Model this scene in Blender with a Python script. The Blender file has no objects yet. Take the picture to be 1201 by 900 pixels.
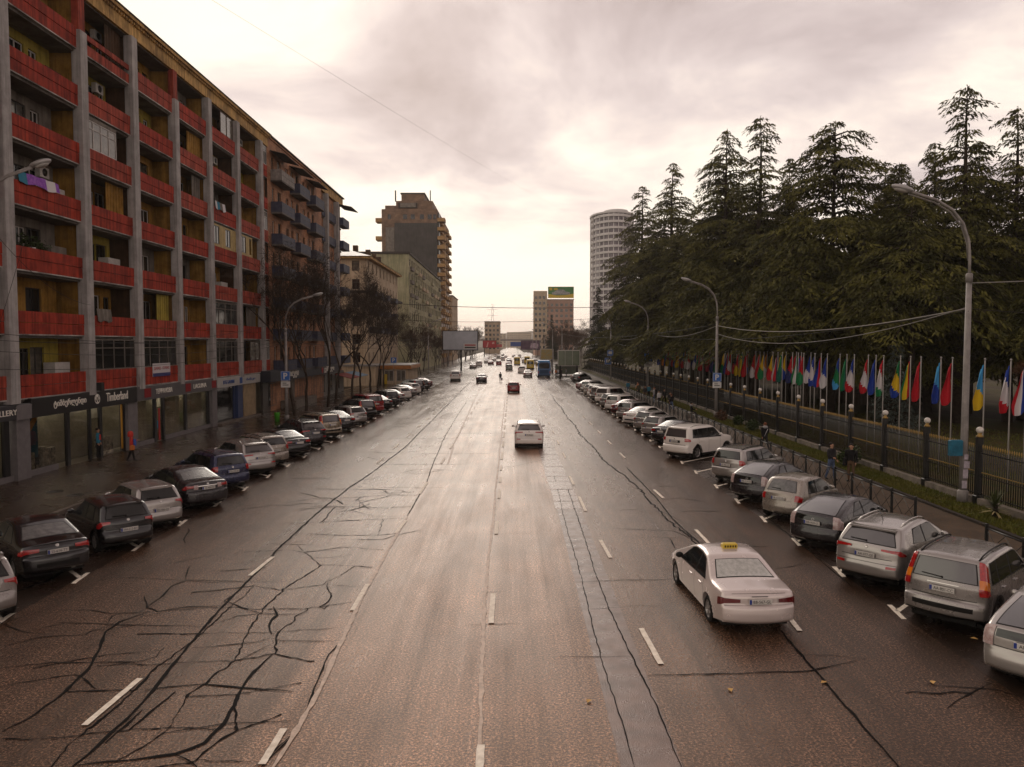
import bpy, bmesh, math, random
import numpy as np
from mathutils import Vector, Matrix
R = math.radians
rnd = random.Random(7)
SC = bpy.context.scene
COL = SC.collection
# ------------------------------------------------------------ camera
CAMH, FPX, PITCH = 6.5, 900.0, math.atan(46/900)
cam_d = bpy.data.cameras.new('camera'); cam_o = bpy.data.objects.new('camera', cam_d); COL.objects.link(cam_o)
cam_d.sensor_fit = 'HORIZONTAL'; cam_d.sensor_width = 36; cam_d.lens = 36*FPX/1201
cam_d.clip_start = .1; cam_d.clip_end = 9000
cam_o.location = (0, 0, CAMH); cam_o.rotation_euler = (math.pi/2-PITCH, 0, 0)
SC.camera = cam_o
# ------------------------------------------------------------ world: overcast, Nishita under a layer of cloud
wd = bpy.data.worlds.new('World'); SC.world = wd; wd.use_nodes = True
def N(nt, typ, **kw):
    n = nt.nodes.new(typ)
    for k, v in kw.items():
        if k.startswith('i_'):
            key = k[2:]; key = int(key) if key.isdigit() else key.replace('_', ' ')
            n.inputs[key].default_value = v
        else: setattr(n, k, v)
    return n
def ramp(nt, stops, interp='LINEAR'):
    r = nt.nodes.new('ShaderNodeValToRGB'); cr = r.color_ramp; cr.interpolation = interp
    while len(cr.elements) > 1: cr.elements.remove(cr.elements[-1])
    cr.elements[0].position = stops[0][0]; cr.elements[0].color = (*stops[0][1], 1)
    for p, c in stops[1:]:
        e = cr.elements.new(p); e.color = (*c, 1)
    return r
SUN_EL, SUN_ROT = R(24), R(-8)
def world():
    nt = wd.node_tree; nt.nodes.clear(); L = nt.links.new
    out = N(nt, 'ShaderNodeOutputWorld'); bg = N(nt, 'ShaderNodeBackground'); bg.inputs[1].default_value = .1
    sky = N(nt, 'ShaderNodeTexSky', sky_type='NISHITA'); sky.sun_disc = False
    sky.sun_elevation = SUN_EL; sky.sun_rotation = SUN_ROT
    tc = N(nt, 'ShaderNodeTexCoord'); sep = N(nt, 'ShaderNodeSeparateXYZ'); L(tc.outputs['Generated'], sep.inputs[0])
    zz = N(nt, 'ShaderNodeMath', operation='MAXIMUM'); L(sep.outputs[2], zz.inputs[0]); zz.inputs[1].default_value = 0
    za = N(nt, 'ShaderNodeMath', operation='ADD'); L(zz.outputs[0], za.inputs[0]); za.inputs[1].default_value = .22
    dx = N(nt, 'ShaderNodeMath', operation='DIVIDE'); L(sep.outputs[0], dx.inputs[0]); L(za.outputs[0], dx.inputs[1])
    dy = N(nt, 'ShaderNodeMath', operation='DIVIDE'); L(sep.outputs[1], dy.inputs[0]); L(za.outputs[0], dy.inputs[1])
    cb = N(nt, 'ShaderNodeCombineXYZ'); L(dx.outputs[0], cb.inputs[0]); L(dy.outputs[0], cb.inputs[1]); cb.inputs[2].default_value = 3.1
    n1 = N(nt, 'ShaderNodeTexNoise', i_Scale=1.5, i_Detail=9.0, i_Roughness=.56, i_Distortion=.3); L(cb.outputs[0], n1.inputs['Vector'])
    n2 = N(nt, 'ShaderNodeTexNoise', i_Scale=.34, i_Detail=3.0, i_Roughness=.5); L(cb.outputs[0], n2.inputs['Vector'])
    m = N(nt, 'ShaderNodeMath', operation='MULTIPLY_ADD'); L(n2.outputs[0], m.inputs[0]); m.inputs[1].default_value = .9; L(n1.outputs[0], m.inputs[2])
    # thinner cloud ahead and to the left, heavier to the right
    az = N(nt, 'ShaderNodeMath', operation='MULTIPLY_ADD'); L(sep.outputs[0], az.inputs[0]); az.inputs[1].default_value = -.22; L(m.outputs[0], az.inputs[2])
    el = N(nt, 'ShaderNodeMath', operation='MULTIPLY_ADD'); L(zz.outputs[0], el.inputs[0]); el.inputs[1].default_value = -.42; L(az.outputs[0], el.inputs[2])
    ms = N(nt, 'ShaderNodeMath', operation='SUBTRACT'); L(el.outputs[0], ms.inputs[0]); ms.inputs[1].default_value = .375
    rp = ramp(nt, [(.0, (2.4, 1.8, 1.6)), (.15, (3.8, 3.0, 2.8)), (.26, (5.0, 4.1, 3.9)), (.34, (6.2, 5.2, 4.9)), (.42, (7.8, 6.6, 5.9)), (.50, (9.2, 8.2, 6.9)), (.7, (10.0, 9.2, 7.6))])
    L(ms.outputs[0], rp.inputs[0])
    hz = ramp(nt, [(0, (1, 1, 1)), (.14, (0, 0, 0))]); L(zz.outputs[0], hz.inputs[0])
    mh = N(nt, 'ShaderNodeMix', data_type='RGBA'); L(hz.outputs[0], mh.inputs[0]); L(rp.outputs[0], mh.inputs[6]); mh.inputs[7].default_value = (10.4, 8.7, 7.6, 1)
    mx = N(nt, 'ShaderNodeMix', data_type='RGBA'); mx.inputs[0].default_value = .96
    L(sky.outputs[0], mx.inputs[6]); L(mh.outputs[2], mx.inputs[7])
    L(mx.outputs[2], bg.inputs[0]); L(bg.outputs[0], out.inputs[0])
world()
sd = bpy.data.lights.new('sun', 'SUN'); sd.energy = .6; sd.angle = R(25); sd.color = (1, .9, .78)
so = bpy.data.objects.new('sun', sd); COL.objects.link(so)
so.rotation_euler = Vector((math.sin(SUN_ROT)*math.cos(SUN_EL), math.cos(SUN_ROT)*math.cos(SUN_EL), math.sin(SUN_EL))).to_track_quat('Z', 'Y').to_euler()
vs = SC.view_settings; vs.view_transform = 'Standard'; vs.look = 'None'; vs.exposure = .45; vs.gamma = 1
# ------------------------------------------------------------ helpers
def G(x, y, z=0.0):
    "world point at height z seen at photo pixel x, y"
    u, v = (x-600.5)/FPX, (450-y)/FPX
    c, s = math.cos(PITCH), math.sin(PITCH)
    d = Vector((u, c+v*s, v*c-s)); t = (z-CAMH)/d.z
    return Vector((d.x*t, d.y*t, z))
class MB:
    def __init__(s): s.v = []; s.f = []; s.m = []; s.sm = []
    def q(s, pts, m=0, sm=False):
        b = len(s.v); s.v += [tuple(p) for p in pts]; s.f.append(tuple(range(b, b+len(pts)))); s.m.append(m); s.sm.append(sm)
    def box(s, x0, y0, z0, x1, y1, z1, m=0, M=None):
        c = [(x0,y0,z0),(x1,y0,z0),(x1,y1,z0),(x0,y1,z0),(x0,y0,z1),(x1,y0,z1),(x1,y1,z1),(x0,y1,z1)]
        if M is not None: c = [tuple(M @ Vector(p)) for p in c]
        b = len(s.v); s.v += c
        for f in ((3,2,1,0),(4,5,6,7),(0,1,5,4),(1,2,6,5),(2,3,7,6),(3,0,4,7)):
            s.f.append(tuple(b+i for i in f)); s.m.append(m); s.sm.append(False)
        return s
    def bbox(s, x0, y0, z0, x1, y1, z1, b=.01, m=0, M=None):
        "box with chamfered vertical+top edges (cheap)"
        P = []
        for (z, i) in ((z0, 0), (z1-b, 0), (z1, b)):
            P.append([(x0+b+i,y0+i,z),(x1-b-i,y0+i,z),(x1-i,y0+b+i,z),(x1-i,y1-b-i,z),(x1-b-i,y1-i,z),(x0+b+i,y1-i,z),(x0+i,y1-b-i,z),(x0+i,y0+b+i,z)])
        if M is not None: P = [[tuple(M @ Vector(p)) for p in r] for r in P]
        o = len(s.v)
        for r in P: s.v += r
        for k in range(2):
            for j in range(8):
                s.f.append((o+k*8+j, o+k*8+(j+1)%8, o+k*8+8+(j+1)%8, o+k*8+8+j)); s.m.append(m); s.sm.append(False)
        s.f.append(tuple(o+16+j for j in range(8))); s.m.append(m); s.sm.append(False)
        s.f.append(tuple(o+7-j for j in range(8))); s.m.append(m); s.sm.append(False)
        return s
    def tube(s, pts, rad, n=8, m=0, caps=True, sm=True):
        pts = [Vector(p) for p in pts]; k = len(pts)
        rad = rad if isinstance(rad, (list, tuple)) else [rad]*k
        b = len(s.v); up = Vector((0, 0, 1)); prev = None
        for i, p in enumerate(pts):
            t = (pts[min(i+1, k-1)]-pts[max(i-1, 0)]).normalized()
            if prev is None:
                a = t.cross(up)
                if a.length < .05: a = t.cross(Vector((1, 0, 0)))
                a.normalize()
            else:
                a = prev - t*prev.dot(t)
                if a.length < 1e-4: a = t.cross(up)
                a.normalize()
            prev = a; c = t.cross(a)
            for j in range(n):
                w = 2*math.pi*j/n; s.v.append(tuple(p+(a*math.cos(w)+c*math.sin(w))*rad[i]))
        for i in range(k-1):
            for j in range(n):
                s.f.append((b+i*n+j, b+i*n+(j+1)%n, b+(i+1)*n+(j+1)%n, b+(i+1)*n+j)); s.m.append(m); s.sm.append(sm)
        if caps:
            s.f.append(tuple(b+n-1-j for j in range(n))); s.m.append(m); s.sm.append(False)
            s.f.append(tuple(b+(k-1)*n+j for j in range(n))); s.m.append(m); s.sm.append(False)
        return s
    def lathe(s, prof, c=(0,0,0), axis='Z', n=16, m=0, sm=True, close=False):
        "prof: list of (r, h)"
        b = len(s.v); c = Vector(c)
        for (r, h) in prof:
            for j in range(n):
                w = 2*math.pi*j/n; a, d = r*math.cos(w), r*math.sin(w)
                p = {'Z': (a, d, h), 'Y': (a, h, d), 'X': (h, a, d)}[axis]; s.v.append(tuple(c+Vector(p)))
        K = len(prof)
        for i in range(K if close else K-1):
            i2 = (i+1) % K
            for j in range(n):
                s.f.append((b+i*n+j, b+i*n+(j+1)%n, b+i2*n+(j+1)%n, b+i2*n+j)); s.m.append(m); s.sm.append(sm)
        if not close:
            s.f.append(tuple(b+j for j in range(n))[::-1]); s.m.append(m); s.sm.append(False)
            s.f.append(tuple(b+(K-1)*n+j for j in range(n))); s.m.append(m); s.sm.append(False)
        return s
    def ball(s, c, r, n=10, m=0, sz=1, sm=True):
        k = n//2+1
        return s.lathe([(max(.001, r*math.sin(math.pi*i/k)), -r*sz*math.cos(math.pi*i/k)) for i in range(k+1)], c, 'Z', n, m, sm)
    def grid(s, P, m=0, sm=True, flip=False):
        "P: rows of points"
        b = len(s.v); nr = len(P); nc = len(P[0])
        for r in P: s.v += [tuple(p) for p in r]
        for i in range(nr-1):
            for j in range(nc-1):
                f = (b+i*nc+j, b+i*nc+j+1, b+(i+1)*nc+j+1, b+(i+1)*nc+j)
                s.f.append(f[::-1] if flip else f); s.m.append(m); s.sm.append(sm)
        return s
    def prism(s, poly, z0, z1, m=0):
        b = len(s.v); n = len(poly)
        s.v += [(p[0], p[1], z0) for p in poly]+[(p[0], p[1], z1) for p in poly]
        for j in range(n): s.f.append((b+j, b+(j+1)%n, b+n+(j+1)%n, b+n+j)); s.m.append(m); s.sm.append(False)
        s.f.append(tuple(b+n-1-j for j in range(n))); s.m.append(m); s.sm.append(False)
        s.f.append(tuple(b+n+j for j in range(n))); s.m.append(m); s.sm.append(False)
        return s
    def mesh(s, name, mats=()):
        me = bpy.data.meshes.new(name); me.from_pydata(s.v, [], s.f)
        me.polygons.foreach_set('material_index', s.m); me.polygons.foreach_set('use_smooth', s.sm)
        for x in (mats if isinstance(mats, (list, tuple)) else [mats]): me.materials.append(x)
        me.update(); return me
    def build(s, name, mats=(), parent=None, loc=None, rz=0):
        return ob(name, s.mesh(name, mats), parent, loc, rz)
def ob(name, me, parent=None, loc=None, rz=0):
    o = bpy.data.objects.new(name, me); COL.objects.link(o)
    if parent is not None: o.parent = parent
    if loc is not None: o.location = loc
    if rz: o.rotation_euler.z = rz
    return o
def tag(o, label=None, cat=None, group=None, kind=None):
    if label: o['label'] = label
    if cat: o['category'] = cat
    if group: o['group'] = group
    if kind: o['kind'] = kind
    return o
def thing(name, label, cat, loc=(0,0,0), rz=0, group=None):
    o = bpy.data.objects.new(name, None); COL.objects.link(o); o.location = loc; o.rotation_euler = (0, 0, rz)
    o.empty_display_size = .3
    return tag(o, label, cat, group)
KIDS = {}
def copy_tree(o, kids=None, parent=None):
    c = o.copy(); COL.objects.link(c)
    if parent is not None: c.parent = parent
    for ch in list(o.children): copy_tree(ch, None, c)
    return c
def npmesh(name, V, F, mats, midx=None, smooth=False):
    "fast mesh from numpy verts (n,3) and triangle/quad index array (m,k)"
    me = bpy.data.meshes.new(name); V = np.asarray(V, dtype=np.float32); F = np.asarray(F, dtype=np.int32)
    me.vertices.add(len(V)); me.vertices.foreach_set('co', V.ravel())
    k = F.shape[1]; me.loops.add(F.size); me.loops.foreach_set('vertex_index', F.ravel())
    me.polygons.add(len(F)); me.polygons.foreach_set('loop_start', np.arange(0, F.size, k, dtype=np.int32))
    if midx is not None: me.polygons.foreach_set('material_index', np.asarray(midx, dtype=np.int32))
    me.polygons.foreach_set('use_smooth', np.full(len(F), smooth))
    for x in (mats if isinstance(mats, (list, tuple)) else [mats]): me.materials.append(x)
    me.update(calc_edges=True); return me
_txt = {}
def text_mesh(body, mat, width=None, height=None, depth=.004, cond=1.0, bold=0.0):
    "flat lettering in the local XZ plane facing -Y, centred on the origin"
    key = (body, width, height, depth, bold)
    if key in _txt:
        me = _txt[key].copy(); me.materials.clear(); me.materials.append(mat); return me
    c = bpy.data.curves.new('lettering', 'FONT'); c.body = body; c.size = 1; c.extrude = .002; c.resolution_u = 2; c.offset = bold
    o = bpy.data.objects.new('tmp_text', c); COL.objects.link(o)
    dg = bpy.context.evaluated_depsgraph_get(); me = bpy.data.meshes.new_from_object(o.evaluated_get(dg))
    bpy.data.objects.remove(o); bpy.data.curves.remove(c)
    n = len(me.vertices); me.name = 'lettering'
    if n == 0: me.materials.clear(); me.materials.append(mat); return me
    co = np.empty(n*3, dtype=np.float32); me.vertices.foreach_get('co', co); co = co.reshape(-1, 3)
    mn, mx = co.min(0), co.max(0); ctr = (mn+mx)/2; sz = mx-mn
    sx = width/sz[0] if width else None; sy = height/sz[1] if height else None
    if sx is None: sx = sy
    if sy is None: sy = sx
    out = np.stack([(co[:,0]-ctr[0])*sx, -(co[:,2])*depth/.004, (co[:,1]-ctr[1])*sy], 1).astype(np.float32)
    me.vertices.foreach_set('co', out.ravel()); me.materials.clear(); me.materials.append(mat); me.update()
    _txt[key] = me; return me
# ------------------------------------------------------------ materials
MATS = {}
def mat(name, col, rough=.6, metal=0, var=0, vscale=3, bump=0, bscale=40, coat=0, spec=None, streak=0, col2=None, rvar=0, obj=True, trans=0, emit=0, dist=0):
    if name in MATS: return MATS[name]
    if spec is None: spec = .5 if rough < .5 else .14
    m = bpy.data.materials.new(name); m.use_nodes = True; nt = m.node_tree; L = nt.links.new
    b = nt.nodes['Principled BSDF']; b.inputs['Base Color'].default_value = (*col, 1); b.inputs['Roughness'].default_value = rough
    b.inputs['Metallic'].default_value = metal; b.inputs['Coat Weight'].default_value = coat; b.inputs['Coat Roughness'].default_value = .06
    b.inputs['Specular IOR Level'].default_value = spec
    if emit: b.inputs['Emission Color'].default_value = (*col, 1); b.inputs['Emission Strength'].default_value = emit
    m.diffuse_color = (*col, 1)
    if var or bump or streak or rvar or col2:
        tc = N(nt, 'ShaderNodeTexCoord'); geo = N(nt, 'ShaderNodeNewGeometry')
        src = tc.outputs['Object'] if obj else geo.outputs['Position']
    if var or col2:
        n = N(nt, 'ShaderNodeTexNoise', i_Scale=vscale, i_Detail=6.0, i_Roughness=.65); L(src, n.inputs['Vector'])
        c2 = col2 or tuple(c*(1-var) for c in col); c1 = col if col2 else tuple(min(1, c*(1+var*.7)) for c in col)
        r = ramp(nt, [(.35, c2), (.65, c1)]); L(n.outputs[0], r.inputs[0]); last = r.outputs[0]
        if streak:
            mp = N(nt, 'ShaderNodeMapping'); mp.inputs['Scale'].default_value = (2.2, 2.2, .12); L(src, mp.inputs[0])
            n3 = N(nt, 'ShaderNodeTexNoise', i_Scale=2.0, i_Detail=5.0, i_Roughness=.7); L(mp.outputs[0], n3.inputs['Vector'])
            r3 = ramp(nt, [(.38, (1-streak,)*3), (.6, (1, 1, 1))]); L(n3.outputs[0], r3.inputs[0])
            mm = N(nt, 'ShaderNodeMix', data_type='RGBA', blend_type='MULTIPLY'); mm.inputs[0].default_value = 1
            L(last, mm.inputs[6]); L(r3.outputs[0], mm.inputs[7]); last = mm.outputs[2]
        L(last, b.inputs['Base Color'])
    if rvar:
        n = N(nt, 'ShaderNodeTexNoise', i_Scale=vscale*1.7, i_Detail=4.0); L(src, n.inputs['Vector'])
        mr = N(nt, 'ShaderNodeMapRange'); mr.inputs[1].default_value = .3; mr.inputs[2].default_value = .7
        mr.inputs[3].default_value = max(.02, rough-rvar); mr.inputs[4].default_value = min(1, rough+rvar)
        L(n.outputs[0], mr.inputs[0]); L(mr.outputs[0], b.inputs['Roughness'])
    if bump:
        n = N(nt, 'ShaderNodeTexNoise', i_Scale=bscale, i_Detail=3.0); L(src, n.inputs['Vector'])
        bp = N(nt, 'ShaderNodeBump', i_Strength=bump, i_Distance=dist or .02); L(n.outputs[0], bp.inputs['Height']); L(bp.outputs[0], b.inputs['Normal'])
    MATS[name] = m; return m
# wet asphalt
def asphalt(name, base, dry, tracks=True, rlo=.22, rhi=.46, slab=False):
    m = bpy.data.materials.new(name); m.use_nodes = True; nt = m.node_tree; L = nt.links.new; b = nt.nodes['Principled BSDF']
    geo = N(nt, 'ShaderNodeNewGeometry'); P = geo.outputs['Position']
    sp = N(nt, 'ShaderNodeTexNoise', i_Scale=21.0, i_Detail=4.0, i_Roughness=.85); L(P, sp.inputs['Vector'])
    r1 = ramp(nt, [(.36, tuple(c*.10 for c in base)), (.49, base), (.57, tuple(c*3.0 for c in base)), (.64, tuple(min(1, c*7) for c in base))]); L(sp.outputs[0], r1.inputs[0])
    big = N(nt, 'ShaderNodeTexNoise', i_Scale=.35, i_Detail=6.0, i_Roughness=.6); L(P, big.inputs['Vector'])
    r2 = ramp(nt, [(.32, (.62, .6, .58)), (.7, (1.2, 1.2, 1.2))]); L(big.outputs[0], r2.inputs[0])
    mm = N(nt, 'ShaderNodeMix', data_type='RGBA', blend_type='MULTIPLY'); mm.inputs[0].default_value = 1; L(r1.outputs[0], mm.inputs[6]); L(r2.outputs[0], mm.inputs[7])
    # long worn streaks along the street
    mp = N(nt, 'ShaderNodeMapping'); mp.inputs['Scale'].default_value = (1.5, .035, 1); L(P, mp.inputs[0])
    st = N(nt, 'ShaderNodeTexNoise', i_Scale=1.0, i_Detail=8.0, i_Roughness=.7, i_Distortion=.15); L(mp.outputs[0], st.inputs['Vector'])
    r3 = ramp(nt, [(.34, (.58, .55, .52)), (.66, (1.5, 1.46, 1.42))]); L(st.outputs[0], r3.inputs[0])
    m2 = N(nt, 'ShaderNodeMix', data_type='RGBA', blend_type='MULTIPLY'); m2.inputs[0].default_value = 1 if tracks else .3; L(mm.outputs[2], m2.inputs[6]); L(r3.outputs[0], m2.inputs[7])
    last = m2.outputs[2]
    if tracks:   # older, wetter surfacing outside the middle lanes, dark side reflections put into its colour
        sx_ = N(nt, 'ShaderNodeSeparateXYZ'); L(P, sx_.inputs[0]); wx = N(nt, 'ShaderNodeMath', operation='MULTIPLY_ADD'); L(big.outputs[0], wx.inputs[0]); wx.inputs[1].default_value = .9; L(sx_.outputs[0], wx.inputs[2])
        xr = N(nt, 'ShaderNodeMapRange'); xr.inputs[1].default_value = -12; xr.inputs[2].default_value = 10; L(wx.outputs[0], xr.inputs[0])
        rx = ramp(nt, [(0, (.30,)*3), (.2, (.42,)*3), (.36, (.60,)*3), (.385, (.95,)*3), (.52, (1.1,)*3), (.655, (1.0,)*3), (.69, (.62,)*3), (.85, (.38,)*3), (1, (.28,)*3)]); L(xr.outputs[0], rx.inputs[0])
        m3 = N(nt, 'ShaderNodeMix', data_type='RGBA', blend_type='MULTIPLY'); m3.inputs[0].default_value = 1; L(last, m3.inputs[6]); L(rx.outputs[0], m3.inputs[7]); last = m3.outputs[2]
    L(last, b.inputs['Base Color'])
    mp2 = N(nt, 'ShaderNodeMapping'); mp2.inputs['Scale'].default_value = (1, .22 if tracks else .8, 1); L(P, mp2.inputs[0])
    pat = N(nt, 'ShaderNodeTexNoise', i_Scale=.6, i_Detail=6.0, i_Roughness=.68, i_Distortion=.3); L(mp2.outputs[0], pat.inputs['Vector'])
    ad = N(nt, 'ShaderNodeMath', operation='MULTIPLY_ADD'); L(st.outputs[0], ad.inputs[0]); ad.inputs[1].default_value = -.75 if tracks else 0; L(pat.outputs[0], ad.inputs[2])
    mr = N(nt, 'ShaderNodeMapRange'); mr.inputs[1].default_value = -.10 if tracks else .35; mr.inputs[2].default_value = .34 if tracks else .65
    mr.inputs[3].default_value = rlo; mr.inputs[4].default_value = rhi; L(ad.outputs[0], mr.inputs[0])
    if tracks:
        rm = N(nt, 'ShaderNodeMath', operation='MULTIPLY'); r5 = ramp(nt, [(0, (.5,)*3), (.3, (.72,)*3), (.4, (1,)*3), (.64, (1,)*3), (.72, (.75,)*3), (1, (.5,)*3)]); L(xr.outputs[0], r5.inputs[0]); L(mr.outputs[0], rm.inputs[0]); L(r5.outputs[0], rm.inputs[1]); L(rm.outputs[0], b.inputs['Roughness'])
    else: L(mr.outputs[0], b.inputs['Roughness'])
    bp = N(nt, 'ShaderNodeBump', i_Strength=.8, i_Distance=.014); L(sp.outputs[0], bp.inputs['Height'])
    b2 = N(nt, 'ShaderNodeBump', i_Strength=.04, i_Distance=.02); L(pat.outputs[0], b2.inputs['Height']); L(bp.outputs[0], b2.inputs['Normal'])
    L(b2.outputs[0], b.inputs['Normal']); b.inputs['Specular IOR Level'].default_value = .5; b.inputs['Specular Tint'].default_value = (1, .68, .50, 1)
    MATS[name] = m; return m
# ------------------------------------------------------------ ground, road, pavements
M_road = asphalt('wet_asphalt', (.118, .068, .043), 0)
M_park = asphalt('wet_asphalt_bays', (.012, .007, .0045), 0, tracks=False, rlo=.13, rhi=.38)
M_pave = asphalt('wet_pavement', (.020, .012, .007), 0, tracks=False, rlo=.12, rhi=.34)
M_path = mat('damp_path', (.066, .043, .026), .55, var=.35, vscale=1.2, bump=.3, bscale=30, obj=False)
M_kerb = mat('kerb_concrete', (.13, .105, .085), .5, var=.35, vscale=1.5, bump=.3, bscale=20, obj=False)
M_dkerb = mat('kerb_dark', (.03, .024, .02), .5, var=.3, vscale=2, obj=False)
M_tar = mat('tar_seam', (.003, .002, .002), .75, var=.3, vscale=8, spec=.08, bump=.2, bscale=30, obj=False)
M_silt = mat('crack_filler_pale', (.50, .38, .30), .5, var=.3, vscale=6, bump=.2, bscale=40, obj=False)
M_paint = mat('road_paint', (.88, .80, .68), .6, col2=(.62, .54, .44), vscale=7, bump=.2, bscale=60, obj=False)
M_slab = mat('strip_concrete', (.22, .15, .12), .26, var=.3, vscale=2.5, bump=.25, bscale=30, obj=False, rvar=.1)
M_soil = mat('leafy_soil', (.055, .038, .018), .95, col2=(.03, .022, .012), vscale=1.5, bump=.6, bscale=12, obj=False)
XL0, XR0 = -17.2, 13.7
g = MB(); g.q([(-3000,-300,-.02),(3000,-300,-.02),(3000,6000,-.02),(-3000,6000,-.02)]); tag(g.build('ground', M_soil), kind='structure')
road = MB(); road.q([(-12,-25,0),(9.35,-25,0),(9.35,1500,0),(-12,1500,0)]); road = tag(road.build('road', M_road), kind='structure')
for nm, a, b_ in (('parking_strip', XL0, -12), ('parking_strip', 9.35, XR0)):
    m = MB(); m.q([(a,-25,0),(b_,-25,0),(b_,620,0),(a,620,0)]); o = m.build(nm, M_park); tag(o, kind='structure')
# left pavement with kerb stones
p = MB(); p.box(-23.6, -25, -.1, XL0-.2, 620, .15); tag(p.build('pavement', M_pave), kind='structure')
kr = MB(); kr.box(-.1, -.49, -.05, .1, .49, .155); krm = kr.mesh('kerb_stone', M_kerb)
kl = tag(MB().box(XL0-.2, -25, -.1, XL0, 14, .15).build('kerb', M_kerb), kind='structure')
for i in range(90): ob('kerb_stone', krm, kl, (XL0-.1, 14.5+i*1.0, 0))
MB().box(XL0-.2, 104, -.1, XL0, 620, .152).build('kerb_run', M_kerb, kl)
kr2 = tag(MB().box(XR0, -25, -.1, XR0+.2, 14, .15).build('kerb', M_kerb), kind='structure')
for i in range(90): ob('kerb_stone', krm, kr2, (XR0+.1, 14.5+i*1.0, 0))
MB().box(XR0, 104, -.1, XR0+.2, 620, .152).build('kerb_run', M_kerb, kr2)
p = MB(); p.box(XR0+.2, -25, -.1, 16.45, 420, .15); tag(p.build('path', M_path), kind='structure')
p = MB(); p.box(16.45, -25, -.1, 16.62, 420, .23); tag(p.build('garden_kerb', M_dkerb), kind='structure')
p = MB()
xs = [16.62+i*.35 for i in range(5)]+[18.5]
P = [[(x, y, .16+.04*math.sin(y*1.7+x*3)) for x in xs] for y in [i*1.0-25 for i in range(446)]]
p.grid(P, sm=True, flip=True)
M_grass0 = mat('thin_turf', (.05, .055, .012), .9, col2=(.06, .036, .018), vscale=1.1, bump=.7, bscale=25, obj=False)
tag(p.build('verge', M_grass0), kind='structure')
M_lawn = mat('leaf_strewn_lawn', (.040, .046, .012), .9, col2=(.06, .036, .016), vscale=.9, bump=.7, bscale=14, obj=False)
p = MB()
P = [[(18.5+i*3.0, y, .05+.12*math.sin(y*.21+i)+.1*math.sin(i*1.3)*(i>1)) for i in range(22)] for y in [j*4.0-25 for j in range(112)]]
p.grid(P, flip=True); tag(p.build('park_lawn', M_lawn), kind='structure')
# markings -------------------------------------------------
def strip(pts, w, z=.004, jag=0, r=rnd):
    "flat ribbon through ground points"
    m = MB(); n = len(pts); Lf = []; Rt = []
    ww = w if isinstance(w, (list, tuple)) else [w]*n
    for i, p in enumerate(pts):
        a = Vector(pts[max(0, i-1)]); b = Vector(pts[min(n-1, i+1)]); d = (b-a); d.z = 0; d.normalize()
        nn = Vector((-d.y, d.x, 0)); j1 = 1+r.uniform(-jag, jag); j2 = 1+r.uniform(-jag, jag)
        Lf.append((p[0]+nn.x*ww[i]/2*j1, p[1]+nn.y*ww[i]/2*j1, z)); Rt.append((p[0]-nn.x*ww[i]/2*j2, p[1]-nn.y*ww[i]/2*j2, z))
    m.grid([Rt, Lf], sm=False); return m
def dash(x, y0, y1, w=.13, x2=None):
    n = 12; x2 = x if x2 is None else x2
    pts = [(x+(x2-x)*i/n, y0+(y1-y0)*i/n, 0) for i in range(n+1)]
    strip(pts, w, .0235, .10).build('lane_dash', M_paint, road)
def gy(py): return G(600, py).y
# centre line dashes (photo rows), then a regular run into the distance
for (a, b, x) in ((900,875,-.5),(732,697,-.49),(627,612,-.55),(585,575,-.56),(566,560,-.56),(552,547,-.57)): dash(x, gy(a)if a<900 else 10.6, gy(b))
for i in range(46): dash(-.58, 43+i*5.2, 46+i*5.2, .15)
for (a, b, c, d) in ((99,852,164,797),(293,676,320,654),(307,898,333,856)):
    A, B = G(a, b), G(c, d); dash(A.x, A.y, B.y, .12, B.x)
for (a, b, c, d) in ((413,717,431,686),(464,626,476,611),(492,580,501,566),(752,738,775,780),(704,634,716,655),(679,583,687,600),(668,559,673,569),(816,622,834,641),(927,727,938,741),(767,575,778,585)):
    A, B = G(a, b), G(c, d)
    if A.y > B.y: A, B = B, A
    dash(A.x, A.y, B.y, .12, B.x)
for x in (-3.85, -7.35, 3.05, 6.45):
    for i in range(34): dash(x+.0, 41.5+i*6+(x>0)*2, 43.6+i*6+(x>0)*2, .11)
# stall markings at 45 degrees on both sides
def stall(side, y, full=True, w=.12):
    x0 = 9.4 if side > 0 else -12.05; s = side
    m = MB()
    def seg(a, b):
        m2 = strip([tuple(Vector(a).lerp(Vector(b), t/6)) for t in range(7)], w, .008, .15); o = len(m.v); m.v += m2.v; m.f += [tuple(o+k for k in f) for f in m2.f]; m.m += m2.m; m.sm += m2.sm
    L_ = 5.1 if full else .9
    seg((x0, y, 0), (x0+s*.707*L_, y+.707*L_, 0)); seg((x0-s*.12, y-.55, 0), (x0+s*.02, y+.45, 0))
    m.build('stall_line', M_paint, road)
for y in (20.6, 23.9, 27.2, 30.5, 33.8, 37.1): stall(1, y-2.2, False)
for y in (38.8, 42.0, 45.2): stall(1, y)
for i in range(24): stall(1, 48.4+3.25*i, False)
for i in range(30): stall(-1, 14.5+3.3*i, False)
# concrete repair strip right of the centre line, slab by slab
y = 30.0; k = 0
M_joint = M_tar
st = MB(); st.q([(1.66,9,.004),(2.62,9,.004),(2.72,30,.004),(1.78,30,.004)]); st.build('repair_strip', mat('strip_asphalt', (.16,.10,.078), .34, var=.3, vscale=1.5, bump=.4, bscale=45, obj=False, rvar=.12), road)
slab = {}
while y < 112:
    L_ = rnd.choice((1.1, 1.5, 1.9)); xa, xb = 1.72-(y-30)*.004, 2.74-(y-30)*.004
    m = MB(); j = rnd.uniform(-.03, .03); m.box(xa+j, y+.03, -.02, xb+j, y+L_-.03, .006+rnd.uniform(0, .012)); m.build('paving_slab', M_slab, road); y += L_
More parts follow.
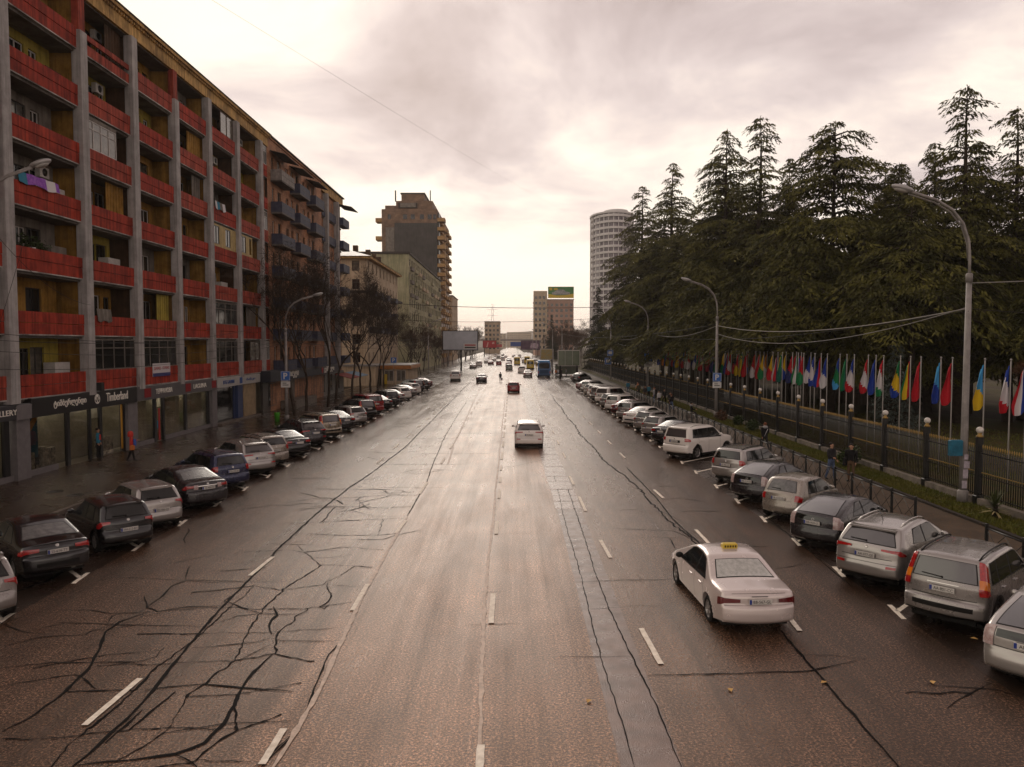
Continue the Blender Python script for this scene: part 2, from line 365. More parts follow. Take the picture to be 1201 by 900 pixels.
# tar seams and cracks, traced on the ground
def seam(px, w=.07, jag=.45, mt=None, wob=.014, z=.012, name='tar_seam'):
    P = [G(*p) for p in px]; pts = []; T = 0
    for i in range(len(P)-1):
        d = (P[i+1]-P[i]).length; n = max(2, min(60, int(d/.22)))
        for t in range(n): pts.append(P[i].lerp(P[i+1], t/n))
    pts.append(P[-1]); ph = rnd.uniform(0, 9)
    for i, q in enumerate(pts):
        a = wob*(1.6*math.sin(i*.11+ph)+.5*math.sin(i*.37+ph*2)); q.x += a*.7+rnd.uniform(-wob, wob)*1.1; q.y += a*.8+rnd.uniform(-wob, wob)*1.6
    n = len(pts); ws = [w*.62*(.25+.75*min(1, min(i, n-1-i)/4+.1))*rnd.uniform(.6, 1.3) for i in range(n)]
    strip([tuple(q) for q in pts], ws, z+rnd.uniform(0, .0015), jag*.4).build(name, mt or M_tar, road)
S = seam
S([(80,905),(120,870),(160,832),(200,785),(250,725),(283,690),(330,640),(375,600),(410,572),(440,552),(475,525),(500,500),(530,470),(552,448)], .10)
S([(0,860),(30,845),(72,815),(105,783),(118,756),(122,742),(140,730),(175,718)], .10)
S([(0,784),(60,778),(100,778),(160,777),(185,770),(193,760)], .06)
S([(55,730),(100,732),(150,734),(240,735)], .05); S([(150,734),(170,722),(200,719)], .05)
S([(170,700),(172,713),(185,718),(222,712),(265,711)], .07); S([(172,712),(190,700),(202,687),(220,681),(290,682)], .06); S([(218,681),(222,668),(224,664)], .06)
S([(90,898),(150,893),(205,886),(240,872),(262,850),(275,828),(290,800),(305,782),(320,768)], .11)
S([(205,886),(225,895),(232,905)], .08)
S([(170,810),(200,806),(240,803),(275,806),(300,808),(345,811)], .09); S([(188,861),(225,856),(262,849),(300,848),(340,846)], .06)
S([(223,761),(260,758),(300,754),(318,749)], .07); S([(250,733),(280,723),(305,720),(340,721),(360,720)], .06)
S([(318,745),(314,735),(318,728),(325,722),(320,712)], .12); S([(320,749),(330,752),(400,752)], .05); S([(280,776),(300,765),(322,754)], .06)
S([(150,858),(165,845),(185,828),(205,812)], .12); S([(125,872),(150,850),(170,832)], .10)
S([(386,709),(380,715),(374,713),(385,706),(388,700),(384,688),(385,684)], .06)
S([(338,682),(300,683),(250,684),(150,678),(120,677)], .035); S([(347,648),(380,646),(402,647)], .04); S([(358,655),(385,655),(412,651)], .04); S([(375,595),(400,598),(405,595)], .05)
S([(345,600),(390,594),(440,606),(475,606)], .035); S([(330,626),(400,628),(405,626)], .04); S([(360,612),(400,610)], .03); S([(372,586),(410,588),(440,588)], .03)
S([(297,900),(335,870),(352,850)], .05); S([(305,903),(352,855),(365,815),(385,768),(400,752)], .06)
S([(548,470),(530,498),(518,520),(508,545),(500,566),(487,590),(478,606)], .07); S([(540,440),(556,432)], .06)
# pale worn joints
S([(318,905),(352,850),(380,800),(400,755),(430,690),(455,645),(478,606)], .16, mt=M_silt, wob=.008, z=.017, name='filled_joint')
S([(562,900),(564,800),(566,735),(570,690),(575,640),(579,600),(583,560),(586,530),(589,500),(592,470),(595,445)], .13, mt=M_silt, wob=.015, z=.017, name='filled_joint')
S([(525,545),(533,520),(545,495),(556,470),(568,446),(575,435)], .13, mt=M_silt, wob=.015, z=.017, name='filled_joint')
S([(745,905),(725,830),(705,770),(690,715),(678,665),(665,620),(655,580),(648,550)], .035)
S([(800,905),(770,830),(740,770),(715,715),(698,670),(683,625),(673,595),(664,565)], .045)
S([(1060,905),(1020,860),(980,815),(945,775),(915,740)], .08); S([(840,660),(815,632),(790,610),(770,585),(748,562),(735,548)], .08)
S([(760,792),(830,791),(900,789),(950,788),(985,780),(1005,775)], .06); S([(938,769),(980,770),(1020,774)], .05)
S([(680,683),(740,681),(790,680)], .05); S([(735,711),(775,711)], .04); S([(640,539),(600,548),(570,549)], .03); S([(545,628),(570,626),(640,625),(668,626)], .03, mt=M_silt)
S([(612,732),(575,733),(545,734)], .05); S([(560,695),(592,695)], .04); S([(720,620),(790,623),(830,640)], .05); S([(745,630),(800,632)], .04)
S([(715,470),(700,458),(680,447)], .05); S([(830,650),(790,615),(750,575),(715,545),(690,520),(670,495),(655,475),(645,462)], .10, wob=.06)
S([(748,600),(775,600),(800,612)], .05); S([(760,588),(800,584),(830,590)], .04); S([(1000,690),(960,655),(925,627),(890,600),(860,577),(830,555)], .05)
S([(655,770),(700,771),(740,770)], .04); S([(690,715),(735,713)], .04); S([(270,700),(262,706),(290,716),(305,720)], .08)
S([(0,700),(60,680),(130,640),(210,600),(280,560),(330,530),(400,492),(470,462),(530,440)], .16, wob=.05)
# transverse contraction joints farther up the road
for i in range(26):
    y = 34+i*3.7+rnd.uniform(-.8, .8); x0 = rnd.uniform(-11.5, -4.5); x1 = x0+rnd.uniform(1.5, 6)
    pts = [(x0+(x1-x0)*t/14, y+.05*math.sin(t*1.3+i), 0) for t in range(15)]
    strip(pts, .05, .013, .4).build('tar_seam', M_tar, road)
for i in range(12):
    y = 14+i*5.2; x0 = rnd.uniform(6, 8); x1 = x0+rnd.uniform(.6, 1.8)
    pts = [(x0+(x1-x0)*t/8, y+.04*math.sin(t*1.3+i), 0) for t in range(9)]
    strip(pts, .04, .0135, .4).build('tar_seam', M_tar, road)
rc_ = random.Random(77)
def walk(x, y, a, ln, w, z, d=0):
    pts = [(x, y, 0)]; n = int(ln/.16)
    for i in range(n):
        a += rc_.gauss(0, .10)+(rc_.choice((-1, 1))*rc_.uniform(.5, 1.1) if rc_.random() < .10 else 0); x += .16*math.cos(a); y += .16*math.sin(a)*1.15; pts.append((x, y, 0))
        if d < 1 and rc_.random() < .07: walk(x, y, a+rc_.choice((-1, 1))*rc_.uniform(.7, 1.5), ln*rc_.uniform(.25, .6), w*.7, z+.0007, d+1)
    if len(pts) > 3: strip(pts, [w*(.3+.7*min(1, min(i, len(pts)-1-i)/3))*rc_.uniform(.5, 1.4) for i in range(len(pts))], z, .35).build('crack', M_tar, road)
def jag(a, b, w, k):
    a, b = Vector(a), Vector(b); n = max(4, int((b-a).length/.10)); pts = []; off = 0
    for i in range(n+1):
        off = off*.8+rc_.gauss(0, .018); q = a.lerp(b, i/n); d = (b-a).normalized(); pts.append((q.x-d.y*off*(i not in (0, n)), q.y+d.x*off*(i not in (0, n)), 0))
    strip(pts, [w*rc_.uniform(.45, 1.5) for _ in pts], .010+(k % 50)*.00005, .3).build('crack', M_tar, road)
nodes = {}
for r in range(15):
    for c in range(5): nodes[r, c] = ((-8.3, -7.15, -6.1, -5.0, -3.95)[c]+(rc_.uniform(-.3, .3) if 0 < c < 4 else 0)+(.25 if r % 2 and 0 < c < 4 else -.1), 9.2+r*(.95+.05*r)+rc_.uniform(-.28, .28)+.12*c, 0)
kq = 0
for r in range(15):
    for c in range(5):
        kq += 1
        if c < 4 and rc_.random() < .80: jag(nodes[r, c], nodes[r, c+1], rc_.uniform(.018, .045), kq)
        if r < 14 and 0 < c < 4 and rc_.random() < (.62 if r < 9 else .3): jag(nodes[r, c], nodes[r+1, c], rc_.uniform(.018, .05), kq+7)
for i in range(8): walk(rc_.uniform(-11.5, -8.5), rc_.uniform(10, 30), rc_.choice((0, 3.14))+rc_.gauss(0, .4), rc_.uniform(1.0, 3), .03, .010+i*.00006)
for i in range(16): walk(rc_.uniform(-8, -4.2), rc_.uniform(24, 48), rc_.choice((0, 3.14))+rc_.gauss(0, .2), rc_.uniform(1.0, 4), .04, .010+i*.00006)
for i in range(9): walk(rc_.uniform(3.4, 8.5), rc_.uniform(12, 40), rc_.choice((0, 3.14))+rc_.gauss(0, .2), rc_.uniform(.8, 2.4), .03, .010+i*.00006)
# drain covers in the pavement
mh = MB(); mh.lathe([(.34, 0), (.34, .012), (.30, .012), (.30, .004), (.02, .006)], n=20)
M_iron = mat('cast_iron', (.03, .026, .022), .45, metal=.6, bump=.5, bscale=50)
for (a, b) in ((64,577),(88,581)):
    q = G(a, b, .15); tag(mh.build('manhole_cover', M_iron, None, q), 'round iron manhole cover on the left pavement, %s' % ('nearer the clothes shop' if a < 70 else 'nearer the parked cars'), 'manhole cover')
# ------------------------------------------------------------ building materials
M_red = mat('red_parapet', (.43, .052, .027), .75, col2=(.23, .027, .016), vscale=1.1, bump=.35, bscale=28, streak=.55)
M_red2 = mat('faded_red_parapet', (.46, .085, .05), .75, col2=(.25, .038, .024), vscale=1.0, bump=.35, bscale=28, streak=.6)
M_conc = mat('grey_concrete', (.36, .335, .32), .75, var=.22, vscale=1.2, bump=.45, bscale=30, streak=.3)
M_slabc = mat('slab_concrete', (.13, .115, .10), .8, var=.4, vscale=.8, bump=.3, bscale=18, streak=.2)
M_och = mat('ochre_wall', (.42, .23, .05), .8, col2=(.20, .10, .016), vscale=1.0, bump=.35, bscale=22, streak=.4)
M_ochg = mat('olive_yellow_wall', (.44, .34, .055), .8, col2=(.26, .20, .04), vscale=1.0, bump=.35, bscale=22, streak=.35)
M_brown = mat('brown_board', (.085, .045, .024), .7, col2=(.05, .027, .014), vscale=2, bump=.3, bscale=12, streak=.3)
M_greyw = mat('grey_render', (.19, .165, .14), .8, var=.3, vscale=1.2, bump=.3, bscale=20, streak=.35)
M_corn = mat('cornice_ochre', (.68, .42, .15), .75, col2=(.30, .18, .07), vscale=.9, bump=.4, bscale=8, streak=.55)
M_roofd = mat('dark_roof', (.045, .035, .03), .7, var=.3, bump=.3)
M_tin = mat('tin_roof', (.30, .29, .28), .4, metal=.4, var=.25, vscale=.6, streak=.2)
M_whitef = mat('white_frame', (.46, .43, .40), .5, var=.15, vscale=5)
M_darkf = mat('dark_frame', (.02, .017, .015), .4)
M_glass = mat('window_glass', (.010, .010, .010), .06, bump=.06, bscale=1.4, spec=.6, dist=.1)
M_glassc = mat('curtained_glass', (.16, .14, .11), .12, col2=(.05, .045, .04), vscale=1.5, spec=.6)
M_brick = bpy.data.materials.new('orange_brick'); 
def brickmat(m, c1, c2, mort, sc=1.0):
    m.use_nodes = True; nt = m.node_tree; L = nt.links.new; b = nt.nodes['Principled BSDF']; b.inputs['Roughness'].default_value = .8
    geo = N(nt, 'ShaderNodeNewGeometry'); sp = N(nt, 'ShaderNodeSeparateXYZ'); L(geo.outputs['Position'], sp.inputs[0])
    ad = N(nt, 'ShaderNodeMath', operation='ADD'); L(sp.outputs[0], ad.inputs[0]); L(sp.outputs[1], ad.inputs[1])
    cb = N(nt, 'ShaderNodeCombineXYZ'); L(ad.outputs[0], cb.inputs[0]); L(sp.outputs[2], cb.inputs[1])
    br = N(nt, 'ShaderNodeTexBrick', i_Scale=1.0); br.inputs['Color1'].default_value = (*c1, 1); br.inputs['Color2'].default_value = (*c2, 1); br.inputs['Mortar'].default_value = (*mort, 1)
    br.inputs['Brick Width'].default_value = .5*sc; br.inputs['Row Height'].default_value = .25*sc; br.inputs['Mortar Size'].default_value = .015*sc
    L(cb.outputs[0], br.inputs['Vector'])
    n = N(nt, 'ShaderNodeTexNoise', i_Scale=.45, i_Detail=7.0, i_Roughness=.7); L(geo.outputs['Position'], n.inputs['Vector'])
    r = ramp(nt, [(.35, (.5, .46, .42)), (.65, (1.15, 1.1, 1.05))]); L(n.outputs[0], r.inputs[0])
    mm = N(nt, 'ShaderNodeMix', data_type='RGBA', blend_type='MULTIPLY'); mm.inputs[0].default_value = 1; L(br.outputs[0], mm.inputs[6]); L(r.outputs[0], mm.inputs[7]); L(mm.outputs[2], b.inputs['Base Color'])
    bp = N(nt, 'ShaderNodeBump', i_Strength=.4, i_Distance=.01); L(br.outputs[1], bp.inputs['Height']); bp.invert = True; L(bp.outputs[0], b.inputs['Normal'])
brickmat(M_brick, (.42, .20, .10), (.30, .135, .068), (.22, .13, .07))
def holes(mb, org, ud, W, H, hs, depth=.18, nrm=None, m=0, mr=None):
    "wall sheet with real openings; ud = unit direction along the wall, holes = (u0, v0, u1, v1), reveals go inward"
    org = Vector(org); ud = Vector(ud); up = Vector((0, 0, 1)); nrm = Vector(nrm) if nrm else ud.cross(up)
    us = sorted({0, W, *[h[0] for h in hs], *[h[2] for h in hs]}); vs_ = sorted({0, H, *[h[1] for h in hs], *[h[3] for h in hs]})
    def P(u, v, d=0): return org+ud*u+up*v-nrm*d
    for j in range(len(vs_)-1):
        v0, v1 = vs_[j], vs_[j+1]; run = None
        for i in range(len(us)-1):
            u0, u1 = us[i], us[i+1]; cu, cv = (u0+u1)/2, (v0+v1)/2
            inside = any(h[0] < cu < h[2] and h[1] < cv < h[3] for h in hs)
            if not inside:
                if run is None: run = u0
            if inside or i == len(us)-2:
                e = u0 if inside else u1
                if run is not None and e > run: mb.q([P(run, v0), P(e, v0), P(e, v1), P(run, v1)], m)
                run = None
    mr = m if mr is None else mr
    for h in hs:
        a, b, c, d = P(h[0], h[1]), P(h[2], h[1]), P(h[2], h[3]), P(h[0], h[3]); o = -nrm*depth
        for p, q_ in ((a, b), (b, c), (c, d), (d, a)): mb.q([p, p+o, q_+o, q_], mr)
_win = {}
def window_mesh(w, h, style, fm, gm):
    "frame + pane meshes, local: x along wall, -y outward, z up, origin bottom-left"
    k = (round(w, 2), round(h, 2), style, fm.name, gm.name)
    if k in _win: return _win[k]
    f = MB(); t = .06
    f.box(0, 0, 0, w, .06, t); f.box(0, 0, h-t, w, .06, h); f.box(0, 0, t, t, .06, h-t); f.box(w-t, 0, t, w, .06, h-t)
    if style in ('two', 'door'): f.box(w/2-.035, -.003, t, w/2+.035, .06, h-t)
    if style == 'tee': f.box(w*.5-.03, -.003, t, w*.5+.03, .06, h*.68); f.box(t, -.004, h*.68, w-t, .06, h*.68+.06)
    if style == 'grid4':
        for i in (1, 2, 3): f.box(w*i/4-.03, -.003, t, w*i/4+.03, .06, h-t)
        f.box(t, -.005, h*.7, w-t, .06, h*.7+.05)
    g_ = MB(); g_.box(t*.5, .03, t*.5, w-t*.5, .045, h-t*.5)
    _win[k] = (f.mesh('window', fm), g_.mesh('pane', gm)); return _win[k]
def window(parent, p, w, h, face='E', style='two', fm=None, gm=None, name='window'):
    "face E: wall looks to +X (toward the street from the left); S: looks to -Y; W: looks to -X"
    fm = fm or M_whitef; gm = gm or M_glass; a, b = window_mesh(w, h, style, fm, gm)
    o = ob(name, a, parent, p, {'E': math.pi/2, 'S': 0, 'W': -math.pi/2}[face]); ob('pane', b, o); return o
def sign_text(parent, body, p, w=None, h=None, face='E', m=None, depth=.03, name='lettering'):
    return ob(name, text_mesh(body, m, w, h, depth), parent, p, {'E': math.pi/2, 'S': 0, 'W': -math.pi/2}[face])
# ------------------------------------------------------------ red loggia block
FX = -23.0; F0 = 4.0; FH = 3.03; NF = 7; ZT = F0+FH*NF     # 25.2
PIL = [29.0, 35.2, 41.7, 47.3, 53.1, 58.9, 64.9, 70.9]
B1 = thing('apartment_building', 'long apartment block with red balcony parapets between grey concrete pillars', 'building', (0, 0, 0))
core = MB(); core.box(-36, 22, 0, FX-1.75, 73.2, ZT+.3)
core.build('core_wall', M_och, B1)
MB().box(-36.2, 21.8, ZT+.95, FX-.7, 73.5, ZT+1.1).build('roof', M_roofd, B1)
cw = MB()
cw.box(FX-1.4, 22, ZT-.15, FX+.02, 73.3, ZT+.75); cw.box(FX-1.4, 22, ZT+.75, FX+.28, 73.4, ZT+.95)
for i in range(170): cw.box(FX+.02, 22.2+i*.3, ZT+.58, FX+.16, 22.34+i*.3, ZT+.748)
cw.build('cornice', M_corn, B1)
eb = MB(); eb.box(FX-.2, 22, ZT+.952, FX+.34, 73.5, ZT+1.02); eb.build('gutter', M_roofd, B1)
for k in range(NF+1):
    z = F0+k*FH
    MB().box(FX-1.75, 22, z-.22, FX-.16, 73.0, z-.02).build('floor_slab', M_slabc, B1)
for i, y in enumerate(PIL):
    top = ZT-.2 if i not in (2, 4) else ZT-2.1
    pb = MB(); pb.bbox(FX-.3, y-.33, 3.75, FX+.22, y+.33, top, .02); pb.build('pillar', M_conc, B1)
    if i in (2, 4): MB().box(FX-.25, y-.3, ZT-2.09, FX+.12, y+.3, ZT-.16).build('pillar_fin', M_red2, B1)
    MB().box(FX-1.7, y-.09, 4.0, FX-.3, y+.09, ZT-.24).build('partition', M_och if i % 3 else M_brown, B1)
M_drip = mat('worn_slab_edge', (.55, .52, .48), .8, col2=(.12, .10, .09), vscale=.7)
def parapet(y0, y1, z, m, open_top=False):
    a = MB().bbox(FX-.12, y0, z-.04, FX, y1, z+.50, .012); a.build('parapet_panel', m, B1)
    if not open_top: MB().bbox(FX-.12, y0, z+.525, FX+.015, y1, z+1.05, .012).build('parapet_panel', m, B1)
    else:
        MB().bbox(FX-.1, y0, z+.75, FX+.01, y1, z+1.05, .012).build('parapet_panel', m, B1)
    MB().box(FX-.14, y0, z-.10, FX-.005, y1, z-.042).build('drip_edge', M_drip, B1)
bays = [(PIL[i]+.33, PIL[i+1]-.33) for i in range(len(PIL)-1)]+[(71.3, 73.0)]
rb = random.Random(21)
lw_cache = {}
def loggia_wall(w, kind, m):
    k = (round(w, 1), kind, m.name)
    if k not in lw_cache:
        hs = {'a': [(2.5, .95, 3.7, 2.35), (4.05, .06, 4.8, 2.3)], 'b': [(2.6, .06, 3.4, 2.3), (3.42, .95, 4.6, 2.35)], 'c': [(3.2, .95, 4.5, 2.35)], 's': []}[kind]
        if w < 3: hs = [(.4, .95, 1.3, 2.3)] if kind != 's' else []
        b = MB(); holes(b, (0, 0, 0), (0, 1, 0), w, FH-.2, hs, .12, (1, 0, 0)); lw_cache[k] = (b.mesh('loggia_wall', m), hs)
    return lw_cache[k]
for bi, (y0, y1) in enumerate(bays):
    for k in range(NF):
        z = F0+k*FH; w = y1-y0
        cut = (bi == 1 and k == 6)
        parapet(y0+.003, y1-.003, z, M_red2 if rb.random() < .3 else M_red, open_top=(bi == 2 and k == 6))
        wm = rb.choice([M_och, M_och, M_och, M_ochg, M_greyw]) if (bi, k) != (2, 5) else M_ochg
        kind = rb.choice('aabc')
        me, hs = loggia_wall(w, kind, wm); lw = ob('loggia_wall', me, B1, (FX-1.45, y0, z))
        for h in hs:
            st_ = 'door' if h[1] < .5 else 'two'
            dark = rb.random() < .45
            window(lw, (-.10, h[0], h[1]), h[2]-h[0], h[3]-h[1], 'E', st_, M_darkf if dark else M_whitef, M_glass if rb.random() < .75 else M_glassc, 'window' if st_ == 'two' else 'balcony_door')
        # enclosures and screens
        r = rb.random()
        if (bi, k) == (2, 4):
            window(B1, (FX-.05, y0+.02, z+1.06), 3.3, 1.55, 'E', 'grid4', M_whitef, M_glassc, 'glazed_enclosure')
            MB().box(FX-.1, y0+.02, z+2.62, FX-.03, y0+3.32, z+2.80).build('enclosure_panel', M_greyw, B1)
        elif (bi, k) in ((5, 3), (6, 3)):
            yy = y1 if bi == 5 else y0+3.4
            b = MB(); holes(b, (FX-.04, y0+.01, z+1.06), (0, 1, 0), yy-y0-.02, 1.72, [(.55, .2, 1.75, 1.6), (2.6, .2, 3.2, 1.6)] if bi == 6 else [(.5, .2, 1.7, 1.6), (3.0, .2, 4.1, 1.6)], .08, (1, 0, 0))
            b.build('enclosure_panel', mat('cream_board', (.42, .31, .13), .6, var=.2, bump=.2, streak=.25), B1)
            window(B1, (FX-.06, y0+.56, z+1.26), 1.2, 1.4, 'E', 'two', M_darkf, M_glass, 'glazed_enclosure')
            if bi == 5: window(B1, (FX-.06, y0+3.01, z+1.26), 1.1, 1.4, 'E', 'two', M_darkf, M_glass, 'glazed_enclosure')
        elif (bi, k) in ((2, 0), (3, 0), (5, 1), (5, 0), (7, 0), (7, 4), (7, 6)):
            style = 'grid4'
            window(B1, (FX-.05, y0+.02, z+1.06), w-.04, 1.72, 'E', style, M_greyw if bi not in (7,) else M_whitef, M_glass, 'glazed_enclosure')
        elif (bi, k) in ((5, 6), (6, 0)):
            window(B1, (FX-.05, y0+w*.45, z+1.06), w*.5, 1.72, 'E', 'two', M_brown, M_glassc, 'glazed_enclosure')
        elif r < .34:
            # corrugated board screen across the far part of the loggia
            ya = y0+w*rb.uniform(.5, .7); b = MB(); n = int((y1-ya)/.16)
            for i in range(n): b.box(FX-.52+.02*(i % 2), ya+i*.16, z-.02, FX-.49+.02*(i % 2), ya+i*.16+.158, z+FH-.25)
            b.build('board_screen', rb.choice([M_brown, M_och, M_ochg, M_greyw]), B1)
        elif r < .48:
            MB().box(FX-1.35, y1-1.5, z, FX-.75, y1-.15, z+1.55).build('cupboard', rb.choice([M_whitef, M_greyw, M_brown]), B1)
# things on the balconies
ac = MB(); ac.bbox(0, -.4, 0, .28, .4, .55, .02); ac.lathe([(.2, .281), (.2, .30), (.02, .30)], (0, 0, .28), 'X', 14, 1)
acm = ac.mesh('outdoor_unit', (M_whitef, M_darkf))
for j, (bi, k, lab) in enumerate(((1, 3, 'in the loggia under the cut cornice near the left edge'), (2, 5, 'in the olive loggia above the white window bay'), (2, 6, 'in the top loggia with the thin red rail'), (6, 6, 'in the top loggia of the farthest wide red bay'), (5, 5, 'beside the pillar in the fifth bay below the roof'))):
    y0, y1 = bays[bi]; o = ob('air_conditioner', acm, None, (FX-1.43, y1-1.2, F0+k*FH+2.0)); tag(o, 'air conditioner box '+lab, 'air conditioner', 'air conditioners on the red block')
def cloth(y0, y1, zt, zb, x, m, nm, lab, cat, mats=None):
    b = MB(); n = 14
    for r_ in range(1):
        P = [[(x+.05*math.sin(i*1.7)+.02*j_, y0+(y1-y0)*i/n, zt-(zt-zb)*j_/4-.06*math.sin(i*.8)*(j_/4)) for i in range(n+1)] for j_ in range(5)]
        b.grid(P); Q = [[(p[0]-.012, p[1], p[2]) for p in r2] for r2 in P]; b.grid(Q, flip=True)
    o = b.build(nm, m); 
    if mats:
        for q_ in mats: o.data.materials.append(q_)
        for i, pl in enumerate(o.data.polygons): pl.material_index = ((i % n)//3) % (1+len(mats))
    tag(o, lab, cat); return o
M_pur = mat('purple_cloth', (.16, .04, .28), .8, col2=(.30, .12, .42), vscale=6); M_teal = mat('teal_cloth', (.03, .16, .24), .8); M_wht = mat('white_cloth', (.55, .52, .52), .8)
cloth(36.1, 39.4, F0+3*FH+1.5, F0+3*FH+1.0, FX+.03, M_teal, 'laundry', 'purple and white laundry hung over the red parapet', 'laundry', [M_pur, M_pur, M_wht, M_pur])
cloth(42.6, 44.2, F0+1*FH+1.45, F0+1*FH+.75, FX+.03, M_wht, 'laundry', 'grey-white sheet hung over a red parapet left of the lettered banner', 'laundry').data.materials[0] = M_greyw
cloth(60.0, 62.2, F0+4*FH+1.5, F0+4*FH+.9, FX+.03, M_wht, 'laundry', 'pale washing with a teal piece on a parapet high in the fifth bay', 'laundry', [M_teal, M_greyw])
# plants on one balcony
def leafball(m, c, r, n, mi=0, rr=rnd, s=.12):
    for i in range(n):
        d = Vector((rr.gauss(0, 1), rr.gauss(0, 1), rr.gauss(0, .8))); d = d.normalized()*r*rr.uniform(.3, 1); p = Vector(c)+d
        a = Vector((rr.uniform(-1, 1), rr.uniform(-1, 1), rr.uniform(-.6, .6))).normalized()*s; b_ = a.cross(Vector((rr.uniform(-1, 1), rr.uniform(-1, 1), rr.uniform(-1, 1)))).normalized()*s*.45
        m.q([p-a, p+b_, p+a, p-b_], mi)
M_leaf = mat('dark_leaf', (.03, .045, .012), .6, var=.4, vscale=3)
pt = thing('potted_plants', 'dark bushy potted plant on the loggia below the purple laundry', 'plant', (FX-.35, 37.6, F0+2*FH+.9))
b = MB(); b.lathe([(.12, 0), (.17, .25), (.15, .25)], n=10); b.build('pot', M_wht, pt)
b = MB(); leafball(b, (0, -.3, .45), .5, 110, 0); leafball(b, (0, .9, .35), .4, 70, 0); b.build('foliage', M_leaf, pt)
bn = thing('banner', 'small white and blue banner tied on the lowest red parapet', 'banner', (FX+.03, 49.0, F0+.42))
MB().box(0, 0, 0, .03, 2.5, .85, 0).build('sheet', mat('banner_white', (.50, .46, .46), .5), bn); MB().box(.031, 0, 0, .036, 2.5, .22).build('blue_stripe', mat('banner_blue', (.03, .035, .12), .5), bn)
M_redtxt = mat('red_lettering', (.36, .03, .03), .5); M_wtxt = mat('white_lettering', (.75, .70, .62), .5)
sign_text(bn, 'ДАВИД - СЕРВИС', (.04, 1.25, .52), 2.2, .22, 'E', M_redtxt, .006)
# ------------------------------------------------------------ shops on its ground floor
SH = thing('shopfront_row', 'dark glazed shopfronts along the foot of the red block', 'shopfront', (0, 0, 0))
M_shopg = bpy.data.materials.new('shop_glass')
def shopglass(m):
    m.use_nodes = True; nt = m.node_tree; L = nt.links.new; b = nt.nodes['Principled BSDF']
    nt.nodes.remove(b); out = nt.nodes['Material Output']; tr = N(nt, 'ShaderNodeBsdfTransparent'); tr.inputs[0].default_value = (.72, .70, .66, 1); gl = N(nt, 'ShaderNodeBsdfGlossy'); gl.inputs['Roughness'].default_value = .02
    lw = N(nt, 'ShaderNodeLayerWeight'); pw = N(nt, 'ShaderNodeMath', operation='POWER'); L(lw.outputs['Facing'], pw.inputs[0]); pw.inputs[1].default_value = 4.5
    ma = N(nt, 'ShaderNodeMath', operation='MULTIPLY_ADD'); L(pw.outputs[0], ma.inputs[0]); ma.inputs[1].default_value = .8; ma.inputs[2].default_value = .04
    mx = N(nt, 'ShaderNodeMixShader'); L(ma.outputs[0], mx.inputs[0]); L(tr.outputs[0], mx.inputs[1]); L(gl.outputs[0], mx.inputs[2]); L(mx.outputs[0], out.inputs[0])
shopglass(M_shopg)
M_pilas = mat('grey_pilaster', (.155, .14, .14), .5, var=.15, bump=.15)
M_blackp = mat('black_panel', (.012, .011, .012), .35, var=.2)
M_dgrey = mat('dark_grey_fascia', (.032, .03, .034), .4)
M_ggrey = mat('grey_fascia', (.075, .068, .070), .45, var=.15)
M_floorin = mat('shop_floor', (.10, .08, .06), .3)
M_inwall = mat('shop_interior', (.40, .36, .27), .8, var=.25, vscale=1)
sx = FX-.25
def pane(y0, y1, z0=.42, z1=3.0, m=None): MB().box(sx-.02, y0, z0, sx, y1, z1).build('shop_window', m or M_shopg, SH)
def mull(y, w=.12, z0=.15, z1=3.05, m=None, d=.1): MB().box(sx-.06, y-w/2, z0, sx+d, y+w/2, z1).build('mullion', m or M_blackp, SH)
def plinth(y0, y1): MB().box(sx-.1, y0, .15, sx+.12, y1, .42).build('plinth', M_pilas, SH)
MB().box(-31, 22, .05, FX-.2, 72.9, .16).build('shop_floor', M_floorin, SH)
MB().box(-24.74, 22, .16, -24.66, 72.9, 3.54).build('back_wall', M_inwall, SH)
MB().box(-31, 22, 3.55, FX-.3, 72.9, 3.75).build('shop_ceiling', M_slabc, SH)
for y in (29.4, 35.9, 46.0, 59.2, 66.0, 72.8): MB().box(-31, y-.08, .16, FX-.3, y+.08, 3.54).build('dividing_wall', M_inwall, SH)
def pilaster(y0, y1, m=None): MB().bbox(FX-.5, y0, .15, FX+.05, y1, 3.1, .01).build('pilaster', m or M_pilas, SH)
pilaster(29.0, 29.7); pilaster(35.4, 36.4); pilaster(45.75, 46.9); pilaster(58.7, 59.6); pilaster(65.6, 68.6, mat('tan_stone', (.30, .215, .125), .6, var=.25, vscale=2, bump=.2, streak=.2))
plinth(29.7, 35.4)
for a, b_ in ((29.7, 32.2), (32.4, 34.9)): pane(a, b_)
mull(32.3); mull(35.0, .35)
plinth(36.4, 38.9); pane(36.4, 39.8); mull(39.9, .25); pane(40.0, 41.9); mull(42.0, .16); mull(43.1, .2); pane(43.2, 45.4); mull(45.65, .16); pane(42.1, 43.0, .2, 2.4, M_shopg)
MB().box(sx-.02, 45.45, .3, sx+.05, 45.55, 3.0).build('amber_trim', mat('amber_trim', (.40, .20, .03), .5), SH)
plinth(46.9, 49.4); pane(46.9, 49.4); mull(49.7, .3); mull(50.9, .25); MB().box(sx-.06, 49.9, .2, sx-.03, 50.75, 2.4).build('glass_door', M_shopg, SH); MB().box(sx-.02, 50.3, .2, sx+.01, 50.5, 2.3).build('door_poster', M_redtxt, SH)
MB().box(sx-.02, 49.95, 1.0, sx+.012, 50.2, 1.5).build('door_sticker', M_teal, SH)
plinth(51.0, 58.7); pane(51.0, 54.2); mull(54.4, .3); pane(54.6, 58.2); mull(58.4, .3)
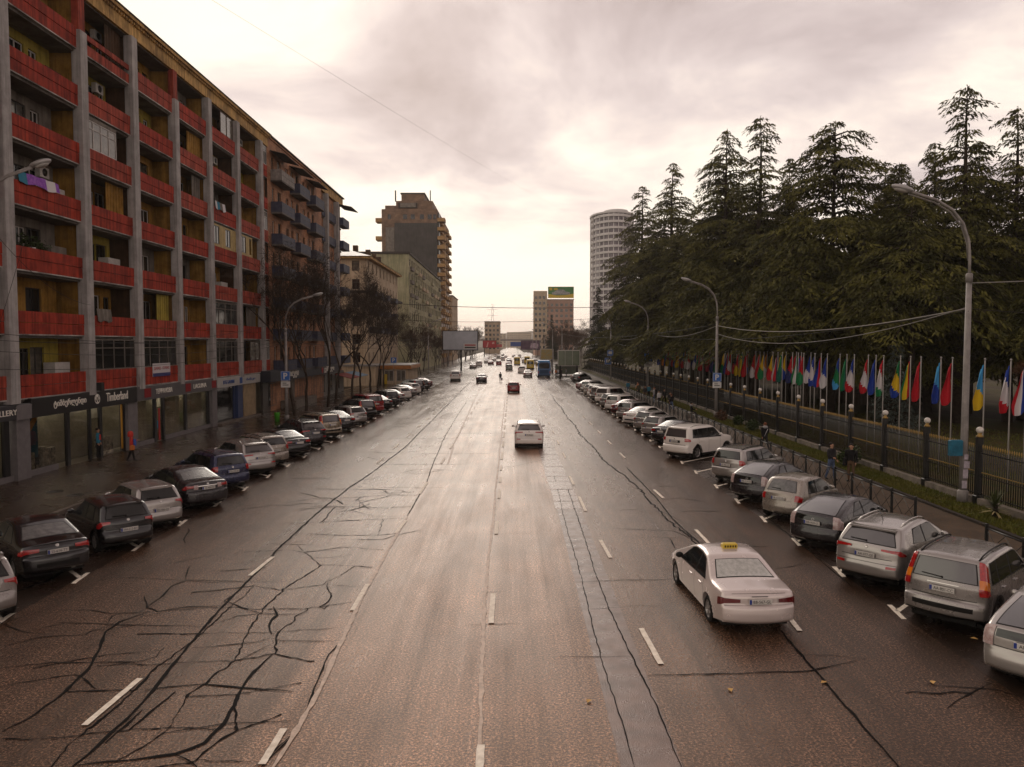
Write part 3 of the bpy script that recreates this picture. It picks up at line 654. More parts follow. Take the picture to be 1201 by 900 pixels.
for a, b_ in ((46.95, 49.3), (51.1, 54.2), (54.7, 58.1)): MB().box(-23.55, a+.1, .2, -23.48, b_-.2, 2.9).build('display_screen', mat('pale_display', (.60, .55, .42), .7, var=.25, vscale=.8, streak=.2), SH)
MB().box(sx-.02, 59.6, .2, sx, 65.6, 3.2).build('shop_window', M_glass, SH); MB().box(FX-.3, 64.3, .15, FX-.02, 65.5, 3.2).build('blue_post', mat('blue_post', (.015, .03, .10), .4), SH)
mull(63.9, .12, m=MATS['blue_post']); MB().box(FX-.4, 59.6, .15, FX+.4, 68.9, .3).build('step', M_kerb, SH)
M_tube = mat('shop_fill_tube', (1, .93, .80), .5, emit=7)  # ceiling strips, most of them added to brighten the dark shops
for (y0_, y1_) in ((30.5, 34.5), (37.2, 41.5), (43.0, 45.2), (47.5, 49.2), (51.5, 54.0), (55.0, 58.0)):
    MB().box(-24.3, y0_, 3.40, -24.15, y1_, 3.48).build('ceiling_fill_light', M_tube, SH)
# dim goods behind the panes
M_goods = mat('shelf_goods', (.60, .54, .42), .7, col2=(.07, .06, .05), vscale=5)
for (y0, y1, z1, m) in ((30.4, 31.6, 1.0, M_goods), (33, 34.4, 1.2, M_goods), (37.0, 37.6, 1.35, M_goods), (38.2, 39.3, 1.35, M_goods), (43.4, 45.0, 1.2, M_goods)):
    n = max(2, int((y1-y0)/.3))
    for i in range(n): MB().bbox(-23.8, y0+i*(y1-y0)/n+.02, .16, -23.5, y0+(i+1)*(y1-y0)/n-.03, z1*rb.uniform(.8, 1.05), .01).build('display_stand', m, SH)
pb = thing('poster_board', 'tall blue poster with an orange diagonal band behind the shop glass', 'poster', (-23.6, 36.5, .9))
MB().box(-.03, 0, 0, 0, 1.5, 2.0).build('board', mat('poster_blue', (.012, .06, .10), .5, col2=(.03, .12, .18), vscale=2), pb)
b = MB(); b.q([(.006, 0, .75), (.006, .35, .75), (.006, 1.5, 1.9), (.006, 1.5, 2.0), (.006, 1.15, 2.0), (.006, 0, 1.05)]); b.q([(.007, 0, 1.6), (.007, .3, 1.5), (.007, .75, 1.6), (.007, .6, 1.8), (.007, .1, 1.95)]); b.build('orange_band', mat('poster_orange', (.42, .19, .03), .5), pb)
def fascia(nm, y0, y1, z0, z1, m, lab):
    t = thing(nm, lab, 'shop sign', (FX+.06, y0, z0)); MB().bbox(-.3, 0, 0, .12, y1-y0, z1-z0, .015).build('board', m, t); return t
f1 = fascia('shop_sign', 24, 36.3, 3.02, 3.72, M_dgrey, 'dark grey shop sign cut by the left edge, ending in the letters ERY')
sign_text(f1, 'GALLERY', (.135, 10.3, .36), 1.9, .26, 'E', M_wtxt)
MB().bbox(.0, 11.2, -.02, .16, 12.3, .66, .01).build('end_panel', M_pilas, f1)
f2 = fascia('shop_sign', 36.35, 46.6, 3.0, 3.93, M_blackp, 'black shop sign with white lettering and a round tree emblem')
sign_text(f2, 'ტიმბერლენდი', (.135, 3.2, .5), 2.9, .42, 'E', M_wtxt)
sign_text(f2, 'Timberland', (.135, 7.9, .52), 2.4, .48, 'E', M_wtxt)
b = MB()   # tree emblem: crown of three lobes, trunk and ground line in a ring
b.lathe([(.27, 0), (.27, .012), (.235, .012), (.235, 0)], (0, 0, 0), 'X', 20, close=True)
for (yy, zz, r_) in ((0, .1, .12), (-.1, 0, .1), (.1, 0, .1), (0, -.01, .09)): b.lathe([(r_, .0), (r_, .011), (.001, .011)], (0, yy, zz+.02), 'X', 10)
b.box(0, -.03, -.2, .01, .03, -.03); b.box(0, -.15, -.215, .011, .15, -.17)
b.build('tree_emblem', M_wtxt, f2, (.135, 5.75, .5))
f3 = fascia('shop_sign', 46.65, 59.3, 3.02, 3.9, M_ggrey, 'grey shop sign with three red squares between two white words')
for yy in (.9, 6.9, 11.6): MB().box(.121, yy, .16, .14, yy+.85, .72).build('red_square', mat('red_square', (.20, .012, .015), .5), f3)
sign_text(f3, 'ТЕРРАНОВА', (.135, 3.6, .46), 2.4, .32, 'E', M_wtxt); sign_text(f3, 'LAGUNA', (.135, 9.4, .46), 2.3, .32, 'E', M_wtxt)
f4 = fascia('shop_sign', 59.35, 69.5, 3.1, 3.85, mat('white_fascia', (.36, .34, .32), .5, var=.12), 'pale shop sign with blue lettering over the blue-framed entrance')
M_bl = mat('blue_lettering', (.02, .06, .22), .5)
sign_text(f4, 'ВТБ БАНКИ', (.135, 2.4, .38), 2.4, .28, 'E', M_bl); sign_text(f4, 'ბანკი', (.135, 7.6, .38), 2.2, .28, 'E', M_bl); MB().box(.121, 4.9, .12, .14, 5.5, .62).build('blue_mark', M_bl, f4)
b = MB(); b.box(FX+.2, 42.0, 3.95, FX+.5, 42.3, 4.4); cam2 = b.build('floodlight', M_blackp); tag(cam2, 'small black box lamp above the black shop sign', 'lamp')
# ------------------------------------------------------------ brick block with blue balconies
B2 = thing('apartment_building', 'orange brick apartment block with dark blue balconies beyond the red one', 'building')
M_bblue = mat('blue_balcony', (.035, .038, .075), .6, col2=(.07, .072, .10), vscale=2, bump=.2, streak=.3)
M_bpale = mat('pale_balcony', (.26, .23, .21), .7, var=.25, streak=.35, bump=.2)
ys0, ys1 = 73.0, 93.6
hs = []; bal = [(74.0, 78.4), (80.4, 84.4), (86.8, 90.8)]
for k in range(NF):
    z = F0+k*FH
    for (a, b_) in bal: hs += [(a+.4-ys0, z+.1, a+1.2-ys0, z+2.3), (a+2.2-ys0, z+.95, a+3.3-ys0, z+2.3)]
    hs += [(79.0-ys0, z+.95, 79.8-ys0, z+2.2), (85.3-ys0, z+.95, 86.1-ys0, z+2.2)]
w = MB(); holes(w, (FX-.02, ys0, 0), (0, 1, 0), ys1-ys0, ZT+.75, [h for h in hs], .2, (1, 0, 0)); w.box(-36, ys0+.001, 0, FX-.3, 105.0, ZT+.5)
w.build('wall', M_brick, B2)
for h in hs: window(B2, (FX-.16, ys0+h[0], h[1]), h[2]-h[0], h[3]-h[1], 'E', 'two' if h[3]-h[1] < 2 else 'door', M_darkf if rb.random() < .6 else M_whitef, M_glass if rb.random() < .8 else M_glassc, 'window')
MB().box(-36.2, 73.5, ZT+.93, FX+.25, 105.4, ZT+1.05).build('roof', M_roofd, B2)
MB().box(FX-1.0, ys1+.01, ZT-.1, FX+.05, 105.2, ZT+.92).build('cornice', M_corn, B2)
MB().box(FX-.6, 73.45, ZT+.752, FX+.12, 93.5, ZT+.92).build('eave', M_brick, B2)
for (a, b_) in bal:
    for k in range(NF):
        z = F0+k*FH; m = M_bpale if k == 6 and a < 79 else M_bblue
        c = MB(); c.box(FX, a, z-.18, FX+1.05, b_, z-.03, 1); c.box(FX+.98, a+.1, z-.03, FX+1.05, b_-.1, z+.95); c.box(FX, a, z-.029, FX+1.06, a+.08, z+.96); c.box(FX, b_-.08, z-.029, FX+1.06, b_, z+.96)
        c.box(FX+1.05, a+.1, z+.45, FX+1.062, b_-.1, z+.49, 1); c.build('balcony', (m, M_slabc), B2)
    c = MB(); z = ZT; M_ = Matrix.Translation((FX, a-.2, z-.35)) @ Matrix.Rotation(R(14), 4, 'Y'); c.box(0, 0, 0, 1.5, b_-a+.4, .06, 0, M_); c.build('canopy', M_roofd, B2)
# corner loggias with two grey pillars
for k in range(NF):
    z = F0+k*FH
    MB().box(FX-1.6, 93.8, z-.2, FX-.2, 105.2, z-.02).build('floor_slab', M_slabc, B2)
    c = MB(); c.bbox(FX-.1, 94.0, z-.03, FX+.0, 95.4, z+1.0); c.bbox(FX-.1, 96.2, z-.03, FX+.0, 101.1, z+1.0); c.bbox(FX-.1, 101.9, z-.03, FX+.8, 105.6, z+1.0); c.build('balcony', M_bblue, B2)
    for y in (94.4, 97.5, 99.5, 102.6): window(B2, (FX-.29, y, z+.1), .9, 2.2, 'E', 'door', M_darkf, M_glass)
for y in (95.8, 101.5): MB().bbox(FX-.3, y-.35, 3.7, FX+.3, y+.35, ZT-.15).build('pillar', M_conc, B2)
c = MB(); M_ = Matrix.Translation((FX, 102, ZT-.3)) @ Matrix.Rotation(R(12), 4, 'Y'); c.box(0, 0, 0, 1.9, 4.4, .07, 0, M_); c.build('canopy', M_roofd, B2)
# its dark shop strip
s2 = thing('shop_sign', 'long dark awning sign with white script lettering behind the parking pole', 'shop sign', (FX+.1, 70.2, 3.0))
MB().bbox(-.4, 0, 0, .8, 15.0, 1.05, .02).build('board', mat('slate_fascia', (.03, .03, .038), .5, var=.2), s2)
sign_text(s2, 'ფურშეტი', (.82, 6.6, .55), 5.2, .9, 'E', M_wtxt)
s3 = thing('shop_sign', 'dark shop sign with a red disc and white script behind the bare trees', 'shop sign', (FX+.1, 85.6, 3.0))
MB().bbox(-.4, 0, 0, .7, 13.0, 1.0, .02).build('board', MATS['slate_fascia'], s3)
b = MB(); b.lathe([(.42, 0), (.42, .02), (.01, .02)], (0, 0, 0), 'X', 16); b.build('red_disc', M_redtxt, s3, (.71, 4.2, .5)); sign_text(s3, 'გემრიელი', (.72, 7.6, .5), 5.0, .8, 'E', M_wtxt)
c = MB(); c.box(FX-.3, 70.9, .1, FX-.05, 105, 2.98); c.build('shop_wall', mat('dark_shop_wall', (.035, .028, .024), .4, col2=(.08, .065, .05), vscale=.5), B2)
for y in (72.5, 76.5, 81, 84, 88, 92, 96, 100): window(B2, (FX-.0, y, .6), 2.2, 2.2, 'E', 'two', M_darkf, M_glass, 'shop_window')
MB().box(FX-.04, 78.9, .15, FX+.12, 80.7, 2.9).build('roller_shutter', M_greyw, B2)
c = MB(); c.box(FX+.02, 76, .15, FX+1.6, 84, .9); c.build('ramp_wall', M_kerb, B2)
# red market awning and fences among trees
aw = thing('awning', 'low red and blue awning over the stalls behind the bare trees', 'awning', (FX+.1, 99, 2.6)); c = MB(); M_ = Matrix.Rotation(R(15), 4, 'Y'); c.box(0, 0, 0, 2.2, 6, .06, 0, M_); c.build('red_canvas', mat('red_canvas', (.20, .02, .015), .7), aw)
c = MB(); c.box(0, 6.1, .01, 2.2, 12, .07, 0, M_); c.build('blue_canvas', mat('blue_canvas', (.10, .16, .22), .7), aw)
# ------------------------------------------------------------ generic far block
def block(lab, x0, x1, y0, y1, h, wm, floors, zf, fh, east=None, south=None, west=None, wsize=(1.3, 1.5), par=.6, roofm=None, fm=None, name='apartment_building', depth=.2):
    B = thing(name, lab, 'building'); c = MB()
    def face(org, ud, W, nrm, cols, fc):
        hs = []
        if cols:
            pit = W/cols
            for k in range(floors):
                for i in range(cols): hs.append((pit*(i+.5)-wsize[0]/2, zf+k*fh, pit*(i+.5)+wsize[0]/2, zf+k*fh+wsize[1]))
        holes(c, org, ud, W, h, hs, depth, nrm)
        for a in hs:
            p = Vector(org)+Vector(ud)*(a[0] if fc != 'W' else a[0])-Vector(nrm)*(depth-.04)+Vector((0, 0, a[1]))
            if fc == 'W': p = Vector(org)+Vector(ud)*a[0]-Vector(nrm)*(depth-.04)+Vector((0, 0, a[1]))
            window(B, p, wsize[0], wsize[1], fc, rb.choice(['two', 'two', 'tee']), fm or (M_whitef if rb.random() < .4 else M_darkf), M_glass if rb.random() < .75 else M_glassc)
    face((x1, y0, 0), (0, 1, 0), y1-y0, (1, 0, 0), east, 'E')
    face((x0, y0, 0), (1, 0, 0), x1-x0, (0, -1, 0), south, 'S')
    face((x0, y1, 0), (0, -1, 0), y1-y0, (-1, 0, 0), west, 'W')
    c.q([(x1,y1,0),(x0,y1,0),(x0,y1,h),(x1,y1,h)]); c.q([(x0,y0,h),(x1,y0,h),(x1,y1,h),(x0,y1,h)]); c.build('wall', wm, B)
    if par: MB().box(x0-.3, y0-.3, h-.02, x1+.3, y1+.3, h+par*.4).build('roof', roofm or M_roofd, B)
    return B
M_cream = mat('cream_render', (.56, .44, .31), .8, col2=(.40, .30, .20), vscale=.35, bump=.15, bscale=5, streak=.3, obj=False)
B3 = block('cream apartment house with a pale tin roof and small balconies', -40, FX, 122, 155, 20.0, M_cream, 6, 3.6, 2.9, east=9, south=5, wsize=(1.2, 1.6), par=0)
c = MB(); c.box(-40.6, 121.4, 14.6, FX+.9, 155.6, 15.0); c.build('cornice', M_roofd, B3); c = MB(); c.box(-40.5, 121.3, 20.0, FX+.8, 155.7, 20.35); c.build('eave', M_corn, B3)
c = MB(); r0 = [(-41, 121, 20.35), (FX+.9, 121, 20.35), (FX+.9, 156, 20.35), (-41, 156, 20.35)]; r1 = [(-36, 127, 22.3), (-28, 127, 22.3), (-28, 150, 22.3), (-36, 150, 22.3)]
for i in range(4): c.q([r0[i], r0[(i+1) % 4], r1[(i+1) % 4], r1[i]])
c.q(r1); c.build('roof', M_tin, B3)
for (x, y, s_) in ((-29, 127, 1.2), (-26.5, 131, .8), (-25.5, 137, .8), (-25.5, 143, .7), (-25.5, 148, .8)): MB().box(x-s_/2, y-s_/2, 20, x+s_/2, y+s_/2, 23.2).build('chimney', M_brown, B3)
for k in (2, 3, 4):
    for y in (124, 130, 137, 146): 
        c = MB(); z = 3.6+k*2.9-1; c.box(FX, y, z-.1, FX+1.0, y+2.6, z+.0, 1); c.box(FX+.95, y, z, FX+1.0, y+2.6, z+.95); c.box(FX, y, z, FX+.95, y+.05, z+.95); c.build('balcony', (M_bblue, M_slabc), B3)
M_green = mat('green_stained_render', (.44, .39, .25), .8, col2=(.27, .26, .15), vscale=.25, bump=.15, bscale=4, streak=.4, obj=False)
B4 = block('green-stained long apartment block with a blank pale gable', -50, FX, 172, 249, 26.6, M_green, 8, 3.0, 3.0, east=20, south=0, wsize=(2.2, 1.7), par=1.2)
for k in range(8): 
    for j in range(10):
        if rb.random() < .6: MB().box(FX, 174+j*7.5, 2.2+k*3.0, FX+.5, 178.5+j*7.5, 3.0+k*3.0).build('balcony', rb.choice([M_greyw, M_green, M_cream]), B4)
# tower with grey gable
M_tgrey = mat('dark_gable_boards', (.085, .075, .070), .75, col2=(.055, .05, .046), vscale=.4, bump=.3, bscale=3, streak=.35, obj=False)
M_torange = mat('orange_balcony', (.46, .29, .12), .75, col2=(.32, .18, .08), vscale=.5, streak=.3, obj=False)
M_tbrick = bpy.data.materials.new('tower_brick'); brickmat(M_tbrick, (.22, .135, .085), (.17, .10, .062), (.17, .12, .08), 2)
B5 = thing('tower_block', 'tall brick tower with a dark grey boarded gable and orange balconies', 'building')
ty = 252
c = MB(); c.box(-42.5, ty+.6, 0, FX-1.4, 300, 50.5); c.box(-38, ty+2, 50.5, -26, 296, 53.4); c.box(-36.5, ty+4, 53.4, -29, 290, 56.0); c.box(-41.5, ty+1.5, 50.5, -38, ty+12, 51.8); c.build('wall', M_tbrick, B5)
c = MB(); c.box(-38.3, ty+.3, 10, -24.4, ty+.59, 46); c.build('gable_boards', M_tgrey, B5); c = MB(); c.box(-41.2, ty+.35, 10, -38.4, ty+.59, 44.6); c.build('side_boards', M_greyw, B5)
for i in range(17): MB().box(-38.1+i*.83, ty+.22, 44.6, -37.6+i*.83, ty+.29, 45.9).build('vent_slot', M_darkf, B5)
c = MB(); c.box(-38.5, ty+3, 53.4, -38.1, ty+3.4, 57); c.box(-27.0, ty+3, 53.4, -26.7, ty+3.4, 57); c.build('mast', M_darkf, B5)
c = MB(); c.box(-36.8, ty+3.8, 56, -28.7, 290.2, 56.4); c.box(-37.2, ty+1.6, 51.0, -31, ty+2, 52.7); c.build('roof', M_roofd, B5); MB().box(-36.5, ty+1.2, 51.2, -31.5, ty+1.9, 52.6).build('water_tank', M_greyw, B5)
for k in range(17):
    z = 2.2+k*2.95
    if z > 48: continue
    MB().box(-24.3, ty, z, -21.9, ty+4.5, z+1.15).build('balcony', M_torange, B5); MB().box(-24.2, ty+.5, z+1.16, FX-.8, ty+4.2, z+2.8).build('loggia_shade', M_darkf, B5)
    for j in range(5):
        MB().box(FX-1.4, ty+6+j*8.6, z, FX-.2, ty+11+j*8.6, z+1.1).build('balcony', M_torange, B5); window(B5, (FX-1.36, ty+6.8+j*8.6, z+1.2), 2.6, 1.5, 'E', 'two')
for z in (40.5, 46.4): MB().box(-44.6, ty+1, z, -41.3, ty+5, z+1.3).build('balcony', M_torange, B5)
for x in (-35.5, -33, -30, -27.5): window(B5, (x, ty+.55, 47.2), 1.3, 1.6, 'S', 'two', M_darkf)
for x in (-40.5, -25.7): window(B5, (x, ty+.55, 47.2), 1.0, 1.6, 'S', 'two', M_darkf)
# ------------------------------------------------------------ far left blocks beyond the tower
block('small pale house end just beyond the brick tower', -31, -24, 310, 340, 26, M_cream, 7, 3, 3.0, east=5, south=2, wsize=(1.5, 1.5))
block('distant tan block between the dark trees and the pylon', -20, -9, 560, 600, 23, mat('tan_far', (.34, .25, .17), .8, var=.3, vscale=.1, obj=False), 6, 3, 3.2, east=5, south=4, wsize=(1.6, 1.7))
0 and block('distant cream flats beside the far tan block', -22, -14, 700, 760, 26, M_cream, 7, 3, 3.2, east=8, south=2, wsize=(2.4, 1.7))
# ------------------------------------------------------------ right-hand towers
M_wt = mat('white_tower_band', (.50, .47, .46), .5, var=.1, vscale=.1)
M_tg = mat('tower_glass', (.05, .035, .05), .12, col2=(.14, .11, .13), vscale=.25, obj=False)
B6 = thing('tower_block', 'white oval tower with ribbon windows rising behind the cedars', 'building', (53.5, 415, 0))
def oval(rx, ry, n=28): return [(rx*math.cos(2*math.pi*i/n), ry*math.sin(2*math.pi*i/n)) for i in range(n)]
c = MB(); c.prism(oval(10.2, 17), 0, 74); c.build('glazing', M_tg, B6)
for k in range(23):
    z = k*3.15+3; c = MB(); c.prism(oval(11.0, 18), z, z+1.15); c.build('balcony_band', M_wt, B6)
c = MB(); c.prism(oval(11.8, 17.8), 74.1, 74.9); c.prism([(p[0]+2, p[1]) for p in oval(6.5, 8)], 74.9, 77.5); c.build('roof', M_wt, B6)
c = MB()
for i in range(28):
    a = 2*math.pi*(i+.5)/28; c.box(11.3*math.cos(a)-.2, 17.2*math.sin(a)-.2, 3, 11.3*math.cos(a)+.2, 17.2*math.sin(a)+.2, 74.1)
c.build('pier', M_wt, B6)
M_pink = mat('pink_render', (.44, .27, .20), .8, col2=(.36, .22, .17), vscale=.08, obj=False)
B7 = block('pink apartment block carrying a green and yellow billboard on its roof', 13.5, 36, 450, 490, 32.5, M_pink, 9, 3, 3.2, east=0, south=8, west=7, wsize=(1.6, 1.7), par=.8)
MB().box(12.5, 448.6, 4, 20.5, 449.99, 37.5).build('stair_tower', M_cream, B7)
for k in range(10):
    for i in range(3): window(B7, (13.2+i*2.4, 448.5, 4+k*3.2), 1.4, 1.7, 'S', 'two')
bb = thing('rooftop_billboard', 'green and yellow rooftop billboard showing a silver car', 'billboard', (21, 449, 33.4))
MB().box(0, 0, 0, 15, .5, 6.6).build('panel', mat('bill_green', (.03, .14, .03), .5, col2=(.05, .20, .05), vscale=.5), bb)
c = MB(); c.q([(0,-.02,.1),(15,-.02,.1),(15,-.02,2.6),(10,-.02,1.7),(5,-.02,1.5),(0,-.02,2.4)]); c.build('yellow_band', mat('bill_yellow', (.55,.38,.02), .5), bb)
c = MB(); c.q([(2.5,-.03,2),(12.5,-.03,2),(13,-.03,3.2),(10.5,-.03,3.8),(8.8,-.03,4.9),(5.5,-.03,4.9),(3.6,-.03,3.7),(2.2,-.03,3.2)]); c.build('car_picture', mat('bill_car', (.30,.30,.30), .5, var=.5, vscale=1), bb)
c = MB(); c.box(.8,-.04,4.5,2.4,-.01,6); c.box(3.4,-.04,4.6,5.6,-.01,5.8); c.build('logo_patch', MATS['bill_yellow'], bb)
# pale low houses behind the flag row in the park
for (x0, x1, y0, y1, h, lab) in ((36, 46, 82, 90, 7.0, 'pale house behind the flags and under the biggest cedar'), (29, 36, 118, 126, 7.6, 'pale house behind the far end of the flag row')):
    block(lab, x0, x1, y0, y1, h, mat('park_house_wall', (.17, .13, .10), .85, col2=(.10, .075, .055), vscale=.4, streak=.4), 2, 1.2, 3.1, east=0, south=5, west=3, wsize=(1.1, 1.7), name='park_house', roofm=M_brown)
# ------------------------------------------------------------ vehicles
def paint(name, col, metal=.35, rough=.28, fl=.3):
    m = mat(name, col, rough, metal=metal, coat=.7, var=fl*.06, vscale=2, obj=True, rvar=.05, bump=.05, bscale=220, dist=.002); return m
PAINT = {'silver': paint('silver_paint', (.34,.315,.295), .6, .22), 'white': paint('white_paint', (.66,.61,.56), 0, .35, .12), 'black': paint('black_paint', (.006,.005,.006), .1, .22),
 'graphite': paint('graphite_paint', (.018,.015,.017), .3), 'blue': paint('navy_paint', (.018,.024,.065), .4), 'beige': paint('beige_paint', (.30,.25,.185), .4), 'red': paint('red_paint', (.22,.008,.010), .1),
 'maroon': paint('maroon_paint', (.10,.012,.014), .3), 'greybeige': paint('warm_grey_paint', (.27,.235,.20), .5), 'champagne': paint('champagne_paint', (.42,.34,.29), .5), 'yellow': paint('yellow_paint', (.52,.36,.02), 0, .4), 'busblue': paint('bus_blue_paint', (.02,.10,.26), .1, .35), 'green': paint('grey_green_paint', (.15,.17,.14), .3), 'pearl': paint('pearl_paint', (.56,.48,.45), .3, .24), 'dsilver': paint('dull_silver_paint', (.27,.245,.23), .55)}
M_tyre = mat('tyre_rubber', (.012, .011, .010), .7, bump=.3, bscale=60); M_rim = mat('alloy_rim', (.30, .28, .27), .35, metal=.8, var=.2)
M_cgl = mat('car_glass', (.008, .009, .009), .04, bump=.05, bscale=60, spec=.7, dist=.004)
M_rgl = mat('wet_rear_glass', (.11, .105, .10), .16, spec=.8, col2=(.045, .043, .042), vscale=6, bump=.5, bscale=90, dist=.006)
M_trim = mat('black_trim', (.012, .011, .010), .5); M_seam = mat('panel_gap', (.006, .006, .006), .7); M_chrome = mat('chrome', (.6, .58, .55), .15, metal=1)
M_tl = mat('tail_lamp_red', (.42, .008, .008), .12, coat=1, spec=.6, col2=(.22, .004, .005), vscale=18); M_tla = mat('tail_lamp_amber', (.60, .16, .01), .12, coat=1); M_tlw = mat('tail_lamp_clear', (.45, .36, .34), .12, coat=1, col2=(.30, .18, .17), vscale=14)
M_tld = mat('tail_lamp_dark_red', (.10, .006, .008), .12, coat=1)
M_plate = mat('plate_white', (.52, .49, .45), .45); M_plb = mat('plate_blue', (.01, .03, .20), .45); M_plt = mat('plate_black', (.01, .01, .01), .5)
M_head = mat('head_lamp', (.35, .34, .33), .1, coat=1)
RC = .05
class Car:
    def __init__(s, L, W, H, chain, belt, roof_w, R=.32, xr=.9, xf=None, bot=.22, clad=0, rtaper=.10, crown=.035):
        s.L, s.W, s.H, s.ch, s.belt, s.rw, s.R, s.xr, s.xf, s.bot, s.clad, s.rt, s.crown = L, W, H, chain, belt, roof_w, R, xr, xf or L-.85, bot, clad, rtaper, crown
        # sample stations by arc length
        n = len(chain)-1; s.st = [0.0]; x = 0.0
        while x < n:
            p, q_ = s.c(x), s.c(min(n, x+.01)); sp = max(1e-4, math.dist(p, q_)/.01); x = min(n, x+max(.012, min(.25, .065/sp))); s.st.append(x)
    def lin(s, t):
        n = len(s.ch)-1; t = max(0, min(n, t)); i = min(n-1, int(t)); f = t-i; a, b = s.ch[i], s.ch[i+1]; return (a[0]+(b[0]-a[0])*f, a[1]+(b[1]-a[1])*f)
    def c(s, t):
        n = len(s.ch)-1; w = min(.16, t, n-t) if 0 < t < n else 0
        P = [s.lin(t+w*k) for k in (-1, -.5, 0, .5, 1)]; return (sum(p[0] for p in P)/5, sum(p[1] for p in P)/5)
    def nrm(s, t):
        n = len(s.ch)-1; a, b = s.c(max(0, t-.08)), s.c(min(n, t+.08)); dx, dz = b[0]-a[0], b[1]-a[1]; l = math.hypot(dx, dz) or 1; return (-dz/l, dx/l)   # chain runs rear->front over the top: outward
    def yside(s, x, z):
        W = s.W/2; zb = s.belt(x)
        if z < .4: f = .945+.04*(max(z, .2)-.2)/.2
        elif z < zb: f = .985+.015*math.sin(math.pi*min(1, (z-.4)/max(.1, zb-.4)))-.02*max(0, (z-zb+.12)/.12)
        else: f = .965-(.965-s.rw)*((z-zb)/max(.2, s.H-zb))**1.08
        rr = max(0, (.8-x)/.8); ff = max(0, (x-(s.L-1.0))/1.0)
        return W*f*(1-s.rt*rr**2.2-.15*ff**2.4)
    def dfm(s, p):
        x, y, z = p; v = min(1, abs(y)/(s.W/2)); rr = max(0, 1-x/.7); ff = max(0, 1-(s.L-x)/.9)
        return (x+.13*v**3*rr-.26*v**3*ff, y, z)
    def top(s, t, v, off=0):
        x, z = s.c(t); nx, nz = s.nrm(t); hw = s.yside(x, z)-RC; cr = s.crown*(1-v*v)+off
        return s.dfm((x+nx*cr, hw*v, z+nz*cr))
    def skin(s, t, u, off=0, side=1):
        "u 0..1 over the top/rear, 1..2 round the edge, 2+ metres in along the side"
        if u <= 1: p = s.top(t, u, off); return (p[0], p[1]*side, p[2])
        x, z = s.c(t); nx, nz = s.nrm(t)
        if u <= 2:
            a = (u-1)*math.pi/2; d = RC*(1-math.cos(a)); e = RC*math.sin(a); x2, z2 = x-nx*d, z-nz*d
            y = s.yside(x2, z2)-RC+e; k = math.cos(a)*off; p = s.dfm((x2+nx*k, y+math.sin(a)*off, z2+nz*k))
        else:
            d = RC+(u-2); x2, z2 = x-nx*d, z-nz*d; p = s.dfm((x2, s.yside(x2, z2)+off, z2))
        return (p[0], p[1]*side, p[2])
    def body(s, mats):
        b = MB(); cols = []; st = s.st; NR = 10; L = s.L
        for k, t in enumerate(st):
            x, z = s.c(t); nx, nz = s.nrm(t)
            f = k/(len(st)-1); xb = min(max(x, s.ch[0][0]+.035*k), L-(L-s.ch[-1][0])-.035*(len(st)-1-k))
            rise = .10*max(0, 1-abs(xb-s.ch[0][0])/.6)+.06*max(0, 1-abs(s.ch[-1][0]-xb)/.6)
            zb = s.bot+rise if 0 < k < len(st)-1 else z
            col = [s.skin(t, 1), s.skin(t, 1.5)]; xa, za = x-nx*RC, z-nz*RC
            if k in (0, len(st)-1): col = [s.skin(t, 1)]*2; xa, za = x, z
            for j in range(NR+1):
                g_ = j/NR; xx, z2 = xa+(xb-xa)*g_, za+(min(zb, za)-za)*g_
                col.append(s.dfm((xx, s.yside(xx, z2), z2)))
            cols.append(col)
        def snap(p):
            x, y, z = p
            for xc in (s.xr, s.xf):
                dx, dz = x-xc, z-s.R; d = math.hypot(dx, dz); Ra = s.R+.065
                if d < Ra:
                    if d < 1e-4: dz = 1; d = 1
                    return (xc+dx/d*Ra, y, s.R+dz/d*Ra)
            return p
        nc = len(cols[0])
        for sd_ in (1, -1):
            base = len(b.v)
            for col in cols: b.v += [tuple((q_[0], q_[1]*sd_, q_[2])) for q_ in [snap(p) if j_ > 2 else p for j_, p in enumerate(col)]]
            for k in range(len(cols)-1):
                for j in range(nc-1):
                    q4 = [cols[k][j], cols[k+1][j], cols[k+1][j+1], cols[k][j+1]]
                    cx = sum(p[0] for p in q4)/4; cz = sum(p[2] for p in q4)/4
                    if any(math.hypot(cx-xc, cz-s.R) < s.R+.055 for xc in (s.xr, s.xf)): continue
                    ids = [base+k*nc+j, base+(k+1)*nc+j, base+(k+1)*nc+j+1, base+k*nc+j+1]
                    b.f.append(tuple(ids if sd_ < 0 else ids[::-1])); b.m.append(1 if (cz < s.clad) else 0); b.sm.append(True)
        nv = 12; P = []
        for t in st: P.append([s.top(t, -1+2*i/nv) for i in range(nv+1)])
        o = len(b.v); w = nv+1
        for r_ in P: b.v += r_
        for i in range(len(P)-1):
            for j in range(nv):
                zz = P[i][j][2]; b.f.append((o+i*w+j, o+(i+1)*w+j, o+(i+1)*w+j+1, o+i*w+j+1)); b.m.append(1 if zz < s.clad else 0); b.sm.append(True)
        me = b.mesh('body', mats)
        bm = bmesh.new(); bm.from_mesh(me); bmesh.ops.remove_doubles(bm, verts=bm.verts, dist=.0008); bmesh.ops.recalc_face_normals(bm, faces=bm.faces)
        # sheet thickness at the arches: extrude the open rims inwards
        be = [e for e in bm.edges if e.is_boundary]
        r_ = bmesh.ops.extrude_edge_only(bm, edges=be)
        for v in [g_ for g_ in r_['geom'] if isinstance(g_, bmesh.types.BMVert)]: v.co.y *= .90
        for e in bm.edges:
            if len(e.link_faces) == 2 and e.calc_face_angle(0) > R(42): e.smooth = False
        bm.to_mesh(me); bm.free(); me.update(); return me
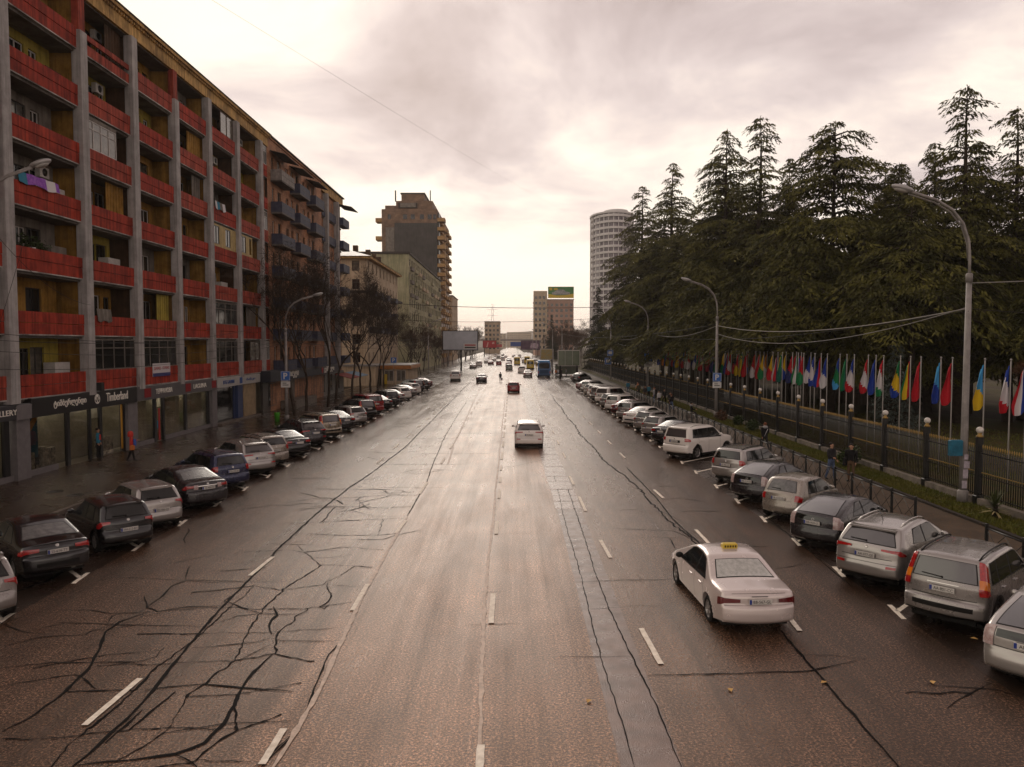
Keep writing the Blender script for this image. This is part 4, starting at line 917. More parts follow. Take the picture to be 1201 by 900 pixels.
    def patch(s, t0, t1, u0, u1, off=.006, nt_=6, nu=8, side=1, both=False, skirt=True, tp=0):
        "sheet following the skin; u may be negative (across the centre)"
        m = MB()
        for sd_ in ((1, -1) if both else (side,)):
            P = []
            for i in range(nt_+1):
                t = t0+(t1-t0)*i/nt_; row = []
                uu0 = u0(i/nt_) if callable(u0) else u0; uu1 = u1(i/nt_) if callable(u1) else u1
                for j in range(nu+1):
                    u = uu0+(uu1-uu0)*j/nu
                    if tp: tm_ = t1+(t0-t1)*.35; t = tm_+(t0+(t1-t0)*i/nt_-tm_)*(1-tp*max(0, 1-1.6*j/nu))
                    row.append(s.skin(t, u, off, sd_) if u >= 0 else (lambda p: (p[0], -p[1], p[2]))(s.skin(t, -u, off, sd_)))
                P.append(row)
            if skirt and off > .004:
                def inn(p, t, u): 
                    return None
                m.grid(P, sm=True, flip=sd_ < 0)
                nx, nz = s.nrm(t0); Q0 = [(p[0]-nx*off*1.5, p[1], p[2]-nz*off*1.5) for p in P[0]]; m.grid([Q0, P[0]], sm=False)
                nx, nz = s.nrm(t1); Q1 = [(p[0]-nx*off*1.5, p[1], p[2]-nz*off*1.5) for p in P[-1]]; m.grid([P[-1], Q1], sm=False)
            else: m.grid(P, sm=True, flip=sd_ < 0)
        return m
    def sidepane(s, quad, off=.006, n=8, clear=.075, sides=(1, -1)):
        "quad: bottom-rear, bottom-front, top-front, top-rear in (x, z)"
        m = MB(); br, bf, tf, tr = quad
        for sd_ in sides:
            P = []
            for j in range(5):
                row = []
                for i in range(n+1):
                    f = i/n; xb, zb = br[0]+(bf[0]-br[0])*f, br[1]+(bf[1]-br[1])*f; xt, zt = tr[0]+(tf[0]-tr[0])*f, tr[1]+(tf[1]-tr[1])*f
                    zt = min(zt, s.ztop(xt)-clear); g_ = j/4; x, z = xb+(xt-xb)*g_, zb+(zt-zb)*g_
                    p = s.dfm((x, s.yside(x, z)+off, z)); row.append((p[0], p[1]*sd_, p[2]))
                P.append(row)
            m.grid(P, sm=True, flip=sd_ > 0)
        return m
    def ztop(s, x):
        if not hasattr(s, '_zt'): s._zt = sorted(s.c(t) for t in s.st)
        best = 0
        for i in range(len(s._zt)-1):
            a, b = s._zt[i], s._zt[i+1]
            if a[0] <= x <= b[0] and b[0]-a[0] > 1e-6: best = max(best, a[1]+(b[1]-a[1])*(x-a[0])/(b[0]-a[0]))
        return best or s.H
def wheel_meshes(Rw, w=.20, spokes=5, fancy=True):
    t = MB(); t.lathe([(Rw*.66, -w/2), (Rw*.9, -w/2), (Rw*.985, -w*.38), (Rw, -w*.2), (Rw, w*.2), (Rw*.985, w*.38), (Rw*.9, w/2), (Rw*.66, w/2)], axis='Y', n=22, close=True)
    r_ = MB(); r_.lathe([(Rw*.67, -w*.46), (Rw*.67, w*.46), (Rw*.62, w*.46), (Rw*.62, -w*.40)], axis='Y', n=20, m=0, close=True)
    r_.lathe([(Rw*.62, -.02), (Rw*.62, .0), (.01, .0)], axis='Y', n=16, m=1)
    r_.lathe([(Rw*.16, .0), (Rw*.16, w*.42), (.01, w*.44)], axis='Y', n=10, m=0)
    for i in range(spokes):
        a = 2*math.pi*i/spokes; M_ = Matrix.Rotation(a, 4, 'Y'); r_.box(-Rw*.085, w*.30, Rw*.1, Rw*.085, w*.43, Rw*.63, 0, M_)
    return t.mesh('wheel', M_tyre), r_.mesh('rim', (M_rim, M_trim))
CT = {}
def make_type(key, **k):
    car = Car(k['L'], k['W'], k['H'], k['chain'], k['belt'], k['rw'], k.get('R', .32), k['xr'], k['xf'], k.get('bot', .22), k.get('clad', 0), k.get('rt', .10), k.get('crown', .035))
    parts = [('body', car.body((PAINT['silver'], M_trim)), None, True)]
    def add(nm, m, mats, paintslot=False, kids=()):
        parts.append((nm, m.mesh(nm, mats) if isinstance(m, MB) else m, None, paintslot))
    L, W, Rw = k['L'], k['W'], car.R
    ub = MB(); ub.box(.25, -W/2+.26, .20, L-.25, W/2-.26, .62); ub.box(.35, -W/2+.15, .16, L-.4, W/2-.15, .24)
    ub.box(car.xr+Rw+.1, -W/2+.08, .2, car.xf-Rw-.1, W/2-.08, .3); add('underbody', ub, M_trim)
    for q_ in k['panes']: 
        br, bf, tf, tr = q_; e = .028
        for sd_ in (1, -1): add('side_window', car.sidepane(q_, .009, sides=(sd_,)), M_cgl)
    xs_ = [p[0] for q_ in k['panes'] for p in q_]
    d = k['panes']; br = d[0][0]; tr = d[0][3]; bf = d[-1][1]; tf = d[-1][2]
    e = .03; add('window_surround', car.sidepane(((br[0]-e, br[1]-e*.7), (bf[0]+e*1.2, bf[1]-e*.7), (tf[0]+e, tf[1]+e), (tr[0]-e, tr[1]+e)), .0045, 20, .055), M_trim)
    g0, g1, gu0, gu1 = k['rglass']; add('rear_window', car.patch(g0, g1, lambda f: -(gu0+(gu1-gu0)*f), lambda f: gu0+(gu1-gu0)*f, .010, 8, 12), k.get('rgm', M_rgl))
    add('rear_window_seal', car.patch(g0-.05, g1+.05, lambda f: -(gu0+(gu1-gu0)*f)-.035, lambda f: gu0+(gu1-gu0)*f+.035, .005, 8, 12, skirt=False), M_trim)
    w0, w1 = k['wglass']; add('windscreen', car.patch(w0, w1, -.93, .93, .008, 6, 10), M_cgl)
    for (t0, t1, u0, u1, m) in k['lamps']:
        for sd_ in (1, -1): add('tail_lamp', car.patch(t0, t1, u0, u1, .020, 6, 10, sd_, tp=.55 if u0 < .73 and u1 > 2 else 0), m)
    for (nm, t0, t1, u0, u1, off, m) in k.get('strips', ()): add(nm, car.patch(t0, t1, u0, u1, off, 3, 14), m, m is None)
    hl = k['head']
    for sd_ in (1, -1): add('head_lamp', car.patch(hl[0], hl[1], .62, 2.22, .012, 3, 8, sd_), M_head)
    # door gaps, handles, sill line
    sm_ = MB()
    for x in k['gaps']:
        for sd_ in (1, -1):
            zt_ = car.belt(x)+.0; P = [[], []]
            for i in range(9):
                z = .30+(zt_-.30)*i/8
                for q_, dx in ((0, -.006), (1, .006)):
                    p = car.dfm((x+dx, car.yside(x+dx, z)+.0035, z)); P[q_].append((p[0], p[1]*sd_, p[2]))
            sm_.grid(P, sm=False, flip=sd_ < 0)
    add('door_gap', sm_, M_seam)
    for x, sd_ in [(x, q_) for x in k['handles'] for q_ in (1, -1)]:
        h = MB(); z = car.belt(x)-.13
        y = car.yside(x, z)*sd_; h.bbox(x-.10, min(y, y+.035*sd_), z-.018, x+.10, max(y, y+.035*sd_), z+.018, .006)
        add('door_handle', h, M_chrome if k.get('chromeh') else PAINT['silver'], not k.get('chromeh'))
    xm, zm = k['mirror']
    for sd_ in (1, -1):
        m = MB(); y = car.yside(xm, zm)*sd_; M_ = Matrix.Translation((xm, y+.13*sd_, zm+.06)); m.ball((0, 0, 0), .1, 10); m.v = [tuple(M_ @ Vector((p[0]*.55, p[1]*1.05, p[2]*.75))) for p in m.v]
        m.tube([(xm, y-.02*sd_, zm), (xm, y+.08*sd_, zm+.03)], .025, 6); add('mirror', m, PAINT['silver'] if k.get('mirp', True) else M_trim, k.get('mirp', True))
    if k.get('rails'):
        a, b = k['rails']
        for sd_ in (1, -1):
            m = MB(); pts = []
            for i in range(9):
                t = a+(b-a)*i/8; p = car.top(t, .90, .045 if 0 < i < 8 else .0); pts.append((p[0], p[1]*sd_, p[2]))
            m.tube(pts, .02, 6)
            add('roof_rail', m, k.get('railm', M_trim))
    if k.get('spoiler'):
        t0, ln = k['spoiler']; x, z = car.c(t0); hw = car.yside(x, z)-.10; P = []
        m = MB(); m.bbox(x-ln, -hw, z-.02, x+.12, hw, z+.035, .012); add('spoiler', m, PAINT['silver'], True)
    if k.get('wiper', True):
        m = MB(); t = g0+.10*(g1-g0); a = car.top(t, .05, .03); b = car.top(g0+.16*(g1-g0), .62, .03); m.tube([a, b], .011, 5); m.ball(a, .025, 6); add('wiper', m, M_trim)
    x, z = car.c(k['plate']); nx, nz = car.nrm(k['plate'])
    parts.append(('PLATE', None, (x+nx*(.055+car.crown), z+nz*(.055+car.crown), math.atan2(nz, -nx)), False))
    if k.get('badge'):
        x, z = car.c(k['badge']); nx, nz = car.nrm(k['badge']); m = MB(); m.lathe([(.045, 0), (.045, .012), (.035, .014), (.035, .006), (.012, .006)], axis='X', n=14); M_ = Matrix.Translation((x+nx*(car.crown+.002), 0, z+nz*(car.crown+.002))) @ Matrix.Rotation(math.pi+math.atan2(nz, -nx)*1.0, 4, 'Y'); m.v = [tuple(M_ @ Vector(p)) for p in m.v]
        add('badge', m, M_chrome)
    m = MB(); a = car.top(k.get('ant', k['wglass'][1]-1.2), 0, .0); m.tube([a, (a[0]-.12, 0, a[2]+.16)], .008, 5)
    if k.get('antenna', True): add('antenna', m, M_trim)
    if car.clad or k.get('archtrim'):
        for sd_ in (1, -1):
            for xc in (car.xr, car.xf):
                m = MB(); P = [[], []]
                for i in range(21):
                    a_ = math.pi*1.06*i/20-math.pi*.03
                    for q_, rr in ((0, Rw+.05), (1, Rw+.12)):
                        x, z = xc+rr*math.cos(a_), Rw+rr*math.sin(a_); p = car.dfm((x, car.yside(x, z)+.012, z)); P[q_].append((p[0], p[1]*sd_, p[2]))
                m.grid(P, flip=sd_ > 0)
                add('wheel_arch_trim', m, M_trim)
    tw, rm = wheel_meshes(Rw, .21, k.get('spokes', 5))
    for xc in (car.xr, car.xf):
        for sd_ in (1, -1):
            y = car.yside(xc, .45)*sd_
            parts.append(('WHEEL', (tw, rm), (xc, y-.12*sd_, Rw, 0 if sd_ > 0 else math.pi), False))
    CT[key] = (parts, L, W); return car
def fb(a, b, L):
    return lambda x: a+(b-a)*max(0, min(1, x/L))
# chains run from under the rear bumper, over the roof, to under the front bumper
def hatch(L, H, deck=.93, lean=.42, hood=.92, nose=.72, bump=.52, wsx=None, roofend=.35):
    xw = wsx or L-1.75
    return [(.09,.30),(.01,.36),(0,.50),(.035,bump+.08),(.075,bump+.12),(.10,deck-.06),(.13,deck),(.13+lean,H-.10),(.13+lean+.10,H-.045),(L*.38,H),(L*.52,H-.005),(xw-.35,H-.10),(xw+.38,hood+.06),(xw+.5,hood+.02),(L-.55,hood-.12),(L-.16,nose),(L-.04,nose-.14),(L,.46),(L-.02,.34),(L-.12,.27)]
# indices: 1-4 bumper, 5-6 tailgate top, 6-7 rear glass, 8.. roof, 11-12 windscreen
def sedan(L, H, deck=1.0, g0=.85, g1=1.45, hood=.93, nose=.70, ws0=None, bump=.55):
    w = ws0 or L-1.95
    return [(.09,.30),(.01,.36),(0,.50),(.02,bump+.10),(.09,bump+.135),(.10,deck-.10),(.16,deck),(g0,deck+.045),(g1,H-.11),(g1+.16,H-.045),(g1+.55,H),(g1+1.0,H-.01),(w,H-.10),(w+.85,hood+.05),(w+1.0,hood),(L-.5,hood-.13),(L-.14,nose),(L-.03,nose-.15),(L,.46),(L-.02,.34),(L-.12,.27)]
# sedan: 5 boot edge, 7-8 rear glass, 12-13 windscreen
def spanes(L, z0, z1, zt, xa, xb, xc, xd, xe):
    "rear door pane xa..xb (top starts xa2), front pane xc..xd, windscreen pillar foot xe"
    return [((xa, z0), (xb, z0-.01), (xb, zt), (xa+.38, zt)), ((xc, z0-.01), (xe, z1), (xd, zt), (xc, zt))]
make_type('taxi', L=4.8, W=1.8, H=1.42, chain=sedan(4.8, 1.42, .97, .98, 1.62, .92, .66, 2.95), belt=fb(.93,.88,4.8), rw=.70, xr=1.02, xf=3.88, R=.31,
 panes=[((1.28,.95),(2.02,.93),(2.02,1.34),(1.70,1.34)), ((2.10,.93),(3.32,.90),(2.78,1.34),(2.10,1.34))], rglass=(7.05,7.95,.86,.80), rgm=mat('painted_sky_wet_glass', (.44,.43,.40), .10, spec=.8, col2=(.30,.30,.275), vscale=9, bump=.4, bscale=90, dist=.004, coat=1), wglass=(12.05,12.9),  # pale rear glass, the reflected sky is put into its base colour
 lamps=[(4.05,4.95,.56,2.10,M_tld)], strips=[('boot_gap',5.55,5.62,-.80,.80,.004,M_seam),('bumper_line',3.75,3.95,-1,1,.004,M_seam),('handle_strip',5.02,5.10,-.24,.24,.02,M_trim)], head=(15.6,16.4), gaps=(1.35,2.06,3.2), handles=(1.55,2.32), mirror=(3.12,.95), plate=4.55, wiper=False, antenna=False, mirp=False, spokes=7)
make_type('sedan', L=4.6, W=1.78, H=1.45, chain=sedan(4.6, 1.45, 1.03, .72, 1.42, .93, .68, 2.72, .60), belt=fb(.98,.89,4.6), rw=.72, xr=.98, xf=3.68, R=.32,
 panes=[((1.12,1.0),(1.92,.97),(1.92,1.37),(1.52,1.37)), ((2.0,.97),(3.2,.92),(2.62,1.37),(2.0,1.37))], rglass=(7.05,7.95,.88,.80), wglass=(12.05,12.9),
 lamps=[(4.3,5.3,.58,2.20,M_tl)], strips=[('boot_gap',5.85,5.92,-.80,.80,.004,M_seam),('bumper_line',3.8,3.95,-1,1,.004,M_seam),('bumper_insert',1.7,2.3,-.7,.7,.01,M_trim)], head=(15.6,16.4), gaps=(1.25,1.96,3.05), handles=(1.45,2.2), mirror=(3.0,.97), plate=4.55, badge=5.35, wiper=False, antenna=False)
make_type('sedan_wide_lamps', L=4.8, W=1.82, H=1.47, chain=sedan(4.8, 1.47, 1.06, .66, 1.45, .95, .70, 2.85, .62), belt=fb(1.0,.90,4.8), rw=.72, xr=1.0, xf=3.8, R=.33,
 panes=[((1.12,1.02),(1.98,.99),(1.98,1.39),(1.55,1.39)), ((2.06,.99),(3.35,.93),(2.72,1.39),(2.06,1.39))], rglass=(7.05,7.95,.88,.80), wglass=(12.05,12.9),
 lamps=[(4.35,5.2,.50,.72,M_tlw),(4.35,5.25,.72,2.16,M_tl)], strips=[('chrome_strip',4.85,4.98,-.5,.5,.014,M_chrome),('bumper_line',3.8,3.95,-1,1,.004,M_seam)], head=(15.6,16.4), gaps=(1.3,2.02,3.2), handles=(1.5,2.3), mirror=(3.1,.99), plate=4.5, badge=5.3, wiper=False, antenna=False)
make_type('hatchback', L=4.0, W=1.7, H=1.47, chain=hatch(4.0, 1.47, 1.0, .30, .95, .72, .55, 2.35), belt=fb(.98,.91,4.0), rw=.76, xr=.66, xf=3.14, R=.31,
 panes=[((.72,1.0),(1.42,.98),(1.42,1.38),(.92,1.36)), ((1.50,.98),(2.72,.93),(2.15,1.38),(1.50,1.38))], rglass=(6.12,7.0,.88,.80), rgm=M_cgl, wglass=(11.05,11.9),
 lamps=[(4.45,5.75,.72,2.16,M_tl)], strips=[('tailgate_gap',4.15,4.22,-.86,.86,.004,M_seam)], head=(14.4,15.2), gaps=(.86,1.46,2.6), handles=(1.0,1.7), mirror=(2.5,.98), plate=4.0, badge=5.4, spoiler=(7.55,.10))
make_type('micra', L=3.7, W=1.66, H=1.54, chain=[(.09,.30),(.01,.36),(-.02,.52),(.03,.66),(.06,.80),(.12,.96),(.16,1.0),(.42,1.34),(.58,1.47),(1.2,1.54),(1.75,1.52),(2.05,1.45),(2.78,1.02),(2.9,.98),(3.3,.86),(3.58,.70),(3.68,.58),(3.7,.46),(3.68,.34),(3.58,.27)], belt=fb(.98,.93,3.7), rw=.74, xr=.58, xf=3.0, R=.30, rt=.16, crown=.06,
 panes=[((.72,1.0),(1.32,.98),(1.32,1.42),(.95,1.38)), ((1.40,.98),(2.60,.96),(2.02,1.40),(1.40,1.43))], rglass=(6.15,7.5,.84,.74), wglass=(11.05,11.9),
 lamps=[(3.6,5.0,.86,2.10,M_tl)], strips=[('tailgate_gap',3.55,3.62,-.72,.72,.004,M_seam)], head=(14.0,14.8), gaps=(.80,1.36,2.5), handles=(.95,1.6), mirror=(2.4,1.0), plate=4.0, badge=None)
make_type('liftback_hybrid', L=4.45, W=1.74, H=1.49, chain=[(.09,.30),(.01,.36),(0,.52),(.03,.64),(.07,.70),(.09,.92),(.13,1.02),(.17,1.08),(.95,1.33),(1.5,1.45),(1.95,1.49),(2.3,1.47),(2.6,1.40),(3.5,.98),(3.6,.95),(4.05,.82),(4.32,.68),(4.42,.56),(4.45,.46),(4.42,.34),(4.32,.27)], belt=fb(1.0,.90,4.45), rw=.70, xr=.92, xf=3.6, R=.32,
 panes=[((1.15,1.03),(1.88,1.0),(1.88,1.39),(1.55,1.37)), ((1.96,1.0),(3.15,.94),(2.5,1.35),(1.96,1.40))], rglass=(7.10,8.75,.86,.78), rgm=mat('dark_rear_glass', (.035,.032,.034), .10, spec=.7, col2=(.02,.02,.02), vscale=6, bump=.3, bscale=90, dist=.004, coat=1), wglass=(12.05,12.95),
 lamps=[(4.1,6.9,.84,2.16,M_tlw)], strips=[('lower_rear_window',5.0,6.5,-.80,.80,.012,M_cgl),('tailgate_gap',4.15,4.22,-.82,.82,.004,M_seam)], head=(15.5,16.3), gaps=(1.25,1.92,3.0), handles=(1.42,2.15), mirror=(2.9,.98), plate=4.7, badge=5.2, wiper=False)
make_type('crossover', L=4.41, W=1.82, H=1.67, chain=[(.10,.34),(.01,.42),(0,.60),(.04,.72),(.07,.80),(.10,1.04),(.14,1.12),(.50,1.50),(.60,1.57),(1.5,1.66),(2.1,1.66),(2.45,1.58),(3.3,1.13),(3.42,1.09),(3.9,.98),(4.25,.80),(4.38,.66),(4.41,.52),(4.38,.38),(4.28,.30)], belt=lambda x: 1.14-.12*x/4.41, rw=.72, xr=.88, xf=3.52, R=.35, bot=.26, clad=.36,
 panes=[((1.02,1.20),(1.75,1.12),(1.75,1.55),(1.25,1.50)), ((1.83,1.11),(3.02,1.06),(2.40,1.53),(1.83,1.56))], rglass=(6.15,7.0,.90,.80), rgm=mat('privacy_glass', (.05,.045,.045), .10, coat=1, spec=.7, bump=.2, bscale=90, dist=.004), wglass=(11.05,11.9),
 lamps=[(4.7,5.75,.50,2.24,M_tl),(2.1,2.6,.70,1.0,M_tl)], strips=[('tailgate_gap',4.12,4.19,-.84,.84,.004,M_seam),('bumper_crease',2.9,3.0,-1,1,.006,M_seam)], head=(14.3,15.2), gaps=(1.1,1.79,2.95), handles=(1.3,2.0), mirror=(2.85,1.12), plate=4.45, badge=5.6, rails=(8.3,11.0), railm=M_chrome, spoiler=(7.6,.14), ant=8.6)
make_type('boxy_suv', L=4.63, W=1.79, H=1.69, chain=[(.10,.36),(.01,.42),(0,.62),(.03,.70),(.10,.74),(.10,1.05),(.13,1.13),(.34,1.58),(.42,1.64),(1.3,1.69),(2.3,1.68),(2.6,1.60),(3.3,1.15),(3.42,1.11),(4.1,1.02),(4.45,.88),(4.6,.72),(4.63,.55),(4.60,.40),(4.5,.30)], belt=lambda x: 1.10-.06*x/4.63, rw=.80, xr=.92, xf=3.55, R=.36, bot=.28, clad=.40, rt=.06,
 panes=[((.55,1.14),(1.02,1.13),(1.02,1.56),(.68,1.55)), ((1.10,1.13),(1.92,1.12),(1.92,1.58),(1.10,1.58)), ((2.0,1.12),(3.18,1.07),(2.62,1.56),(2.0,1.58))], rglass=(6.05,7.0,.86,.84), rgm=MATS['privacy_glass'], wglass=(11.05,11.9),
 lamps=[(4.6,5.4,.90,2.12,M_tl),(5.4,6.3,.92,2.12,M_tla),(6.3,7.6,.94,2.10,M_tl)], strips=[('number_plate_strip',5.2,5.32,-.42,.42,.03,M_chrome),('tailgate_gap',4.12,4.19,-.84,.84,.004,M_seam),('bumper_plastic',1.6,2.2,-.8,.8,.012,M_trim)], head=(14.3,15.2), gaps=(1.06,1.96,3.05), handles=(1.3,2.2), mirror=(3.0,1.12), plate=4.75, badge=None, rails=(8.0,11.0), ant=9.5, antenna=False)
make_type('large_suv', L=4.78, W=1.88, H=1.85, chain=[(.10,.40),(.01,.46),(0,.68),(.03,.76),(.09,.80),(.10,1.10),(.12,1.20),(.30,1.70),(.38,1.78),(1.3,1.85),(2.4,1.83),(2.7,1.75),(3.35,1.28),(3.45,1.24),(4.25,1.14),(4.6,.98),(4.75,.80),(4.78,.60),(4.75,.45),(4.62,.36)], belt=lambda x: 1.20-.06*x/4.78, rw=.80, xr=.98, xf=3.77, R=.39, bot=.34, rt=.07,
 panes=[((.55,1.24),(1.05,1.23),(1.05,1.70),(.68,1.68)), ((1.13,1.23),(1.98,1.21),(1.98,1.72),(1.13,1.72)), ((2.06,1.21),(3.22,1.17),(2.70,1.70),(2.06,1.72))], rglass=(6.15,7.0,.86,.82), rgm=MATS['privacy_glass'], wglass=(11.05,11.9),
 lamps=[(4.8,5.95,.80,2.14,M_tl)], strips=[('tailgate_gap',4.12,4.19,-.86,.86,.004,M_seam),('plate_recess',4.5,5.0,-.45,.45,.008,M_trim)], head=(14.3,15.2), gaps=(1.09,2.02,3.1), handles=(1.35,2.25), mirror=(3.05,1.25), plate=4.75, badge=5.5, rails=(8.3,10.8), railm=PAINT['silver'], spoiler=(7.6,.10), ant=9.5, antenna=False, spokes=6)
make_type('estate', L=4.6, W=1.75, H=1.62, chain=[(.10,.34),(.01,.42),(0,.60),(.03,.70),(.08,.74),(.09,1.02),(.12,1.10),(.35,1.50),(.45,1.57),(1.3,1.62),(2.2,1.61),(2.5,1.53),(3.3,1.08),(3.4,1.04),(4.1,.93),(4.43,.78),(4.57,.66),(4.6,.52),(4.57,.38),(4.47,.30)], belt=lambda x: 1.08-.1*x/4.6, rw=.77, xr=.86, xf=3.55, R=.33, bot=.25, rt=.07,
 panes=[((.50,1.10),(1.0,1.09),(1.0,1.50),(.68,1.48)), ((1.08,1.09),(1.9,1.06),(1.9,1.51),(1.08,1.51)), ((1.98,1.06),(3.08,1.01),(2.5,1.49),(1.98,1.51))], rglass=(6.15,7.0,.88,.82), rgm=M_cgl, wglass=(11.05,11.9),
 lamps=[(4.55,6.0,.86,2.12,M_tl)], strips=[('tailgate_gap',4.12,4.19,-.84,.84,.004,M_seam)], head=(14.3,15.2), gaps=(1.04,1.94,3.0), handles=(1.3,2.15), mirror=(2.95,1.05), plate=4.5, badge=5.3, rails=(8.0,10.9), ant=9.5, antenna=False)
make_type('minibus', L=6.2, W=1.98, H=2.6, chain=[(.10,.40),(.02,.46),(0,.7),(.03,.82),(.05,.9),(.06,1.2),(.07,1.3),(.12,2.2),(.25,2.52),(1.3,2.6),(3.9,2.58),(4.3,2.45),(5.2,1.45),(5.3,1.38),(5.8,1.2),(6.05,1.0),(6.15,.8),(6.2,.6),(6.17,.45),(6.05,.36)], belt=lambda x: 1.3, rw=.86, xr=1.2, xf=5.1, R=.36, bot=.34, rt=.04,
 panes=[((.5,1.35),(1.9,1.35),(1.9,2.1),(.5,2.1)), ((2.0,1.35),(3.4,1.35),(3.4,2.1),(2.0,2.1)), ((3.5,1.35),(5.0,1.35),(4.4,2.1),(3.5,2.1))], rglass=(6.1,6.9,.80,.78), rgm=M_cgl, wglass=(11.05,11.9),
 lamps=[(4.6,5.9,.92,2.08,M_tl)], head=(14.3,15.2), gaps=(1.95,3.45), handles=(3.6,), mirror=(4.9,1.5), plate=4.5, antenna=False, wiper=False)
PLM = MB(); PLM.bbox(-.018, -.26, -.056, .0, .26, .056, .004, 0); PLM.box(-.0215, .205, -.052, -.0181, .256, .052, 1); PLM = PLM.mesh('number_plate', (M_plate, M_plb))
def car(key, paintk, x, y, deg, label, group=None, plate=None, cat='car', name='parked_car', taxi=False, anchor=None, simple=False):
    "x, y: ground point under the middle of the rear bumper; deg: heading from +Y toward +X"
    parts, L, W = CT[key]; hz = math.pi/2-R(deg); t = thing(name, label, cat, (x, y, 0), hz, group); P = PAINT[paintk]
    for (nm, me, inf, ps) in parts:
        if nm == 'PLATE':
            pl = ob('number_plate', PLM, t, (inf[0], 0, inf[1])); pl.rotation_euler = (0, max(-.5, min(.5, -(inf[2]))), 0) if False else (0, 0, 0)
            if plate and not simple:
                o = ob('lettering', text_mesh(plate, M_plt, .40, .07, .002), pl, (-.0205, -.03, 0)); o.rotation_euler = (0, 0, -math.pi/2)
        elif nm == 'WHEEL':
            wo = ob('wheel', me[0], t, inf[:3]); wo.rotation_euler.z = inf[3]; ob('rim', me[1], wo)
        else:
            o = ob(nm, me, t)
            if ps: o.material_slots[0].link = 'OBJECT'; o.material_slots[0].material = P
    if taxi:
        m = MB(); m.bbox(2.05, -.19, 1.44, 2.22, .19, 1.56, .02); m.build('taxi_sign', mat('taxi_yellow', (.55, .38, .04), .4), t); 
        for i in range(5): MB().box(2.04, -.15+i*.065, 1.47, 2.048, -.12+i*.065, 1.52).build('taxi_mark', M_trim, t)
    return t
GL, GR, GM = 'cars parked at an angle along the left kerb', 'cars parked at an angle along the right kerb', 'cars driving away up the road'
def rc(px, py): q_ = G(px, py); return q_.x, q_.y
# moving traffic near
car('taxi', 'pearl', 5.52, 16.75, -3, 'pearl white taxi saloon with a yellow roof sign driving in the right lane', GM, 'BB-567-GL', name='taxi_car', taxi=True)
car('crossover', 'white', 1.06, 47.1, 0, 'white crossover driving in the middle lane with both dark mirrors standing out', GM, 'TT-707-AA', name='moving_car')
car('hatchback', 'red', .2, 101.5, 0, 'bright red small car driving beyond the white crossover', GM, name='moving_car')
car('sedan', 'graphite', -5.15, 128, 0, 'dark grey saloon driving alone in the left lanes', GM, name='moving_car')
car('sedan', 'silver', 3.1, 149, 0, 'silver saloon driving just left of the blue bus', GM, name='moving_car')
car('estate', 'white', 2.2, 171, 0, 'white estate driving left of the bus and in front of the yellow minibuses', GM, name='moving_car')
car('estate', 'green', -.7, 186, 0, 'grey green van-like car driving by the centre line beyond the red car', GM, name='moving_car')
# right row, near to far
car('liftback_hybrid', 'silver', 9.6, 13.95, 47, 'silver liftback with a black spoiler bar cut by the right edge of the frame', GR, 'AI-135-AC')
car('boxy_suv', 'dsilver', 9.72, 17.1, 47, 'silver boxy off-roader with tall red and amber column tail lamps', GR, 'AA-801-CC')
car('crossover', 'silver', 9.4, 20.2, 48, 'silver crossover with chrome roof rails between the boxy silver off-roader and a black liftback', GR, 'AA-077-GE')
car('liftback_hybrid', 'graphite', 9.5, 24.05, 47, 'black liftback with clear tail lamps, the nearer of two alike, beside the silver crossover', GR, 'BB-930-LL')
car('micra', 'greybeige', 9.85, 28.1, 47, 'small round silver beige hatchback between the two black liftbacks', GR, 'IB-517-AI')
car('liftback_hybrid', 'graphite', 9.65, 31.4, 47, 'black liftback with clear tail lamps, the farther of two alike, beside the little silver estate', GR, 'RR-214-RS')
car('estate', 'silver', 9.95, 35.6, 47, 'small silver estate beside the empty parking bays', GR, 'PP-480-PP')
car('large_suv', 'white', 9.15, 43.2, 50, 'big white off-roader parked just beyond the empty bays', GR, 'WV-002-WV')
far_r = [('sedan','graphite'),('hatchback','silver'),('hatchback','silver'),('sedan','white'),('estate','silver'),('sedan','maroon'),('estate','white'),('hatchback','silver'),('large_suv','white'),('boxy_suv','silver'),('estate','white'),('hatchback','greybeige'),('estate','silver'),('sedan','maroon')]
Y = 49.6; ORD = ['first','second','third','fourth','fifth','sixth','seventh','eighth','ninth','tenth','eleventh','twelfth','thirteenth','fourteenth','fifteenth','sixteenth','seventeenth','eighteenth','nineteenth','twentieth']
CN = {'graphite':'dark grey','silver':'silver','white':'white','maroon':'maroon','greybeige':'grey beige','beige':'beige','black':'black','blue':'navy blue','red':'red','champagne':'champagne','green':'grey green','pearl':'pearl','dsilver':'dull silver'}
TN = {'sedan':'saloon','hatchback':'hatchback','estate':'estate','large_suv':'big off-roader','boxy_suv':'boxy off-roader','sedan_wide_lamps':'wide saloon','crossover':'crossover','liftback_hybrid':'liftback','micra':'small round hatchback'}
for i, (k, c_) in enumerate(far_r):
    car(k, c_, 9.5+rb.uniform(-.15, .2)-.008*i, Y, 47+rb.uniform(-3, 3), '%s %s, %s car beyond the big white off-roader in the right row' % (CN[c_], TN[k], ORD[i]), GR); Y += 3.6+.14*i
car('sedan', 'silver', 10.9, 136, 40, 'silver saloon last in the right row, near the bus and the glass board', GR); car('hatchback', 'black', 10.7, 130, 42, 'black hatchback parked second to last in the right row', GR)
